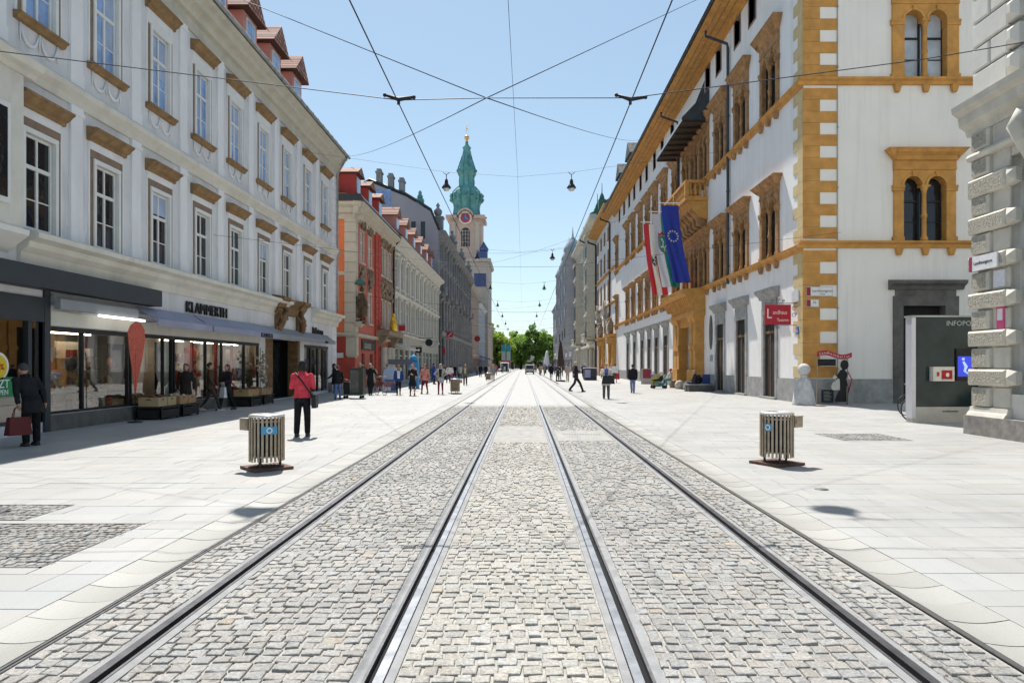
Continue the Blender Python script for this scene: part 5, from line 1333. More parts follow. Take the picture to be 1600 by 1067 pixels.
def vblock(t, u0, u1, z0, z1, d, bev=.05, m=0, wrap=False):
    """dressed block with bevelled margin proud of the wall"""
    y = -d; u0, u1 = sorted((u0, u1))
    o = [(u0, y + bev, z0), (u1, y + bev, z0), (u1, y + bev, z1), (u0, y + bev, z1)]; i = [(u0 + bev, y, z0 + bev), (u1 - bev, y, z0 + bev), (u1 - bev, y, z1 - bev), (u0 + bev, y, z1 - bev)]
    b_ = [(u0, .02, z0), (u1, .02, z0), (u1, .02, z1), (u0, .02, z1)]
    k = len(t.v); t.v += o + i + b_
    for q_ in range(4):
        n_ = (q_ + 1) % 4
        t.f.append([k + q_, k + n_, k + 4 + n_, k + 4 + q_]); t.m.append(1); t.s.append(False)
        t.f.append([k + 8 + q_, k + 8 + n_, k + n_, k + q_]); t.m.append(1); t.s.append(False)
    t.f.append([k + 4, k + 5, k + 6, k + 7]); t.m.append(m); t.s.append(False)
rows = [(.68, 1.12, 0), (1.17, 1.55, 1), (1.59, 2.04, 0), (2.09, 2.45, 1), (2.48, 2.92, 0), (2.97, 3.34, 1), (3.39, 3.83, 0), (3.88, 4.22, 1), (4.26, 4.72, 0), (4.75, 5.14, 1), (5.17, 5.62, 0), (5.62, 6.05, 1), (6.09, 6.5, 0), (6.72, 7.15, 0)]
def e_(x): return F.a + x
for z0, z1, wide in rows:
    def V_(*a):
        t = MB(); vblock(t, *a); F.part('stone_block', t, [M['vermic'], M['pale_stone']])
    if wide:
        V_(e_(1.12), e_(-.16), z0, z1, .17)
        t = MB(); t2_ = [e_(1.42), e_(1.12)]
        t.add([(e_(1.13), -.12, z0), (e_(1.13), -.12, z1), (e_(1.42), -.12, (z0 + z1) / 2 + .14), (e_(1.42), -.12, (z0 + z1) / 2 - .14), (e_(1.13), .02, z0), (e_(1.13), .02, z1), (e_(1.42), .02, z1 - .05), (e_(1.42), .02, z0 + .05), (e_(1.28), -.24, (z0 + z1) / 2)], [(0, 1, 8), (1, 2, 8), (2, 3, 8), (3, 0, 8), (0, 4, 5, 1), (1, 5, 6, 2), (3, 2, 6, 7), (0, 3, 7, 4)], 1)
        F.part('keystone', t, [M['vermic'], M['pale_stone']]); V_(e_(3.2), e_(2.3), z0, z1, .15)
    else:
        V_(e_(.52), e_(-.09), z0, z1, .13); V_(e_(3.2), e_(2.6), z0, z1, .12); V_(e_(1.12), e_(.6), z0 - .02, z1 + .02, .04, .02, 1)
t = MB(); t.box(e_(-.2), F.b, -.22, .05, 0, .45); F.part('plinth', t, mat('granite_plinth', (.26, .24, .22), .7, .35, 5, bump=.3, bsc=30, stain=.4, stcol=(.1, .09, .08)))
t = MB(); t.prof([(0, .45), (-.2, .452), (-.16, .52), (-.12, .56), (-.1, .66), (0, .67)], e_(1.15), e_(-.14)); F.part('base_moulding', t, M['pale_stone'])
t = MB(); t.prof([(0, 6.5), (-.15, 6.52), (-.2, 6.6), (-.14, 6.68), (0, 6.7)], e_(-.16), F.b); F.part('small_cornice', t, M['pale_stone'])
t = MB(); pf = [(0, 7.15), (-.1, 7.16), (-.16, 7.3), (-.38, 7.4), (-.42, 7.62), (-.62, 7.72), (-.65, 7.86), (0, 7.98)]
t.prof([(a_ * .7, b_) for a_, b_ in pf], e_(-.3), F.b); F.part('cornice', t, M['pale_stone'])
t = MB(); t.tube([(e_(1.75), -.2, 7.1), (e_(1.7), -.32, 6.75), (e_(1.72), -.2, 6.4), (e_(1.75), -.08, 6.0)], [.14, .18, .12, .06], 8); t.ball((e_(1.72), -.34, 6.85), .1); F.part('scroll_bracket', t, M['pale_stone'])
t = MB(); z = 8.02; k = 0
while z < 21:
    if k % 2 == 0: vblock(t, e_(1.1), e_(-.08), z + .02, z + .56, .09, .035, 1)
    else: vblock(t, e_(.5), e_(-.08), z + .02, z + .56, .09, .035, 1); vblock(t, e_(1.1), e_(.54), z + .02, z + .56, .09, .035, 1)
    vblock(t, e_(1.5), e_(1.14), z + .06, z + .5, .22, .12, 1)
    z += .58; k += 1
F.part('ashlar', t, [M['vermic'], M['rust_smooth']])
t = MB(); t.box(e_(.05), e_(.95), -.21, -.168, 3.86, 4.2); sg = F.part('street_sign', t, fl(.72, .72, .72)); 
t = MB(); t.box(e_(.0), e_(.1), -.216, -.16, 3.86, 4.2); F.part('red_strip', t, fl(.3, .02, .08), sg)
text(sg, 'Landhausgasse', .11, (e_(.16), -.213, 4.0), (PI / 2, 0, 0), M['dark_metal'], ext=.002)
wall_sign(F.root, 'notice_plate', e_(.82), -.041, 3.42, .36, .38, fl(.7, .7, .75), .03)
pk = wall_sign(F.root, 'poster', e_(.86), -.041, 2.36, .24, .62, fl(.62, .1, .22), .03); wall_sign(pk, 'poster_label', e_(.86), -.072, 2.66, .16, .26, fl(.75, .7, .72), .01)
# ------------------------------------------------------------------ street furniture and small things
M['bin_slat'] = mat('bin_slat', (.40, .32, .23), .5, .2, 10, metal=.25, coord='Object')
M['rust'] = mat('rusty_plate', (.11, .06, .045), .8, .35, 8, bump=.3, bsc=40, coord='Object')
M['sticker_blue'] = mat('sticker_blue', (.08, .32, .52), .5, .1, 10)
M['lid'] = mat('bin_lid', (.70, .68, .66), .3, .1, 6, metal=.6)
def litter_bin(X, Y, rz, label, plate=.62, ash=-1, stick=True, prz=.0, leg=True):
    t = thing('litter_bin', label, 'litter bin', (X, Y, 0), rz, 'slatted litter bins along the street')
    r, z0, z1 = .27, .135, .83
    s = MB(); n = 26
    for k in range(n):
        a = 2 * PI * k / n
        c, q = math.cos(a), math.sin(a)
        p = [(r * c - q * .017, r * q + c * .017), (r * c + q * .017, r * q - c * .017), ((r - .012) * c + q * .017, (r - .012) * q - c * .017), ((r - .012) * c - q * .017, (r - .012) * q + c * .017)]
        s.prof(p, z0 + random.uniform(-.006, .006), z1, 0, 'z')
    for z in (.2, .75):
        s.lathe([(r - .014, z), (r - .014, z + .025), (r - .026, z + .025), (r - .026, z), (r - .014, z)], n=26, sm=False)
    s.build('slatted_body', M['bin_slat'], t)
    l = MB(); l.lathe([(.20, .27), (.21, .78)], n=20); l.build('liner', M['interior_dark'], t)
    l = MB(); l.lathe([(.15, .835), (.272, .832), (.278, .85), (.25, .872), (.15, .878), (.15, .835)], n=26); l.build('lid', M['lid'], t)
    l = MB()
    for k in range(3):
        a = 2 * PI * k / 3 + .4; l.box(.2 * math.cos(a) - .015, .2 * math.cos(a) + .015, .2 * math.sin(a) - .015, .2 * math.sin(a) + .015, .045, .3)
    l.lathe([(.21, .24), (.21, .27), (.05, .27)], n=16); l.build('stand', M['rust'], t)
    if plate:
        p = MB(); h = plate / 2; p.box(-h, h, -h, h, .0, .045); p.build('base_plate', M['rust'], t, (0, 0, 0), prz)
    x = MB(); x.box(-.09, .09, -.05, .05, .62, .80); x.box(-.065, .065, -.062, -.05, .68, .78); x.box(-.1, .1, -.055, .055, .795, .81)
    x.build('ashtray', M['bin_slat'], t, (ash * (r + .04), -.05, 0), ash * .5)
    if stick:
        # sticker bent round the slats
        g = MB(); a0, a1 = stick
        g.grid(lambda i, j: ((r + .006) * math.cos(a0 + (a1 - a0) * i), (r + .006) * math.sin(a0 + (a1 - a0) * i), .57 + .12 * j), 8, 1, 0)
        so_ = g.build('sticker', M['sticker_blue'], t)
        am = (a0 + a1) / 2; cxx, cyy = (r + .009) * math.cos(am), (r + .009) * math.sin(am); g = MB()
        tx, ty = -math.sin(am), math.cos(am)
        for k in range(16):
            b0, b1 = 2 * PI * k / 16, 2 * PI * (k + 1) / 16
            pts = [(cxx + tx * q * math.cos(b), cyy + ty * q * math.cos(b), .63 + q * math.sin(b)) for q, b in ((.03, b0), (.045, b0), (.045, b1), (.03, b1))]
            g.quad(*pts)
        g.build('sticker_ring', fl(.8, .82, .82), so_)
    return t
litter_bin(-4.08, 10.85, .0, 'round slatted litter bin with blue sticker left of the tracks, nearest on that side', .62, -1, (-PI / 2 + .05, -PI / 2 + .95), prz=.72)
litter_bin(4.21, 11.35, .0, 'round slatted litter bin with ashtray standing right of the tracks', .62, 1, (-PI / 2 - 1.1, -PI / 2 - .65), prz=.5)
litter_bin(-3.93, 39.2, .4, 'slatted litter bin beside the walking people in front of the dark house', .62, 1, None)
litter_bin(-3.62, 70.0, .2, 'dark far litter bin next to the tracks by the pink house', 0, 1, None)

# white stone bollard
X, Y = 11.62, 28.3
b = MB(); b.lathe([(.46, 0), (.46, .04), (.38, .62), (.34, .66), (.33, .70), (.25, 1.02), (.2, 1.06), (.145, 1.1), (.13, 1.2), (.15, 1.24)], n=20)
b.ball((0, 0, 1.46), .255, n=18)
tag(b.build('stone_bollard', mat('bollard_stone', (.56, .55, .54), .8, .2, 5, bump=.3, bsc=30, stain=.2, stcol=(.3, .3, .3)), None, (X, Y, 0)), 'white stone guard post with ball top at the palace corner', 'bollard')

# cut-out waiter with menu boards and red banner
t = thing('waiter_cutout', 'flat black waiter figure with red scroll banner and menu boards by the palace wall', 'advertising figure', (12.95, 28.75, 0))
b = MB()
for x in (-.55, .72):
    b.tube([(x - .03, 0, 0), (x - .03, 0, 2.0)], .025, 6); b.tube([(x - .12, -.12, 0), (x - .03, 0, 1.1)], .018, 6)
b.tube([(-.55, -.02, .62), (.72, -.02, .62)], .02, 6); b.build('frame', M['bin_slat'], t)
b = MB(); b.box(-.42, .08, -.06, -.02, .08, .62); mb_ = b.build('menu_board', M['black'], t)
b = MB()
for k in range(7): b.box(-.34, -.0 - random.uniform(.0, .1), -.064, -.06, .16 + k * .06, .175 + k * .06)
b.build('chalk_writing', fl(.35, .35, .33), mb_)
b = MB(); b.box(-.56, .18, -.05, -.02, 1.62, 1.9); b.build('menu_board', M['black'], t)
b = MB(); b.prof([(.12, .1), (.68, .1), (.72, .7), (.62, 1.05), (.68, 1.28), (.56, 1.46), (.5, 1.5), (.36, 1.42), (.24, 1.2), (.16, 1.22), (.12, 1.08), (.26, 1.02), (.36, 1.1), (.32, .6)], -.05, -.02, 0, 'y')
b.prof([(.55 + .17 * math.cos(2 * PI * k / 18), 1.66 + .21 * math.sin(2 * PI * k / 18)) for k in range(18)], -.05, -.02, 0, 'y'); b.build('figure', M['black'], t)
b = MB(); b.prof([(.02, .6), (.34, .6), (.34, 1.0), (.26, 1.1), (.12, .95), (.04, .92), (-.02, .75)], -.07, -.052, 0, 'y'); b.prof([(.02, 1.1), (.14, 1.05), (.24, 1.14), (.12, 1.24)], -.07, -.052, 0, 'y'); b.build('apron', fl(.6, .58, .52), t)
b = MB(); b.tube([(.72, -.03, .5), (.86, -.03, 1.05), (.68, -.03, 1.4)], .022, 6); b.build('red_outline', fl(.45, .03, .05), t)
b = MB()
def ban(i, j): x = -.6 + 1.45 * i; return (x, -.06, 1.98 + .09 * math.sin(i * 2 * PI * .95 + .3) * 1.0 + .2 * j)
b.grid(ban, 18, 1, 0); b.grid(lambda i, j: (ban(i, j)[0], -.03, ban(i, j)[2]), 18, 1, 0); bo = b.build('banner', fl(.42, .03, .05), t)
for k, ch in enumerate('Landhauskeller'):
    i = .06 + .9 * k / 14; text(bo, ch, .15, (ban(i, 0)[0], -.066, ban(i, 0)[2] + .05), FACE, fl(.8, .75, .7), ext=.002)

# projecting tavern sign at the corner
t = thing('hanging_sign', 'red tavern sign with white script on a wrought iron arm at the palace corner', 'sign', (12.06, 30.1, 3.95))
b = MB(); b.tube([(0, 0, .42), (-1.45, 0, .42)], .018, 6); b.tube([(0, 0, -.55), (-1.5, 0, -.55)], .015, 6)
for (cx_, cz, r) in ((-.13, .2, .12), (-.13, -.1, .12), (-.85, .55, .1), (-.6, .52, .07), (-1.1, .52, .07), (-.85, -.66, .08)):
    b.tube([(cx_ + r * (1 - k / 16) * math.cos(k * .8), 0, cz + r * (1 - k / 16) * math.sin(k * .8)) for k in range(12)], .011, 5)
b.build('iron_arm', M['black'], t)
b = MB(); b.box(-1.42, -.28, -.03, .03, -.52, .36); p = b.build('sign_board', fl(.42, .02, .035), t)
text(p, 'L', .62, (-1.36, -.036, -.24), FACE, fl(.85, .7, .68), ext=.002, sx=.8); text(p, 'andhaus', .25, (-1.08, -.036, -.06), FACE, fl(.85, .7, .68), ext=.002, sx=.78); text(p, 'Taverne', .2, (-.9, -.036, -.38), FACE, fl(.85, .7, .68), ext=.002, sx=.78)

# information kiosk (screen, defibrillator) at the lane
t = thing('info_kiosk', 'tall dark glass information kiosk with white and red defibrillator box and screen', 'kiosk', (12.24, 19.6, 0), .02)
W2 = 1.1
b = MB(); b.box(-W2, W2, 0, .27, 0, .45); b.build('base', mat('kiosk_steel', (.46, .45, .41), .5, .1, 3, metal=.3), t)
b = MB(); b.box(-W2 - .02, -W2 + .1, -.02, .28, .12, 3.02); b.build('side_post', mat('kiosk_post', (.55, .56, .60), .4, .05, 3, metal=.4), t); b = MB(); b.box(W2 - .1, W2 + .02, -.02, .28, .12, 3.02); b.build('side_post', bpy.data.materials['kiosk_post'], t)
b = MB(); b.box(-W2 - .05, W2 + .05, -.05, .31, 3.02, 3.07); b.build('roof_plate', M['zinc'], t)
b = MB(); b.box(-W2 + .105, W2 - .105, .02, .24, .46, 3.01); gp_ = b.build('glass_front', mat('kiosk_glass', (.012, .026, .026), .03, .4, 1.5, spec=.45), t)
b = MB(); b.box(-.58, .03, -.16, .015, 1.19, 1.6); db = b.build('defibrillator_box', fl(.62, .60, .54), t)
b = MB(); b.box(-.34, -.04, -.175, -.155, 1.25, 1.5); ri = b.build('red_window', fl(.38, .02, .02), db)
b = MB(); b.prof([(-.18 + .05 * math.cos(2 * PI * k / 12), 1.37 + .06 * math.sin(2 * PI * k / 12)) for k in range(12)], -.18, -.176, 0, 'y'); b.build('heart_symbol', fl(.8, .75, .7), ri)
b = MB(); b.box(-.48, -.41, -.166, -.155, 1.33, 1.45); b.build('red_label', fl(.4, .03, .03), db)
b = MB(); b.box(.17, .7, -.03, .015, 1.2, 2.12); sc_ = b.build('screen_housing', M['black'], t)
b = MB(); b.box(.21, .66, -.036, -.028, 1.32, 1.9); b.build('screen', emit('screen_blue', (.03, .05, .5), .5), sc_)
b = MB(); b.tube([(.36, -.04, 1.75), (.44, -.04, 1.6), (.4, -.04, 1.48), (.5, -.04, 1.4)], [.03, .05, .035, .02], 6); b.ball((.36, -.04, 1.82), .04); b.build('screen_figure', emit('screen_pale', (.35, .45, .7), .5), sc_)
b = MB(); b.box(.66, .7, -.036, -.028, 1.25, 2.05); b.build('red_strip', fl(.35, .01, .03), sc_)
text(t, 'INFOPOINT', .2, (-.1, .008, 2.78), FACE, fl(.4, .46, .44), ext=.003)
text(t, 'mediencenter', .085, (-.22, -.006, .3), FACE, M['black'], ext=.003)

# bicycles
def bicycle(X, Y, rz, label, col, grp='bicycles in the street'):
    t = thing('bicycle', label, 'bicycle', (X, Y, 0), rz, grp)
    r = .34
    for x in (-.52, .52):
        w_ = MB(); w_.tube([(x + r * math.cos(2 * PI * k / 28), 0, r + r * math.sin(2 * PI * k / 28)) for k in range(29)], .018, 6, caps=False); wo_ = w_.build('wheel', M['black'], t)
        s_ = MB()
        for k in range(14): a = 2 * PI * k / 14; s_.tube([(x, 0, r), (x + r * math.cos(a), 0, r + r * math.sin(a))], .003, 4)
        s_.tube([(x, -.05, r), (x, .05, r)], .025, 8); s_.tube([(x + .325 * math.cos(2 * PI * k / 28), 0, r + .325 * math.sin(2 * PI * k / 28)) for k in range(29)], .009, 5, caps=False); s_.build('spokes', M['zinc'], wo_)
    f = MB(); bb = (-.08, 0, .3)
    for p in ([(-.52, .0, r), bb], [(-.52, 0, r), (-.22, 0, .72)], [bb, (-.25, 0, .86)], [bb, (.36, 0, .7)], [(-.22, 0, .74), (.33, 0, .82)], [(.52, 0, r), (.4, 0, .62), (.32, 0, .92)]): f.tube(p, .017, 6)
    f.build('frame', fl(*col), t)
    f = MB(); f.frus(-.26, 0, .87, .93, .12, .05, .14, .08); f.build('saddle', M['black'], t)
    f = MB(); f.tube([(.32, 0, .92), (.3, 0, 1.02), (.36, .12, 1.04), (.2, .28, 1.0)], .012, 6); f.tube([(.3, 0, 1.02), (.36, -.12, 1.04), (.2, -.28, 1.0)], .012, 6); f.build('handlebar', M['zinc'], t)
    f = MB(); f.lathe([(.09, -.01), (.09, .01)], (0, 0, 0), 14); 
    for k in (0, 1): f.tube([(0, .03, 0), (.17 * (1 - 2 * k), .06 * (1 - 2 * k), 0)], .01, 5)
    c_ = f.build('crank', M['dark_metal'], t, bb); c_.rotation_euler = (PI / 2, 0, 0)
    f = MB(); f.box(-.75, -.35, -.07, .07, .72, .735); f.tube([(-.7, .06, .72), (-.52, .04, r)], .008, 5); f.tube([(-.7, -.06, .72), (-.52, -.04, r)], .008, 5); f.build('carrier', M['dark_metal'], t)
    return t
bicycle(11.98, 20.2, PI + .1, 'silver and green bicycle parked behind the kiosk', (.25, .4, .36))
bicycle(13.0, 22.6, PI + .4, 'dark bicycle hidden mostly behind the kiosk by the lane', (.05, .05, .06))

# flags with staffs
def flag(D, Xa, Xb, Zt, L_, drift, label, kind):
    t = thing('flag', label, 'flag', (Xb + .95, D, Zt + .12), 0, 'flags hanging from the palace front')
    s = MB(); s.tube([(.6, 0, 0), (Xa - Xb - 1.1, 0, .04)], .03, 8); s.tube([(-.3, 0, 0), (-.35, 0, .2)], .02, 5); s.ball((Xa - Xb - 1.12, 0, .04), .05, n=8)
    s.build('staff', fl(.65, .65, .66), t)
    wd = Xb - Xa; x0 = Xa - (Xb + .95)
    def P(i, j):
        fold = .07 * math.sin(i * 7 + j * 3 + D) * (j ** .6) + .10 * math.sin(j * 5 + D) * j
        fold2 = .05 * math.sin(i * 14 - j * 4) * j
        return (x0 + wd * (i * (1 - .06 * math.sin(PI * j))) + drift * j ** 1.3 + .03 * math.sin(j * 9) * j, fold + fold2, -.12 - L_ * j)
    c = MB()
    if kind == 'red': mf, ms = (lambda i, j: 0 if i < .33 or i > .66 else 1), [fl(.6, .03, .05), fl(.8, .79, .76)]
    elif kind == 'green': mf, ms = (lambda i, j: 1 if i < .5 else 0), [fl(.03, .32, .22), fl(.8, .79, .76)]
    else: mf, ms = (lambda i, j: 0), [fl(.025, .05, .36)]
    c.grid(P, 24, 40, 0, True, mf); co_ = c.build('cloth', ms, t)
    def on(i, j, off=-.012): q = P(i, j); return (q[0], q[1] + off, q[2])
    if kind == 'blue':
        for k in range(12):
            a = 2 * PI * k / 12; ci, cj = .5 + .30 * math.sin(a), .40 + .30 * wd / L_ * math.cos(a); s = MB(); pts = []
            for q in range(10):
                rr = (.085 if q % 2 == 0 else .034) ; pts.append(on(ci + rr * math.sin(q * PI / 5) / wd * 1.0, cj - rr * math.cos(q * PI / 5) / L_, -.016))
            s.add(pts + [on(ci, cj, -.016)], [(q, (q + 1) % 10, 10) for q in range(10)]); s.build('star', fl(.8, .75, .5), co_)
    else:
        if kind == 'green': ci, cj, sw, sh = .5, .42, .26, .11
        else: ci, cj, sw, sh = .5, .52, .17, .07
        s = MB(); n = 10
        outl = [(-1, -1), (1, -1)] + [(math.cos(PI * k / n * .5) ** .7 if k < n else 0, -1 + 2 * (k / n)) for k in range(2, n + 1)]
        sh_ = [(a, b) for a, b in outl]; full = sh_ + [(-a, b) for a, b in reversed(sh_[2:-1])]
        # outline of a shield, clockwise
        full = [(-1, -1), (1, -1), (1, .1), (.8, .5), (.45, .82), (0, 1), (-.45, .82), (-.8, .5), (-1, .1)]
        for q, m_, off in ((1.12, fl(.3, .28, .2), -.016), (1.0, fl(.04, .25, .14) if kind == 'green' else fl(.05, .05, .05), -.024)):
            s = MB(); s.add([on(ci + a * sw * q, cj + b * sh * q, off) for a, b in full] + [on(ci, cj, off)], [(k, (k + 1) % 9, 9) for k in range(9)]); s.build('shield', m_, co_)
        s = MB()
        def sq(pts, w_):
            for k in range(len(pts) - 1):
                (a, b), (c_, d) = pts[k], pts[k + 1]; dx, dy = c_ - a, d - b; l = math.hypot(dx, dy); nx, ny = -dy / l * w_, dx / l * w_
                s.quad(on(ci + (a + nx) * sw, cj + (b + ny) * sh, -.03), on(ci + (a - nx) * sw, cj + (b - ny) * sh, -.03), on(ci + (c_ - nx) * sw, cj + (d - ny) * sh, -.03), on(ci + (c_ + nx) * sw, cj + (d + ny) * sh, -.03))
        sq([(-.6, -.5), (-.2, -.7), (.1, -.3), (-.1, .2), (.3, .5), (.1, .8)], .13); sq([(.0, -.2), (.6, -.5)], .1); sq([(-.1, .2), (-.6, .3)], .1); sq([(.3, .4), (.65, .1), (.5, -.2)], .08); s.build('heraldic_beast', fl(.75, .74, .7), co_)
        if kind == 'green': s = MB(); s.add([on(ci + a * sw, cj + b * sh, -.02) for a, b in ((-.9, -1.12), (-1, -1.5), (-.5, -1.35), (0, -1.65), (.5, -1.35), (1, -1.5), (.9, -1.12))] + [on(ci, cj - 1.2 * sh, -.02)], [(k, k + 1, 7) for k in range(6)]); s.build('crown', fl(.5, .05, .04), co_)
    return t
flag(46.0, 9.27, 10.45, 12.4, 5.2, .80, 'blue flag with a ring of gold stars hanging at the palace balcony', 'blue')
flag(48.6, 9.15, 10.35, 12.4, 5.2, .72, 'white and green flag with a shield hanging between two other flags', 'green')
flag(51.2, 9.0, 10.2, 12.2, 5.3, .62, 'red and white striped flag hanging next to the white and green one', 'red')

# feather flag and the market crates in front of the shop
t = thing('feather_flag', 'tall red orange teardrop shaped banner in front of the shop window', 'banner', (-11.15, 19.6, 0))
b = MB(); b.lathe([(.2, 0), (.2, .03), (.03, .05)], n=10); b.tube([(0, 0, .03), (0, 0, 2.0), (.0, .02, 2.75)], .014, 6); b.build('pole', M['dark_metal'], t)
b = MB(); pts = [(0.0, .75), (.07, 1.2), (.2, 1.9), (.27, 2.4), (.25, 2.68), (.15, 2.86), (.02, 2.9), (-.12, 2.8), (-.2, 2.6), (-.17, 2.2), (-.06, 1.3)]
b.prof([(p[0], p[1]) for p in pts], -.012, .012, 0, 'y'); b.build('cloth', mat('banner_red', (.55, .12, .08), .8, .25, 18, coord='Object'), t, rz=.9)
def crates(X, Y, label, n, col):
    t = thing('crate_table', label, 'display table', (X, Y, 0), 0, 'display tables in front of the shop')
    b = MB(); b.box(-.42, .42, -.55, .55, .34, .4)
    for x in (-.36, .36):
        for y in (-.5, .5): b.box(x - .03, x + .03, y - .03, y + .03, 0, .34)
    b.box(-.4, .4, -.53, .53, .05, .3); b.build('table', M['black'], t)
    M_c = fl(*col)
    for k in range(n):
        y = -.55 + (k + .5) * 1.1 / n; c = thing('wooden_crate', ['pale wooden crate with hand hole on the dark display table', 'wooden crate of goods on the dark display table'][k % 2] + label[len('low dark display table'):], 'crate', (X, Y + y, .402), 0, 'crates on the display tables')
        w_ = .48 / n * 1.9 / 2
        b = MB(); hw, hd = .3, min(.25, .5 / n)
        for (x0, x1, y0, y1) in ((-hw, hw, -hd, -hd + .02), (-hw, hw, hd - .02, hd), (-hw, -hw + .02, -hd + .021, hd - .021), (hw - .02, hw, -hd + .021, hd - .021)): b.box(x0, x1, y0, y1, 0, .27)
        b.box(-hw + .02, hw - .02, -hd + .02, hd - .02, 0.005, .02); b.box(-.07, .07, -hd - .004, -hd + .001, .19, .22, 1); b.box(hw - .001, hw + .004, -.06, .06, .19, .22, 1); b.build('box', [M_c, M['black']], c)
        b = MB()
        for q in range(12): b.ball((random.uniform(-hw + .07, hw - .07), random.uniform(-hd + .06, hd - .06), random.uniform(.2, .3)), random.uniform(.035, .07), n=6)
        b.build('contents', fl(*random.choice([(.35, .2, .08), (.2, .05, .03), (.12, .12, .04), (.5, .45, .35)])), c)
crates(-11.25, 21.0, 'low dark display table beside the teardrop banner', 2, (.45, .34, .19))
crates(-11.25, 22.3, 'low dark display table right of the teardrop banner', 2, (.40, .24, .12))
crates(-11.2, 27.6, 'low dark display table further along the shop front', 2, (.42, .28, .13))
crates(-11.2, 29.0, 'low dark display table near the carved shop door', 2, (.36, .24, .12))
t = MB()
for k in range(40): t.ball((random.uniform(-.15, .15), random.uniform(-.4, .4), random.uniform(.9, 2.3)), random.uniform(.04, .1), n=6)
t.tube([(0, -.3, 0), (0, -.3, 2.4)], .02, 5); t.tube([(0, .3, 0), (0, .3, 2.4)], .02, 5)
tag(t.build('goods_stand', mat('knit_goods', (.32, .28, .22), .9, .5, 9), None, (-11.45, 30.0, 0)), 'upright stand of pale wares at the end of the shop front', 'display stand')

# transport trolley with a tall dark box
t = thing('delivery_trolley', 'dark tall cargo box on a wheeled trolley pushed along the left pavement', 'trolley', (-8.45, 34.0, 0))
b = MB(); b.box(-.12, .52, -.3, .3, .22, 1.48); b.box(-.14, .54, -.32, .32, 1.48, 1.52); b.box(-.1, .3, -.303, -.29, .3, 1.4, 1); b.build('cargo_box', [mat('cargo_box', (.05, .05, .04), .6, .2, 5), M['dark_stone']], t)
b = MB(); b.box(-.55, .52, -.33, .33, .14, .2); b.tube([(-.5, -.3, .2), (-.5, -.3, .95), (-.5, .3, .95), (-.5, .3, .2)], .02, 6); b.tube([(-.1, -.33, .2), (-.1, -.33, .9), (-.42, -.33, .95)], .015, 6); b.build('trolley_frame', M['zinc'], t)
b = MB(); b.box(-.45, -.13, -.25, .25, .2, .8); b.build('small_box', M['dark_metal'], t)
for x in (-.4, .4):
    for y in (-.25, .25): b = MB(); b.tube([(x, y - .02, .07), (x, y + .02, .07)], .07, 12); b.build('wheel', M['black'], t)

# A-board, plant, red and yellow boards, blue stand
def aboard(X, Y, label, w_, h_, col, panels, rz=0, top=False):
    t = thing('pavement_sign', label, 'pavement sign', (X, Y, 0), rz)
    b = MB()
    for s_ in (-1, 1):
        b.add([(-w_ / 2, s_ * .25, 0), (w_ / 2, s_ * .25, 0), (w_ / 2, s_ * .03, h_), (-w_ / 2, s_ * .03, h_), (-w_ / 2, s_ * .25 - s_ * .02, 0), (w_ / 2, s_ * .25 - s_ * .02, 0), (w_ / 2, s_ * .03 - s_ * .02, h_), (-w_ / 2, s_ * .03 - s_ * .02, h_)], [(0, 1, 2, 3), (4, 5, 6, 7), (0, 4, 7, 3), (1, 5, 6, 2), (3, 2, 6, 7), (0, 1, 5, 4)])
    if top: b.prof([(w_ / 2 * math.cos(PI * k / 12), h_ + w_ * .35 * math.sin(PI * k / 12)) for k in range(13)], -.03, .03, 0, 'y')
    b.build('board', fl(*col), t)
    for z0, z1, c_ in panels:
        y0 = -(.25 - .22 * z0 / h_) - .006; y1 = -(.25 - .22 * z1 / h_) - .006; b = MB(); b.quad((-w_ * .4, y0, z0), (w_ * .4, y0, z0), (w_ * .4, y1, z1), (-w_ * .4, y1, z1)); b.build('printed_panel', fl(*c_), t)
    return t
X, Y = at(610, 613); aboard(X, Y, 'pale blue arched pavement sign beside the cyclist', .85, 1.25, (.35, .42, .55), ((.35, .6, (.3, .12, .12)), (.62, .8, (.12, .14, .25)), (.1, .3, (.6, .6, .65))), top=True)
X, Y = at(1010.5, 600); aboard(X, Y, 'dark red and white poster stand near the pram', .9, 1.35, (.5, .45, .44), ((.5, 1.3, (.3, .05, .06)),))
X, Y = at(1025, 604); aboard(X, Y, 'yellow green pavement board behind the pram', .72, .98, (.45, .42, .12), ((.1, .5, (.16, .2, .06)),))
X, Y = at(633, 607); t = thing('kiosk_stand', 'bright blue sales stand with a flat sign in front of the cream house', 'stand', (X, Y, 0))
b = MB(); b.box(.3, .95, -.4, .4, 0, 1.9); b.lathe([(.3, 1.9), (.26, 2.2), (.02, 2.4)], (.6, 0, 0), 10); b.build('body', fl(.04, .25, .5), t); b = MB(); b.box(-1.1, .6, -.5, -.42, 1.7, 2.05); b.build('sign_panel', fl(.12, .12, .16), t)

# pushchair
X, Y = at(1030, 607); t = thing('pushchair', 'dark pushchair with a bright blue hood beside the seated woman', 'pushchair', (X, Y, 0), .1)
b = MB(); b.prof([(-.45, .55), (.1, .5), (.25, .62), (.2, .95), (.05, .9), (-.1, .68), (-.5, .64)], -.2, .2, 0, 'y'); b.build('seat', M['black'], t)
b = MB(); b.grid(lambda i, j: (-.12 - .42 * math.cos(PI * .62 * i - .4), -.24 + .48 * j, .72 + .36 * math.sin(PI * .62 * i + .35)), 8, 3); b.build('hood', fl(.03, .12, .55), t)
b = MB()
for y in (-.22, .22): b.tube([(-.45, y, .12), (.1, y, .5), (.55, y, 1.0), (.68, y, 1.02)], .015, 6); b.tube([(.35, y, .12), (-.1, y, .55)], .015, 6)
b.tube([(.68, -.22, 1.02), (.68, .22, 1.02)], .018, 6); b.build('frame', M['zinc'], t)
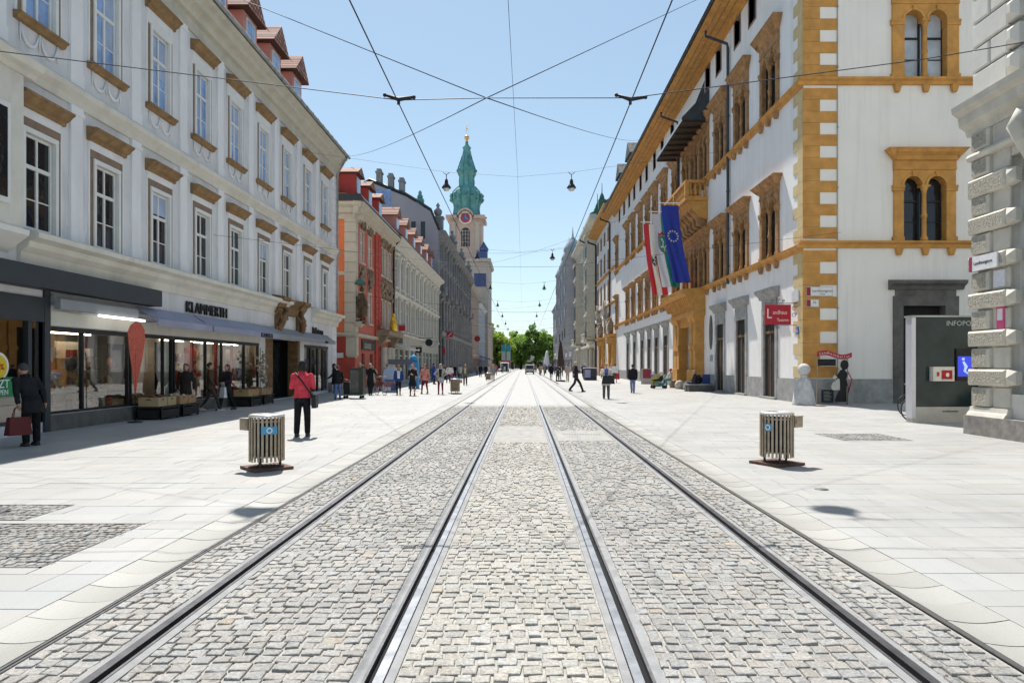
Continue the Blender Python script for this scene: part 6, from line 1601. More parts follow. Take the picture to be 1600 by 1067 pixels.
b = MB(); b.box(-.2, .25, -.18, .18, .2, .4); b.build('basket', fl(.05, .25, .25), t)
for x, y in ((-.45, -.24), (-.45, .24), (.38, -.24), (.38, .24)): b = MB(); b.tube([(x, y - .02, .12), (x, y + .02, .12)], .12, 14); b.build('wheel', M['black'], t)

# benches and stone blocks by the portal
X, Y = at(1099, 611.5); t = thing('stone_bench', 'grey block bench by the palace portal with a sitting man', 'bench', (11.05, Y + .3, 0))
b = MB(); b.box(-.75, .75, -.5, .4, 0, .4); b.build('bench_block', M['dark_stone'], t); b = MB(); b.box(-.78, .78, -.53, .43, .4, .46); b.build('seat', M['grey_stone'], t)
b = MB(); b.box(-.3, .3, -.02, .02, 0, 1.05); tag(b.build('blue_board', fl(.05, .09, .28), None, (11.85, 44.1, 0)), 'blue painted panel leaning between portal and first stone door', 'panel')
for k, (x, y, r, lab) in enumerate(((1052, 605.5, .26, 'brown stone block under the seated woman'), (1062, 607.5, .3, 'cream rounded stone seat next to the portal'), (1074, 608.5, .27, 'cream rounded stone at the foot of the portal column'))):
    X, Y = at(x, y); b = MB(); b.lathe([(r, 0), (r * 1.15, .2), (r * 1.05, .42), (r * .6, .56), (.01, .6)], n=12)
    tag(b.build('stone_block', M['cream'] if k else M['stucco'], None, (X, Y, 0)), lab, 'stone', 'stones by the portal')
b = MB()
for k in range(12): b.ball((random.uniform(-.3, .3), random.uniform(-.2, .2), random.uniform(.2, .55)), random.uniform(.1, .18), n=7)
tag(b.build('bag_heap', M['dark_metal'], None, (11.3, 44.3, .35)), 'dark bundle of bags lying on the grey block bench', 'bags')

# tall closed dark parasol
X, Y = at(876, 596); t = thing('closed_parasol', 'tall closed dark brown parasol standing on the right pavement', 'parasol', (X, Y, 0))
b = MB(); b.lathe([(.5, 0), (.5, .12), (.1, .16)], n=12); b.tube([(0, 0, .1), (0, 0, 4.1)], .05, 8); b.build('stand', M['dark_metal'], t)
b = MB(); b.lathe([(.26, 1.5), (.30, 1.8), (.26, 2.4), (.18, 3.3), (.09, 3.9), (.03, 4.15)], n=12, mod=lambda a: 1 + .15 * math.cos(6 * a)); b.build('folded_canopy', mat('parasol', (.06, .04, .035), .8, .2, 6), t)
X, Y = at(921, 594); t = thing('market_stall', 'dark market stall with a light top in front of the cream bay house', 'stall', (X, Y, 0)); b = MB(); b.box(-.6, .75, -.6, .6, 0, 1.3); b.build('counter', M['anthracite'], t); b = MB(); b.box(-.66, .8, -.66, .66, 1.3, 1.38); b.build('top', M['white_frame'], t); b = MB(); b.box(-.55, .05, -.66, -.605, .3, 1.15); b.build('poster', fl(.35, .35, .6), t)

# hanging shop signs on the left
def blade(D, z, w_, h_, label, col, shape='box', X0=-11.55, out=.5):
    t = thing('projecting_sign', label, 'sign', (X0, D, z), 0, 'projecting shop signs on the left')
    b = MB(); b.tube([(-.2, 0, h_ / 2 + .08), (out + w_, 0, h_ / 2 + .08)], .025, 5); b.build('bracket', M['black'], t)
    b = MB()
    if shape == 'box': b.box(out, out + w_, -.08, .08, -h_ / 2, h_ / 2)
    else: b.prof([(out + w_ / 2 + w_ / 2 * math.cos(2 * PI * k / 24), h_ / 2 * math.sin(2 * PI * k / 24)) for k in range(24)], -.08, .08, 0, 'y')
    b.build('sign_panel', fl(*col), t); return t
t_ = blade(70, 3.2, .62, .58, 'small black square sign with a white spot on the cream house', (.02, .02, .02)); b = MB(); b.prof([(.82 + .12 * math.cos(2 * PI * k / 14), .14 * math.sin(2 * PI * k / 14)) for k in range(14)], -.09, -.08, 0, 'y'); b.build('white_spot', fl(.8, .8, .8), t_)
blade(74, 4.1, .8, .8, 'round black sign on the cream house', (.015, .018, .018), 'disc', out=.9)
blade(78, 4.0, .5, .55, 'white framed square sign next to the round black one', (.5, .5, .48), out=1.3)
blade(84, 3.4, .34, .85, 'narrow red sign at the end of the cream house', (.5, .02, .05), 'disc', out=1.6)
t_ = blade(98, 6.0, .9, .7, 'red sign with a pale stroke on the dark ornate house', (.5, .03, .05), out=.5); b = MB(); b.prof([(.6, -.25), (.75, -.25), (1.3, .25), (1.15, .25)], -.1, -.081, 0, 'y'); b.build('pale_stroke', fl(.8, .6, .6), t_)
t_ = blade(62, 5.0, .6, .5, 'small red flag sign at the balcony of the red house', (.5, .02, .04), out=.2)
blade(152, 7.5, 1.3, 1.3, 'round dark red sign in front of the pink house', (.3, .03, .03), 'disc', out=.6)

# vehicles far down the street
def van(X, Y, label, L_, W_, H_, col, back=True):
    t = thing('parked_van', label, 'van', (X, Y, 0))
    w2 = W_ / 2; b = MB()
    b.prof([(0, .35), (0, H_ * .52), (.12, H_ * .97), (.3, H_), (L_ - 1.5, H_), (L_ - .75, H_ * .62), (L_ - .05, H_ * .5), (L_, .35)], -w2, w2, 0); b.build('body', mat('car_paint', col, .35, .03, 2), t)
    b = MB(); b.add([(-w2 * .82, -.005, H_ * .56), (w2 * .82, -.005, H_ * .56), (w2 * .76, .1, H_ * .93), (-w2 * .76, .1, H_ * .93)], [(0, 1, 2, 3)]); b.build('rear_window' if back else 'windscreen', M['glass_dark'], t)
    b = MB(); b.box(-w2 * .95, w2 * .95, -.08, .0, .3, .52); b.build('bumper', M['dark_metal'], t)
    b = MB(); b.box(-.25, .25, -.09, -.08, .36, .46); b.build('number_plate', fl(.75, .75, .75), t)
    for s_ in (-1, 1):
        b = MB(); b.box(s_ * w2 * .86 - .07, s_ * w2 * .86 + .07, -.03, .02, H_ * .42, H_ * .58); b.build('tail_lamp' if back else 'headlight', fl(.35, .02, .02) if back else fl(.7, .7, .65), t)
        for y in (.7, L_ - .8): b = MB(); b.tube([(s_ * (w2 - .2), y, .32), (s_ * (w2 + .005), y, .32)], .32, 14); b.build('wheel', M['black'], t)
    return t
van(1.12, 124, 'pale grey van driving away on the right tram track', 4.2, 1.62, 1.75, (.5, .49, .46))
van(-4.6, 166, 'white van standing at the far left of the tracks', 4.8, 2.0, 2.3, (.75, .75, .75), False)

# tall banners and fountain near the square
for k, (x, lab) in enumerate(((786.5, 'teal and pink upright banner nearer the church'), (794, 'teal and pink upright banner nearer the trees'))):
    D = 176; X = (x - 818) * D / 1067; t = thing('upright_banner', lab, 'banner', (X, D + k * 3, 0), 0, 'upright banners by the square')
    b = MB(); b.tube([(.55, .05, 0), (.55, .05, 7.2)], .06, 6); b.build('pole', M['zinc'], t)
    for z0, z1, c_ in ((5.2, 7.0, (.03, .3, .38)), (2.9, 5.2, (.4, .5, .5)), (1.7, 2.9, (.6, .05, .15))): b = MB(); b.box(-.5, .5, -.02, .02, z0, z1 - .01); b.build('cloth_field', fl(*c_), t)
t = thing('fountain', 'white water jet of a fountain on the square beside the trees', 'fountain', (8.6, 252, 0)); b = MB(); b.lathe([(3.2, 0), (3.2, .7), (2.9, .7), (2.9, .2)], n=20); b.build('basin', M['grey_stone'], t)
b = MB(); b.lathe([(1.5, .2), (1.3, 2), (.9, 4), (.5, 6), (.1, 7)], n=12, mod=lambda a: 1 + .2 * math.sin(5 * a)); b.build('water_jet', fl(.85, .87, .9), t)

# ------------------------------------------------------------------ trees of the square
M['leaf'] = None
def leafmat(name, c1, c2):
    m = mat(name, c1, .6, .45, .35, spec=.3); nt = m.node_tree; b_ = nt.nodes['Principled BSDF']
    tr = nt.nodes.new('ShaderNodeBsdfTranslucent'); tr.inputs[0].default_value = c4(c2); mx = nt.nodes.new('ShaderNodeMixShader'); mx.inputs[0].default_value = .45
    nt.links.new(b_.outputs[0], mx.inputs[1]); nt.links.new(tr.outputs[0], mx.inputs[2]); nt.links.new(mx.outputs[0], nt.nodes['Material Output'].inputs[0]); return m
LEAF = [leafmat('leaf_dark', (.11, .185, .04), (.32, .52, .09)), leafmat('leaf_light', (.19, .27, .035), (.4, .55, .06))]
M['bark'] = mat('bark', (.06, .05, .04), .9, .3, 3, bump=.4, bsc=8)
def tree(X, Y, h, rad, label, lm, zc=.62, n=6000, seed=1):
    rg = np.random.default_rng(seed); t = thing('broadleaf_tree', label, 'tree', (X, Y, 0), 0, 'trees on the square')
    b = MB(); b.tube([(0, 0, 0), (.1, 0, h * .2), (.0, .1, h * .42), (.2, 0, h * .62)], [.5, .4, .32, .12], 8)
    for k in range(7): a = k * .9; b.tube([(.05, .05, h * (.28 + .04 * k)), (rad * .35 * math.cos(a), rad * .35 * math.sin(a), h * (.45 + .04 * k)), (rad * .6 * math.cos(a), rad * .6 * math.sin(a), h * (.5 + .035 * k))], [.22, .13, .04], 6)
    b.build('trunk', M['bark'], t)
    nc = 70; cc = rg.normal(0, 1, (nc, 3)); cc /= np.linalg.norm(cc, axis=1)[:, None]; cc *= (rg.random((nc, 1)) ** .4) * np.array([[rad, rad, h * .36]]); cc[:, 2] += h * zc
    cr = rg.uniform(.14, .30, nc) * rad
    i = rg.integers(0, nc, n); d = rg.normal(0, 1, (n, 3)); d /= np.linalg.norm(d, axis=1)[:, None]
    p = cc[i] + d * cr[i][:, None] * (rg.random((n, 1)) ** .35) * np.array([[1, 1, .8]])
    u = rg.normal(0, 1, (n, 3)); u /= np.linalg.norm(u, axis=1)[:, None]; v = np.cross(u, rg.normal(0, 1, (n, 3))); v /= np.linalg.norm(v, axis=1)[:, None]
    s = rg.uniform(.16, .42, (n, 1)); V = np.stack([p - u * s, p + v * s * .6, p + u * s, p - v * s * .6], 1).reshape(-1, 3); F = np.arange(n * 4).reshape(-1, 4)
    link('crown', npmesh('crown', V, F, [lm]), t)
tree(-9.8, 255, 17.0, 6.4, 'light green tree left of the far end of the street', LEAF[1], n=14000, seed=3, zc=.47)
tree(-13.5, 275, 21, 4.5, 'taller thin tree behind the light green one', LEAF[1], n=4000, seed=9)
tree(-1.0, 268, 17, 6.0, 'dark green tree right of the banners in the square', LEAF[0], n=13000, seed=4, zc=.47)
tree(4.5, 262, 19.5, 6.6, 'tallest dark green tree in the middle of the square', LEAF[0], n=17000, seed=5, zc=.5)
tree(10.5, 278, 17, 5.6, 'dark green tree beside the fountain', LEAF[0], n=13000, seed=6, zc=.48)
tree(-4.5, 282, 16, 5.5, 'green tree filling the gap behind the upright banners', LEAF[1], n=7000, seed=12)
tree(-24, 290, 18, 7, 'green tree behind the left houses', LEAF[1], n=5000, seed=7)
tree(24, 300, 19, 7, 'green tree behind the right houses', LEAF[0], n=5000, seed=8)

# ------------------------------------------------------------------ overhead wires and lamps
def wire(name, label, pts, r, cat='wire', grp='overhead wires', n=5):
    b = MB(); b.tube(pts, r, n); return tag(b.build(name, M['wire']), label, cat, grp)
def sag(a, b, s, n=14): a, b = Vector(a), Vector(b); return [a.lerp(b, k / n) - Vector((0, 0, 4 * s * (k / n) * (1 - k / n))) for k in range(n + 1)]
wire('contact_wire', 'overhead contact wire above the left tram track', [(-1.72, -3, 5.25), (-1.72, 300, 5.25)], .008)
wire('contact_wire', 'overhead contact wire above the right tram track', [(1.47, -3, 5.25), (1.47, 300, 5.25)], .008)
wire('centre_cable', 'thin cable along the middle of the street carrying the lamps', [(-.30, -3, 6.75), (-.30, 35, 11.4), (-.3, 60, 11.4), (-.3, 300, 11.4)], .006)
P0 = (-.51, 9.4, 5.32)
wire('span_wire', 'nearly level span wire crossing the street with two insulators', [(-11.8, 9.4, 6.45), (-7.2, 9.4, 5.96), (-1.72, 9.4, 5.29), P0, (1.47, 9.4, 5.32), (5.5, 9.4, 5.85), (10.8, 9.4, 6.75)], .007)
wire('span_wire', 'diagonal wire rising to the grey town house from the crossing point', [P0, (-11.3, 19, 13.2)], .007)
wire('span_wire', 'diagonal wire rising from the crossing to the far grey house gutter', sag(P0, (-11.08, 43.3, 14.9), .2), .007)
wire('span_wire', 'diagonal wire rising from the crossing to the palace gutter', sag(P0, (10.6, 61, 21.8), .3), .008)
wire('span_wire', 'diagonal wire rising steeply to the near palace corner', [P0, (11.5, 30, 19.5)], .007)
for x, s_ in ((-1.72, -1), (1.47, 1)):
    t = thing('wire_clamp', 'dark insulator clamp on the contact wire above the %s track' % ('left' if s_ < 0 else 'right'), 'clamp', (x, 9.4, 5.3), 0, 'insulator clamps')
    b = MB(); b.tube([(-.18, 0, .06), (0, 0, .0), (.2, 0, .03)], [.018, .03, .02], 6); b.ball((-.19, 0, .06), .028, n=8); b.ball((.21, 0, .03), .028, n=8); b.tube([(0, 0, 0), (0, 0, -.07)], .022, 6); b.build('insulator', M['black'], t)
M['lamp_glass'] = mat('lamp_glass', (.55, .58, .6), .2, .1, 3, spec=.6)
LS = MB(); LS.lathe([(.03, .50), (.07, .45), (.10, .32), (.09, .26), (.14, .19), (.22, .08), (.255, 0), (.22, -.01), (.13, .04)], n=16); LS = LS.mesh('lamp_shade', M['dark_metal'])
LG = MB(); LG.lathe([(.18, 0), (.175, -.07), (.12, -.15), (.01, -.18)], n=14); LG = LG.mesh('lamp_globe', M['lamp_glass'])
LH = MB(); LH.tube([(-.18, 0, .86), (-.05, 0, .74), (.05, 0, .74), (.18, 0, .86)], .022, 5); LH.tube([(0, 0, .74), (0, 0, .48)], .022, 5); LH = LH.mesh('lamp_hanger', M['dark_metal'])
k = 0
for i, D in enumerate([14.4, 36.3, 60.3, 84.3, 108.3, 132.3, 156.3, 180.3, 204.3]):
    zc = 11.05
    wire('lamp_span_wire', 'lamp span wire number %d from the camera' % (i + 1) if False else ('span wire carrying the %s pair of street lamps' % ['overhead near', 'first visible', 'second', 'third', 'fourth', 'fifth', 'sixth', 'seventh', 'last'][i]), [(-11.75, D, 13.0), (-4.1, D, zc + .85), (-.3, D, zc + .6), (2.6, D, zc + .85), (12.0, D, 13.2)], .005 + D * .00005, grp='lamp span wires')
    for x in ((-4.1, 2.55) if i else (-4.8, 1.8)):
        t = thing('hanging_street_lamp', 'bell shaped street lamp hanging %s on the %s span wire' % ('left' if x < 0 else 'right', ['overhead near', 'first visible', 'second', 'third', 'fourth', 'fifth', 'sixth', 'seventh', 'last'][i]), 'street lamp', (x, D, zc), 0, 'street lamps hung over the street')
        link('shade', LS, t); link('globe', LG, t); link('hanger', LH, t)
for i, D in enumerate([26, 48, 72, 96, 120, 145, 170]):
    wire('span_wire', 'level tram span wire at the %s' % ['carved shop door', 'red corner house', 'cream pilaster house', 'start of the dark house', 'middle of the dark house', 'end of the dark house', 'pale blue house'][i], [(-11.8, D, 6.6), (-1.72, D, 5.4), (0, D, 5.38), (1.47, D, 5.4), (12.1, D, 6.7)], .005 + D * .00005)
wire('span_wire', 'long slack wire from the red house to the armoury', sag((-11.5, 62, 12.4), (12, 100, 20), 1.2), .012)
wire('span_wire', 'long slack wire from the dark house to the palace', sag((-11.5, 110, 17), (12, 70, 17.5), 1.0), .012)
wire('span_wire', 'slack wire between the pink house and the cream bay house', sag((-11.5, 150, 14), (12, 130, 15), 1.0), .013)
# ------------------------------------------------------------------ people
SKIN = [mat('skin_%d' % i, c, .55, .08, 20, coord='Object') for i, c in enumerate(((.48, .27, .19), (.42, .22, .15), (.30, .16, .10)))]
def rot_x(p, piv, a):
    y, z = p[1] - piv[1], p[2] - piv[2]; c, s = math.cos(a), math.sin(a)
    return (p[0], piv[1] + y * c - z * s, piv[2] + y * s + z * c)
def remesh(o, vx):
    m = o.modifiers.new('surface', 'REMESH'); m.mode = 'VOXEL'; m.voxel_size = vx; m.use_smooth_shade = True
    s = o.modifiers.new('soft', 'SMOOTH'); s.factor = .5; s.iterations = 2 if vx > .016 else 3
def limb(mb, pts, rs, n=8):
    mb.tube(pts, rs, n)
    for p, r in zip(pts, rs): mb.ball(p, r if not isinstance(r, tuple) else r[0], n=8)
def loft(mb, rings, n=14):
    """elliptic rings (x, y, z, rx, ry)"""
    vs = []
    for (x, y, z, rx, ry) in rings:
        for k in range(n): a = 2 * PI * k / n; vs.append((x + rx * math.cos(a), y + ry * math.sin(a), z))
    N = len(rings)
    fs = [(i * n + k, i * n + (k + 1) % n, (i + 1) * n + (k + 1) % n, (i + 1) * n + k) for i in range(N - 1) for k in range(n)]
    fs += [tuple(range(n))[::-1], tuple((N - 1) * n + k for k in range(n))]
    mb.add(vs, fs, 0, True)

def person(label, X, Y, h, face, top, tcol, bot, bcol, hair, hcol, pose='walk', arms='swing', stride=.30, lean=0, skin=0, shoes=(.03, .03, .03), inner=None, group='people walking in the street', z0=0, wide=1.0):
    t = thing('person', label, 'person', (X, Y, z0), face, group)
    s = h / 1.75; near = Y < 26; vx = (.012 if near else (.02 if Y < 50 else .03))
    P = {}
    hipz = .92
    if pose == 'walk':
        feet = [(-.09, -stride, .07), (.09, stride * .9, .12)]; knees = [(-.095, -stride * .55 - .03, .50), (.095, stride * .25, .49)]
    elif pose == 'stand':
        feet = [(-.11, -.04, .07), (.12, .03, .07)]; knees = [(-.105, -.04, .49), (.11, -.01, .49)]
    elif pose == 'sit':
        hipz = .50; feet = [(-.12, -.52, .07), (.12, -.44, .07)]; knees = [(-.13, -.46, .50), (.13, -.44, .52)]
    else:   # on the ground
        hipz = .14; feet = [(-.15, -.62, .06), (.2, -.5, .06)]; knees = [(-.2, -.34, .40), (.24, -.3, .34)]
    dz = hipz - .92
    piv = (0, 0, hipz)
    def U(x, y, z): q = rot_x((x, y, z + dz), piv, lean); return (q[0] * s, q[1] * s, q[2] * s)
    def S(p): return tuple(c * s for c in p)
    sh = [(-.185 * wide, .0, 1.41), (.185 * wide, .0, 1.41)]
    A = {'swing': [((-.25, -.04, 1.14), (-.24, -.20, .92)), ((.25, .10, 1.14), (.25, .06, .88))],
         'hang': [((-.25, .03, 1.14), (-.25, -.02, .88)), ((.25, .03, 1.14), (.25, -.02, .88))],
         'front': [((-.25, -.02, 1.15), (-.07, -.24, 1.22)), ((.25, -.02, 1.15), (.07, -.24, 1.2))],
         'hips': [((-.36, .02, 1.18), (-.17, -.08, 1.04)), ((.36, .02, 1.18), (.17, -.08, 1.04))],
         'lap': [((-.25, -.08, 1.15), (-.1, -.30, 1.04)), ((.25, -.08, 1.15), (.1, -.28, 1.04))],
         'bike': [((-.24, -.10, 1.16), (-.26, -.32, 1.02)), ((.30, -.10, 1.18), (.42, -.30, 1.05))],
         'carry': [((-.25, .03, 1.14), (-.25, -.02, .86)), ((.26, -.05, 1.15), (.16, -.25, 1.08))],
         'face': [((-.27, -.10, 1.18), (-.13, -.24, 1.45)), ((.25, -.04, 1.14), (.10, -.24, 1.15))],
         'reach': [((-.25, .03, 1.14), (-.25, -.02, .86)), ((.34, -.12, 1.2), (.5, -.3, 1.08))]}[arms]
    hands = []
    # body: one fused surface
    b = MB()
    loft(b, [tuple(U(0, 0, z)) + (rx * s * wide, ry * s) for z, rx, ry in ((.84, .13, .09), (.93, .15, .105), (1.08, .125, .09), (1.3, .15, .10), (1.42, .14, .085), (1.47, .07, .06))])
    b.tube([U(0, .01, 1.44), U(0, 0, 1.56)], [.058 * s, .052 * s], 8)
    hc = U(0, -.015, 1.64); b.ball(hc, .076 * s, .095 * s, .115 * s, 14)
    b.ball(U(0, -.035, 1.585), .058 * s, .07 * s, .062 * s, 10)
    b.tube([U(0, -.10, 1.655), U(0, -.128, 1.615), U(0, -.10, 1.60)], [.012 * s, .018 * s, .012 * s], 6)
    for k in (-1, 1): b.ball(U(k * .078, 0, 1.635), .014 * s, .024 * s, .034 * s, 6)
    for i in (0, 1):
        e, hd = A[i]; k = -1 if i == 0 else 1
        limb(b, [U(*sh[i]), U(*e), U(*hd)], [.052 * s, .042 * s, .028 * s])
        pe, ph = Vector(U(*e)), Vector(U(*hd)); d = (ph - pe).normalized(); palm = ph + d * .05 * s
        b.tube([ph, palm, palm + d * .03 * s], [(.03 * s, .022 * s), (.042 * s, .022 * s), (.036 * s, .018 * s)], 8)
        side = d.cross(Vector((k, .25, 0)).normalized()).normalized(); inn = Vector((-k, -.2, -.1)).normalized()
        for f, (o, ln) in enumerate(((-.030, .055), (-.010, .07), (.010, .066), (.028, .05))):
            p0 = palm + d * .02 * s + side * o * s; p1 = p0 + d * ln * .6 * s + inn * .006 * s; p2 = p1 + d * ln * .45 * s + inn * .03 * s
            b.tube([p0, p1, p2], [.0115 * s, .0105 * s, .008 * s], 6)
        p0 = ph + d * .02 * s + side * -.025 * s; b.tube([p0, p0 - side * .03 * s + d * .035 * s, p0 - side * .03 * s + d * .07 * s + inn * .02 * s], [.014 * s, .012 * s, .009 * s], 6)
        hands.append(palm)
        limb(b, [S((k * .085, 0, hipz - .02)), S(knees[i]), S(feet[i])], [.075 * s, .05 * s, .036 * s])
    o = b.build('body', SKIN[skin], t); remesh(o, vx)
    # trousers, skirt or leggings
    leg = {'trousers': (.098, .078, .066), 'slim': (.09, .062, .047), 'skirt': (.08, .052, .04), 'shorts': (.1, .085, .05)}[bot]
    c = MB()
    loft(c, [S((0, 0, hipz + dz_)) + (rx * s * wide, ry * s) for dz_, rx, ry in ((-.12, .14, .1), (0, .172, .128), (.12, .152, .115))] if pose in ('walk', 'stand') else [S((0, 0, hipz + dz_)) + (rx * s, ry * s) for dz_, rx, ry in ((-.1, .16, .14), (0, .18, .15), (.12, .155, .12))])
    for i in (0, 1):
        k = -1 if i == 0 else 1
        if bot == 'shorts': limb(c, [S((k * .085, 0, hipz - .03)), S(knees[i])], [leg[0] * s, leg[1] * s], 10)
        else: limb(c, [S((k * .085, 0, hipz - .03)), S(knees[i]), S((feet[i][0], feet[i][1] + .005, feet[i][2] + .03))], [leg[0] * s, leg[1] * s, leg[2] * s], 10)
    o = c.build('trousers' if bot != 'skirt' else 'leggings', cloth(*(bcol if bot != 'skirt' else (.04, .03, .03))), t); remesh(o, vx)
    if bot == 'skirt':
        c = MB(); loft(c, [S((0, 0, hipz + z)) + (rx * s, ry * s) for z, rx, ry in ((-.34, .23, .2), (-.1, .19, .15), (.12, .155, .118))]); o = c.build('skirt', cloth(*bcol), t); remesh(o, vx)
    # upper garment
    c = MB()
    hem = {'jacket': .80, 'shirt': .90, 'coat': .52, 'long': .66}[top]
    rr = [(1.0, .165, .125), (1.12, .158, .12), (1.3, .182, .130), (1.41, .165, .112), (1.48, .085, .08), (1.515, .066, .068)]
    lo = [(hem, .205 if hem < .75 else .19, .165 if hem < .75 else .14), ((hem + 1.0) / 2, .19, .145)]
    if pose in ('sit', 'ground'): lo = [(.86, .185, .15), (.95, .18, .14)]
    loft(c, [U(0, 0, z) + (rx * s * wide, ry * s) for z, rx, ry in lo + rr])
    for i in (0, 1):
        e, hd = A[i]; q = [Vector(U(*e)), Vector(U(*hd))]; w_ = q[0].lerp(q[1], .93)
        limb(c, [U(sh[i][0] * .92, 0, 1.405), U(*e), tuple(w_)], [.072 * s, .06 * s, .045 * s], 10)
        if top in ('jacket', 'coat', 'long'): c.ball(U(sh[i][0], 0, 1.40), .074 * s, n=10)
    o = c.build('coat' if top in ('coat', 'long') else top, cloth(*tcol), t); remesh(o, vx)
    if inner:
        c = MB(); c.grid(lambda i, j: U((i - .5) * .13 * (1 + .5 * j), -.132 - .012 * math.cos((i - .5) * 3) + .02 * (j > .8), 1.0 + .46 * j), 4, 6); c.build('shirt_front', cloth(*inner), t)
    if top in ('jacket', 'coat', 'long'):
        c = MB(); c.tube([U(.085 * math.cos(a), .01 + .08 * math.sin(a), 1.485 - .03 * (math.sin(a) < -.3)) for a in [2 * PI * k / 12 for k in range(13)]], .02 * s, 6, caps=False); c.build('collar', cloth(*[x * .8 for x in tcol]), t)
    # shoes
    for i in (0, 1):
        f = feet[i]; c = MB(); pitch = .06 if (pose == 'walk' and i == 1) else 0
        limb(c, [S((f[0], f[1] + .05, f[2] - .02)), S((f[0], f[1] - .05, f[2] - .025 - pitch * .3)), S((f[0], f[1] - .15, max(.035, f[2] - .035 - pitch)))], [.045 * s, .047 * s, .034 * s], 8)
        c.box((f[0] - .045) * s, (f[0] + .045) * s, (f[1] - .17) * s, (f[1] + .09) * s, max(0, f[2] - .07 - pitch * .5) * s, max(.018, f[2] - .05 - pitch * .5) * s); o = c.build('shoe', fl(*shoes), t); remesh(o, vx)
    # hair and face
    c = MB(); q_ = 1.0 if near else 1.07
    if hair != 'bald':
        c.ball(U(0, .014, 1.678), .088 * s * q_, .104 * s * q_, .105 * s * q_, 14)
        if hair == 'long': loft(c, [U(0, .055, z) + (rx * s, ry * s) for z, rx, ry in ((1.40, .07, .035), (1.5, .092, .05), (1.62, .096, .075), (1.7, .07, .06))])
        if hair == 'bob': loft(c, [U(0, .04, z) + (rx * s, ry * s) for z, rx, ry in ((1.52, .085, .06), (1.6, .098, .08), (1.7, .08, .07))])
        if hair == 'bun': c.ball(U(0, .11, 1.70), .045 * s, n=8)
        if hair == 'hood': loft(c, [U(0, .03, z) + (rx * s, ry * s) for z, rx, ry in ((1.44, .13, .10), (1.52, .11, .10), (1.66, .105, .105), (1.77, .06, .06))])
        if hair == 'cap': c.tube([U(0, -.06, 1.71), U(0, -.17, 1.69)], [(.07 * s, .01 * s), (.05 * s, .008 * s)], 8)
    else:
        loft(c, [U(0, .045, z) + (rx * s, ry * s) for z, rx, ry in ((1.57, .07, .05), (1.63, .08, .066), (1.67, .07, .06))])
    o = c.build('hood' if hair == 'hood' else ('cap' if hair == 'cap' else 'hair'), fl(*hcol), t); remesh(o, vx)
    c = MB()
    for k in (-1, 1): c.ball(U(k * .031, -.100, 1.652), .011 * s, .007 * s, .006 * s, 6); c.ball(U(k * .033, -.104, 1.674), .018 * s, .005 * s, .004 * s, 6)
    c.build('eyes', M['black'], t)
    c = MB(); c.ball(U(0, -.102, 1.572), .024 * s, .007 * s, .006 * s, 6); c.build('mouth', fl(.28, .09, .08), t)
    t['_h'] = 0; del t['_h']
    return t, hands, s

def world(t, p): return Matrix.Rotation(t.rotation_euler[2], 4, 'Z') @ Vector(p) + t.location
def bag(t, p, label, w, d, hgt, col, handle=.25, cat='bag', grp=None):
    q = world(t, p); o = thing('bag', label, cat, (q.x, q.y, q.z - handle - hgt), t.rotation_euler[2])
    b = MB(); b.frus(0, 0, 0, hgt, w * .5, d * .5, w * .42, d * .3); o2 = b.build('bag_body', fl(*col), o)
    b = MB()
    for s_ in (-1, 1): b.tube([(-w * .25, s_ * d * .15, hgt * .98), (-w * .15, s_ * .02, hgt + handle * .8), (0, 0, hgt + handle), (w * .15, s_ * .02, hgt + handle * .8), (w * .25, s_ * d * .15, hgt * .98)], .009, 5)
    b.build('handle', fl(*[x * .7 for x in col]), o)
    return o
CAM, AWAY, RIGHT, LEFT = 0, PI, PI / 2, -PI / 2
DK = (.018, .018, .022)
# woman in the coral jacket seen from behind, with shoulder bag
p, hd, s = person('woman in a coral red jacket and black trousers seen from behind', -5.1, 15.74, 1.74, AWAY + .12, 'shirt', (.62, .06, .085), 'trousers', (.014, .014, .016), 'bob', (.012, .010, .010), 'stand', 'front', wide=1.12)
o = thing('shoulder_bag', 'black shoulder bag hanging on the woman in coral red', 'bag', p.location, p.rotation_euler[2])
b = MB(); pts = [(.16, -.02, 1.47), (.10, .10, 1.42), (-.02, .150, 1.28), (-.14, .152, 1.1), (-.215, .09, .98), (-.25, .0, .93)]
b.tube([(x, y, z) for x, y, z in pts], (.022, .008) and .017, 6); b.tube([(.16, -.02, 1.47), (.08, -.135, 1.36), (-.1, -.16, 1.12), (-.22, -.1, .98), (-.25, -.02, .94)], .015, 6); b.build('strap', M['black'], o)
b = MB(); b.prof([(-.16, .66), (.16, .66), (.17, .9), (.12, .97), (-.12, .97), (-.17, .9)], -.33, -.23, 0, 'x'); b.build('bag_body', M['black'], o)
# bent old man at the left edge with a red bag
p, hd, s = person('stooped person in a long black coat holding a dark red bag by the shop', -10.05, 13.95, 1.74, LEFT - .5, 'long', (.02, .02, .022), 'trousers', (.015, .015, .017), 'short', (.05, .05, .05), 'stand', 'hang', lean=.48, wide=1.05)
bag(p, hd[1], 'dark red shopping bag held by the stooped person in black', .42, .22, .36, (.13, .02, .02), .22)
p, hd, s = person('person in dark coat with white tote bag in front of the shop window', -11.25, 22.75, 1.68, CAM + .3, 'long', (.03, .026, .024), 'trousers', DK, 'bob', (.08, .04, .03), 'stand', 'hang')
bag(p, hd[0], 'white tote bag carried in front of the shop window', .36, .1, .36, (.6, .58, .54), .2)
person('person in olive brown jacket and pale shoes striding along the shop', -11.2, 24.4, 1.72, RIGHT + .3, 'jacket', (.09, .055, .035), 'slim', (.06, .055, .05), 'short', (.04, .025, .02), 'walk', 'swing', .34, shoes=(.6, .5, .48))
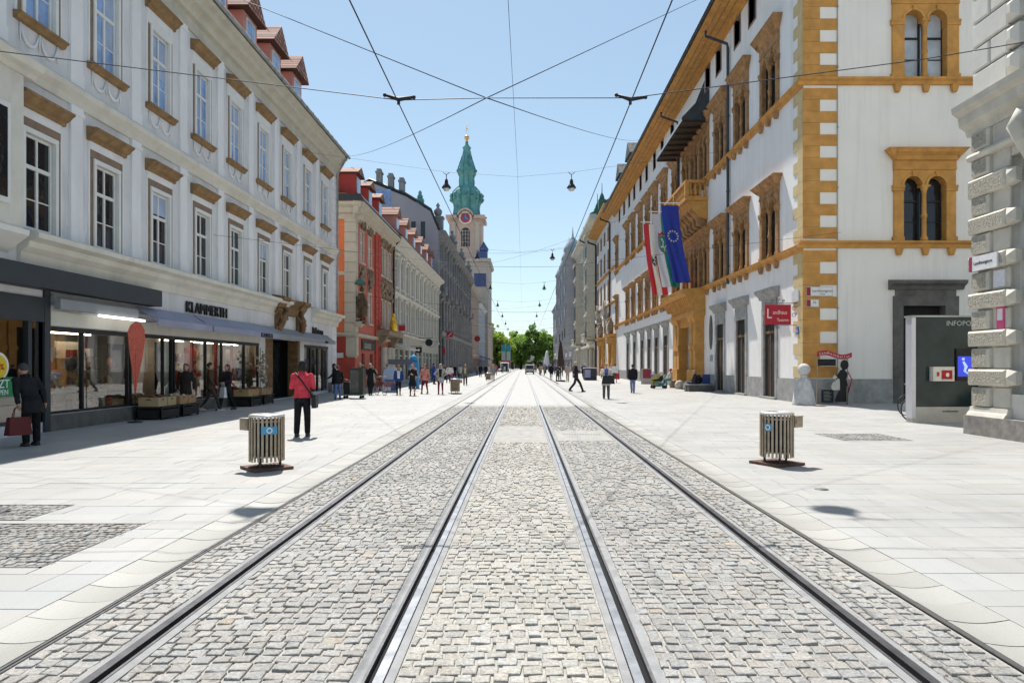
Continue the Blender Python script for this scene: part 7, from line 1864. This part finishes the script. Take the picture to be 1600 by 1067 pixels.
p, hd, s = person('woman in a short dark coat walking past the shop with white carrier bag', -10.85, 25.0, 1.66, CAM - .5, 'long', (.025, .024, .03), 'trousers', DK, 'bob', (.16, .06, .03), 'walk', 'carry', .28)
bag(p, hd[1], 'white carrier bag of the woman walking past the shop', .28, .12, .38, (.7, .7, .7), .16)
person('person in a long black coat standing at the corner of the grey house', -11.2, 40.4, 1.72, RIGHT, 'coat', DK, 'trousers', DK, 'long', (.015, .012, .012), 'stand', 'front')
person('person in black jacket and blue jeans by the delivery trolley', -8.95, 32.9, 1.62, AWAY + .3, 'jacket', DK, 'trousers', (.10, .17, .34), 'bun', (.12, .06, .04), 'stand', 'reach')
person('blonde woman in blue jacket behind the delivery trolley', -9.5, 39.6, 1.78, CAM, 'jacket', (.06, .10, .22), 'trousers', (.06, .06, .05), 'bob', (.55, .42, .25), 'walk', 'hang')
person('person in dark brown jacket near the red house door', -10.6, 45.0, 1.8, CAM, 'jacket', (.05, .035, .04), 'trousers', (.1, .09, .08), 'short', DK, 'stand', 'hang')
p, hd, s = person('grey haired woman in black coat pushing a bicycle', -8.5, 37.9, 1.72, CAM + .35, 'coat', DK, 'trousers', DK, 'bob', (.35, .33, .31), 'walk', 'bike')
bicycle(-7.9, 37.75, -PI / 2 + .62, 'red framed bicycle pushed by the woman in black', (.35, .03, .03))
p, hd, s = person('woman in blue jacket and white shirt with cropped black trousers', -6.9, 37.7, 1.6, CAM + .2, 'jacket', (.03, .07, .22), 'slim', DK, 'bob', (.14, .06, .04), 'walk', 'hang', .2, inner=(.7, .7, .75), wide=1.1)
bag(p, hd[0], 'blue grey bag of the woman in blue jacket', .4, .15, .4, (.06, .08, .16), .12)
person('woman with red hair in a long dark coat beside the pink jacket', -6.0, 36.9, 1.66, CAM, 'coat', (.03, .026, .026), 'skirt', DK, 'long', (.55, .20, .14), 'walk', 'front', .2)
person('woman in salmon pink jacket and wine red trousers', -5.7, 39.4, 1.68, CAM - .2, 'jacket', (.62, .26, .22), 'slim', (.16, .02, .05), 'long', (.3, .1, .06), 'walk', 'swing', .28)
person('person with pale trousers behind the woman with red hair', -7.2, 44.5, 1.74, CAM, 'shirt', (.4, .36, .35), 'trousers', (.5, .42, .38), 'long', (.10, .05, .04), 'walk', 'hang')
person('man in navy jacket and dark trousers by the shop signs', -8.0, 55.7, 1.72, AWAY, 'jacket', (.03, .035, .07), 'trousers', DK, 'short', DK, 'walk', 'swing')
person('person in a bright blue oversized coat by the cream house', -7.8, 59.5, 1.82, RIGHT, 'coat', (.03, .05, .38), 'trousers', DK, 'short', DK, 'stand', 'hang', wide=1.5)
person('person in grey open jacket and wine red leggings with hands at the face', -4.7, 38.7, 1.7, CAM, 'long', (.40, .40, .38), 'slim', (.13, .02, .035), 'hood', (.38, .37, .34), 'walk', 'hips', .24, inner=(.02, .02, .02))
person('woman in white top and bright pink skirt', -7.6, 71.6, 1.62, AWAY, 'shirt', (.7, .7, .72), 'skirt', (.6, .05, .18), 'bob', (.1, .07, .05), 'walk', 'hang', .18)
person('man in open green jacket and beige shirt walking near the tracks', -4.75, 55.7, 1.7, CAM, 'jacket', (.13, .14, .09), 'trousers', (.07, .07, .07), 'short', (.4, .3, .2), 'walk', 'hang', .2, inner=(.5, .45, .36))
person('person in black by the pink house, on the left of two', -6.0, 95, 1.75, CAM, 'coat', DK, 'trousers', DK, 'short', DK, 'walk', 'hang')
person('person in black by the pink house, on the right of two', -5.3, 96, 1.72, CAM, 'coat', DK, 'trousers', DK, 'bob', DK, 'walk', 'hang')
person('fair person in grey at the far litter bin', -3.2, 71.5, 1.72, AWAY, 'jacket', (.3, .3, .32), 'trousers', (.25, .24, .22), 'long', (.5, .38, .22), 'walk', 'hang', .2)
# right side
person('grey haired man in dark suit striding to the right', 3.25, 42.3, 1.84, RIGHT - .25, 'jacket', (.03, .025, .035), 'trousers', (.03, .026, .026), 'short', (.4, .38, .36), 'walk', 'front', .42, inner=(.4, .33, .4))
p, hd, s = person('red faced white haired man in a pale open jacket and blue shirt', 4.04, 33.4, 1.76, CAM, 'long', (.62, .60, .55), 'trousers', (.10, .10, .105), 'bald', (.72, .70, .68), 'stand', 'face', .1, skin=0, inner=(.10, .13, .38), wide=1.12)
bag(p, hd[1], 'black briefcase held up by the white haired man', .62, .14, .40, (.015, .015, .017), .02)
person('man in black jacket and blue jeans walking away', 6.45, 40.3, 1.68, AWAY, 'jacket', DK, 'trousers', (.16, .22, .38), 'short', DK, 'walk', 'hang', .14, wide=1.2)
p, hd, s = person('person in white shirt and shorts walking away with a red bag', 8.55, 63.8, 1.78, AWAY - .3, 'shirt', (.75, .74, .76), 'shorts', (.10, .09, .09), 'short', (.08, .03, .03), 'walk', 'hang')
bag(p, hd[0], 'red bag of the person in a white shirt', .3, .2, .5, (.5, .03, .05), .0)
person('man in pink shirt and beige trousers walking away', 4.45, 68.8, 1.78, AWAY, 'shirt', (.52, .38, .36), 'trousers', (.45, .40, .32), 'short', (.12, .1, .09), 'walk', 'hang', .18)
person('person in dark clothes at the foot of the closed parasol', 3.5, 70.0, 1.72, CAM, 'coat', (.05, .05, .055), 'trousers', DK, 'short', DK, 'stand', 'front')
person('slim person in black walking near the tracks on the right', 3.15, 78, 1.78, CAM, 'long', DK, 'slim', DK, 'bob', (.2, .12, .08), 'walk', 'hang')
person('person in blue jacket at the dark market stall', 7.2, 80.5, 1.8, AWAY, 'jacket', (.05, .07, .25), 'trousers', DK, 'short', (.4, .38, .36), 'stand', 'front')
# sitting
person('woman in cream jacket and teal trousers sitting beside the pushchair', 10.7, 49.7, 1.66, LEFT + .3, 'jacket', (.55, .48, .38), 'trousers', (.10, .24, .27), 'cap', (.4, .04, .05), 'sit', 'lap', group='people sitting', z0=.12)
person('man in dark jacket sitting on the grey block bench', 10.85, 43.0, 1.76, LEFT + .1, 'jacket', (.03, .03, .034), 'trousers', (.025, .03, .06), 'bald', (.2, .16, .14), 'sit', 'lap', group='people sitting', lean=.1)
person('person in rust red clothes sitting on the ground by the wall, nearer one', 10.9, 78.4, 1.7, LEFT, 'jacket', (.28, .09, .06), 'trousers', (.2, .05, .04), 'short', (.3, .2, .1), 'ground', 'lap', group='people sitting')
person('person in dark clothes sitting on the ground by the wall, farther one', 10.9, 80.4, 1.7, LEFT, 'jacket', (.05, .03, .03), 'trousers', DK, 'long', DK, 'ground', 'lap', group='people sitting')
EXTRA = [(-9.6, 43.5, 'woman in a beige coat behind the delivery trolley group', 'coat', (.4, .33, .24), (.1, .09, .1), 'long', CAM), (-10.2, 51, 'person in dark red jacket by the red house balcony', 'jacket', (.25, .03, .03), DK, 'short', AWAY), (-9.2, 50, 'woman in white blouse and jeans by the red house balcony', 'shirt', (.65, .63, .6), (.1, .15, .3), 'bob', CAM),
 (-9.9, 66, 'man in grey suit under the round black sign', 'jacket', (.16, .16, .17), (.12, .12, .13), 'short', CAM), (-9.0, 68, 'woman in teal coat under the round black sign', 'coat', (.06, .22, .22), DK, 'long', AWAY), (-8.8, 77, 'person in black jacket at the end of the cream house', 'jacket', DK, DK, 'short', RIGHT), (-9.6, 82, 'person in tan coat at the end of the cream house', 'coat', (.35, .25, .15), DK, 'bob', CAM),
 (-8.6, 91, 'person in blue shirt at the start of the dark house', 'shirt', (.12, .2, .42), DK, 'short', CAM), (-9.8, 97, 'woman in black dress coat at the dark house columns', 'coat', DK, DK, 'long', AWAY), (-7.0, 63.5, 'man in white shirt between pink skirt and bright blue coat', 'shirt', (.7, .69, .66), (.06, .06, .08), 'short', CAM),
 (9.2, 72, 'man in pale shirt along the palace doors', 'shirt', (.6, .58, .55), (.08, .08, .1), 'short', AWAY), (9.8, 85, 'woman in red jacket near the armoury portal', 'jacket', (.4, .04, .05), DK, 'long', CAM), (8.2, 94, 'person in dark coat near the armoury portal', 'coat', DK, DK, 'short', CAM), (6.5, 88, 'person in khaki jacket in front of the market stall', 'jacket', (.2, .19, .12), DK, 'short', AWAY)]
for (x, y, lb, top, tc, bc, hr, fc) in EXTRA:
    person(lb, x, y, random.uniform(1.62, 1.84), fc + random.uniform(-.3, .3), top, tc, 'trousers', bc, hr, random.choice((DK, (.12, .07, .04), (.35, .26, .18))), random.choice(('walk', 'walk', 'stand')), random.choice(('swing', 'hang', 'front')), random.uniform(.15, .3))
# far walkers, each in view only as a few pixels
random.seed(21)
FARC = [((.5, .1, .1), 'dark red top'), ((.03, .03, .035), 'black coat'), ((.6, .58, .55), 'white top'), ((.1, .14, .3), 'blue jacket'), ((.35, .28, .2), 'tan jacket'), ((.2, .2, .2), 'grey jacket')]
spots = [(-4.6, 112), (-5.4, 118), (-6.4, 125), (-4.2, 137), (-5.7, 142), (-7.5, 110), (-6.6, 155), (-3.7, 150), (-7.8, 84), (-9.0, 104), (2.6, 106), (3.4, 112), (2.9, 121), (4.2, 130), (3.6, 139), (5.2, 118), (4.8, 147), (2.4, 152), (6.3, 136), (5.6, 100), (4.9, 92), (5.9, 160), (3.1, 168), (7.3, 97)]
for i, (x, y) in enumerate(spots):
    col, nm = FARC[i % 6]
    side = 'left' if x < 0 else 'right'
    ref = ('the dark ornate house' if y < 149 else 'the pink house') if x < 0 else ('the armoury' if y < 113 else ('the cream bay house' if y < 157 else 'the blue-grey house'))
    lb = 'walker in %s, about %d paces off, by %s' % (nm, round(y * 1.3), ref)
    person(lb, x, y, random.uniform(1.62, 1.84), random.choice((CAM, AWAY, CAM + .3, AWAY - .3)), random.choice(('jacket', 'coat', 'shirt', 'long')), col, 'trousers', random.choice((DK, (.08, .1, .18), (.2, .18, .15))), random.choice(('short', 'bob')), random.choice((DK, (.1, .06, .04), (.4, .3, .2))), 'walk', random.choice(('swing', 'hang')), .2, group='far walkers')
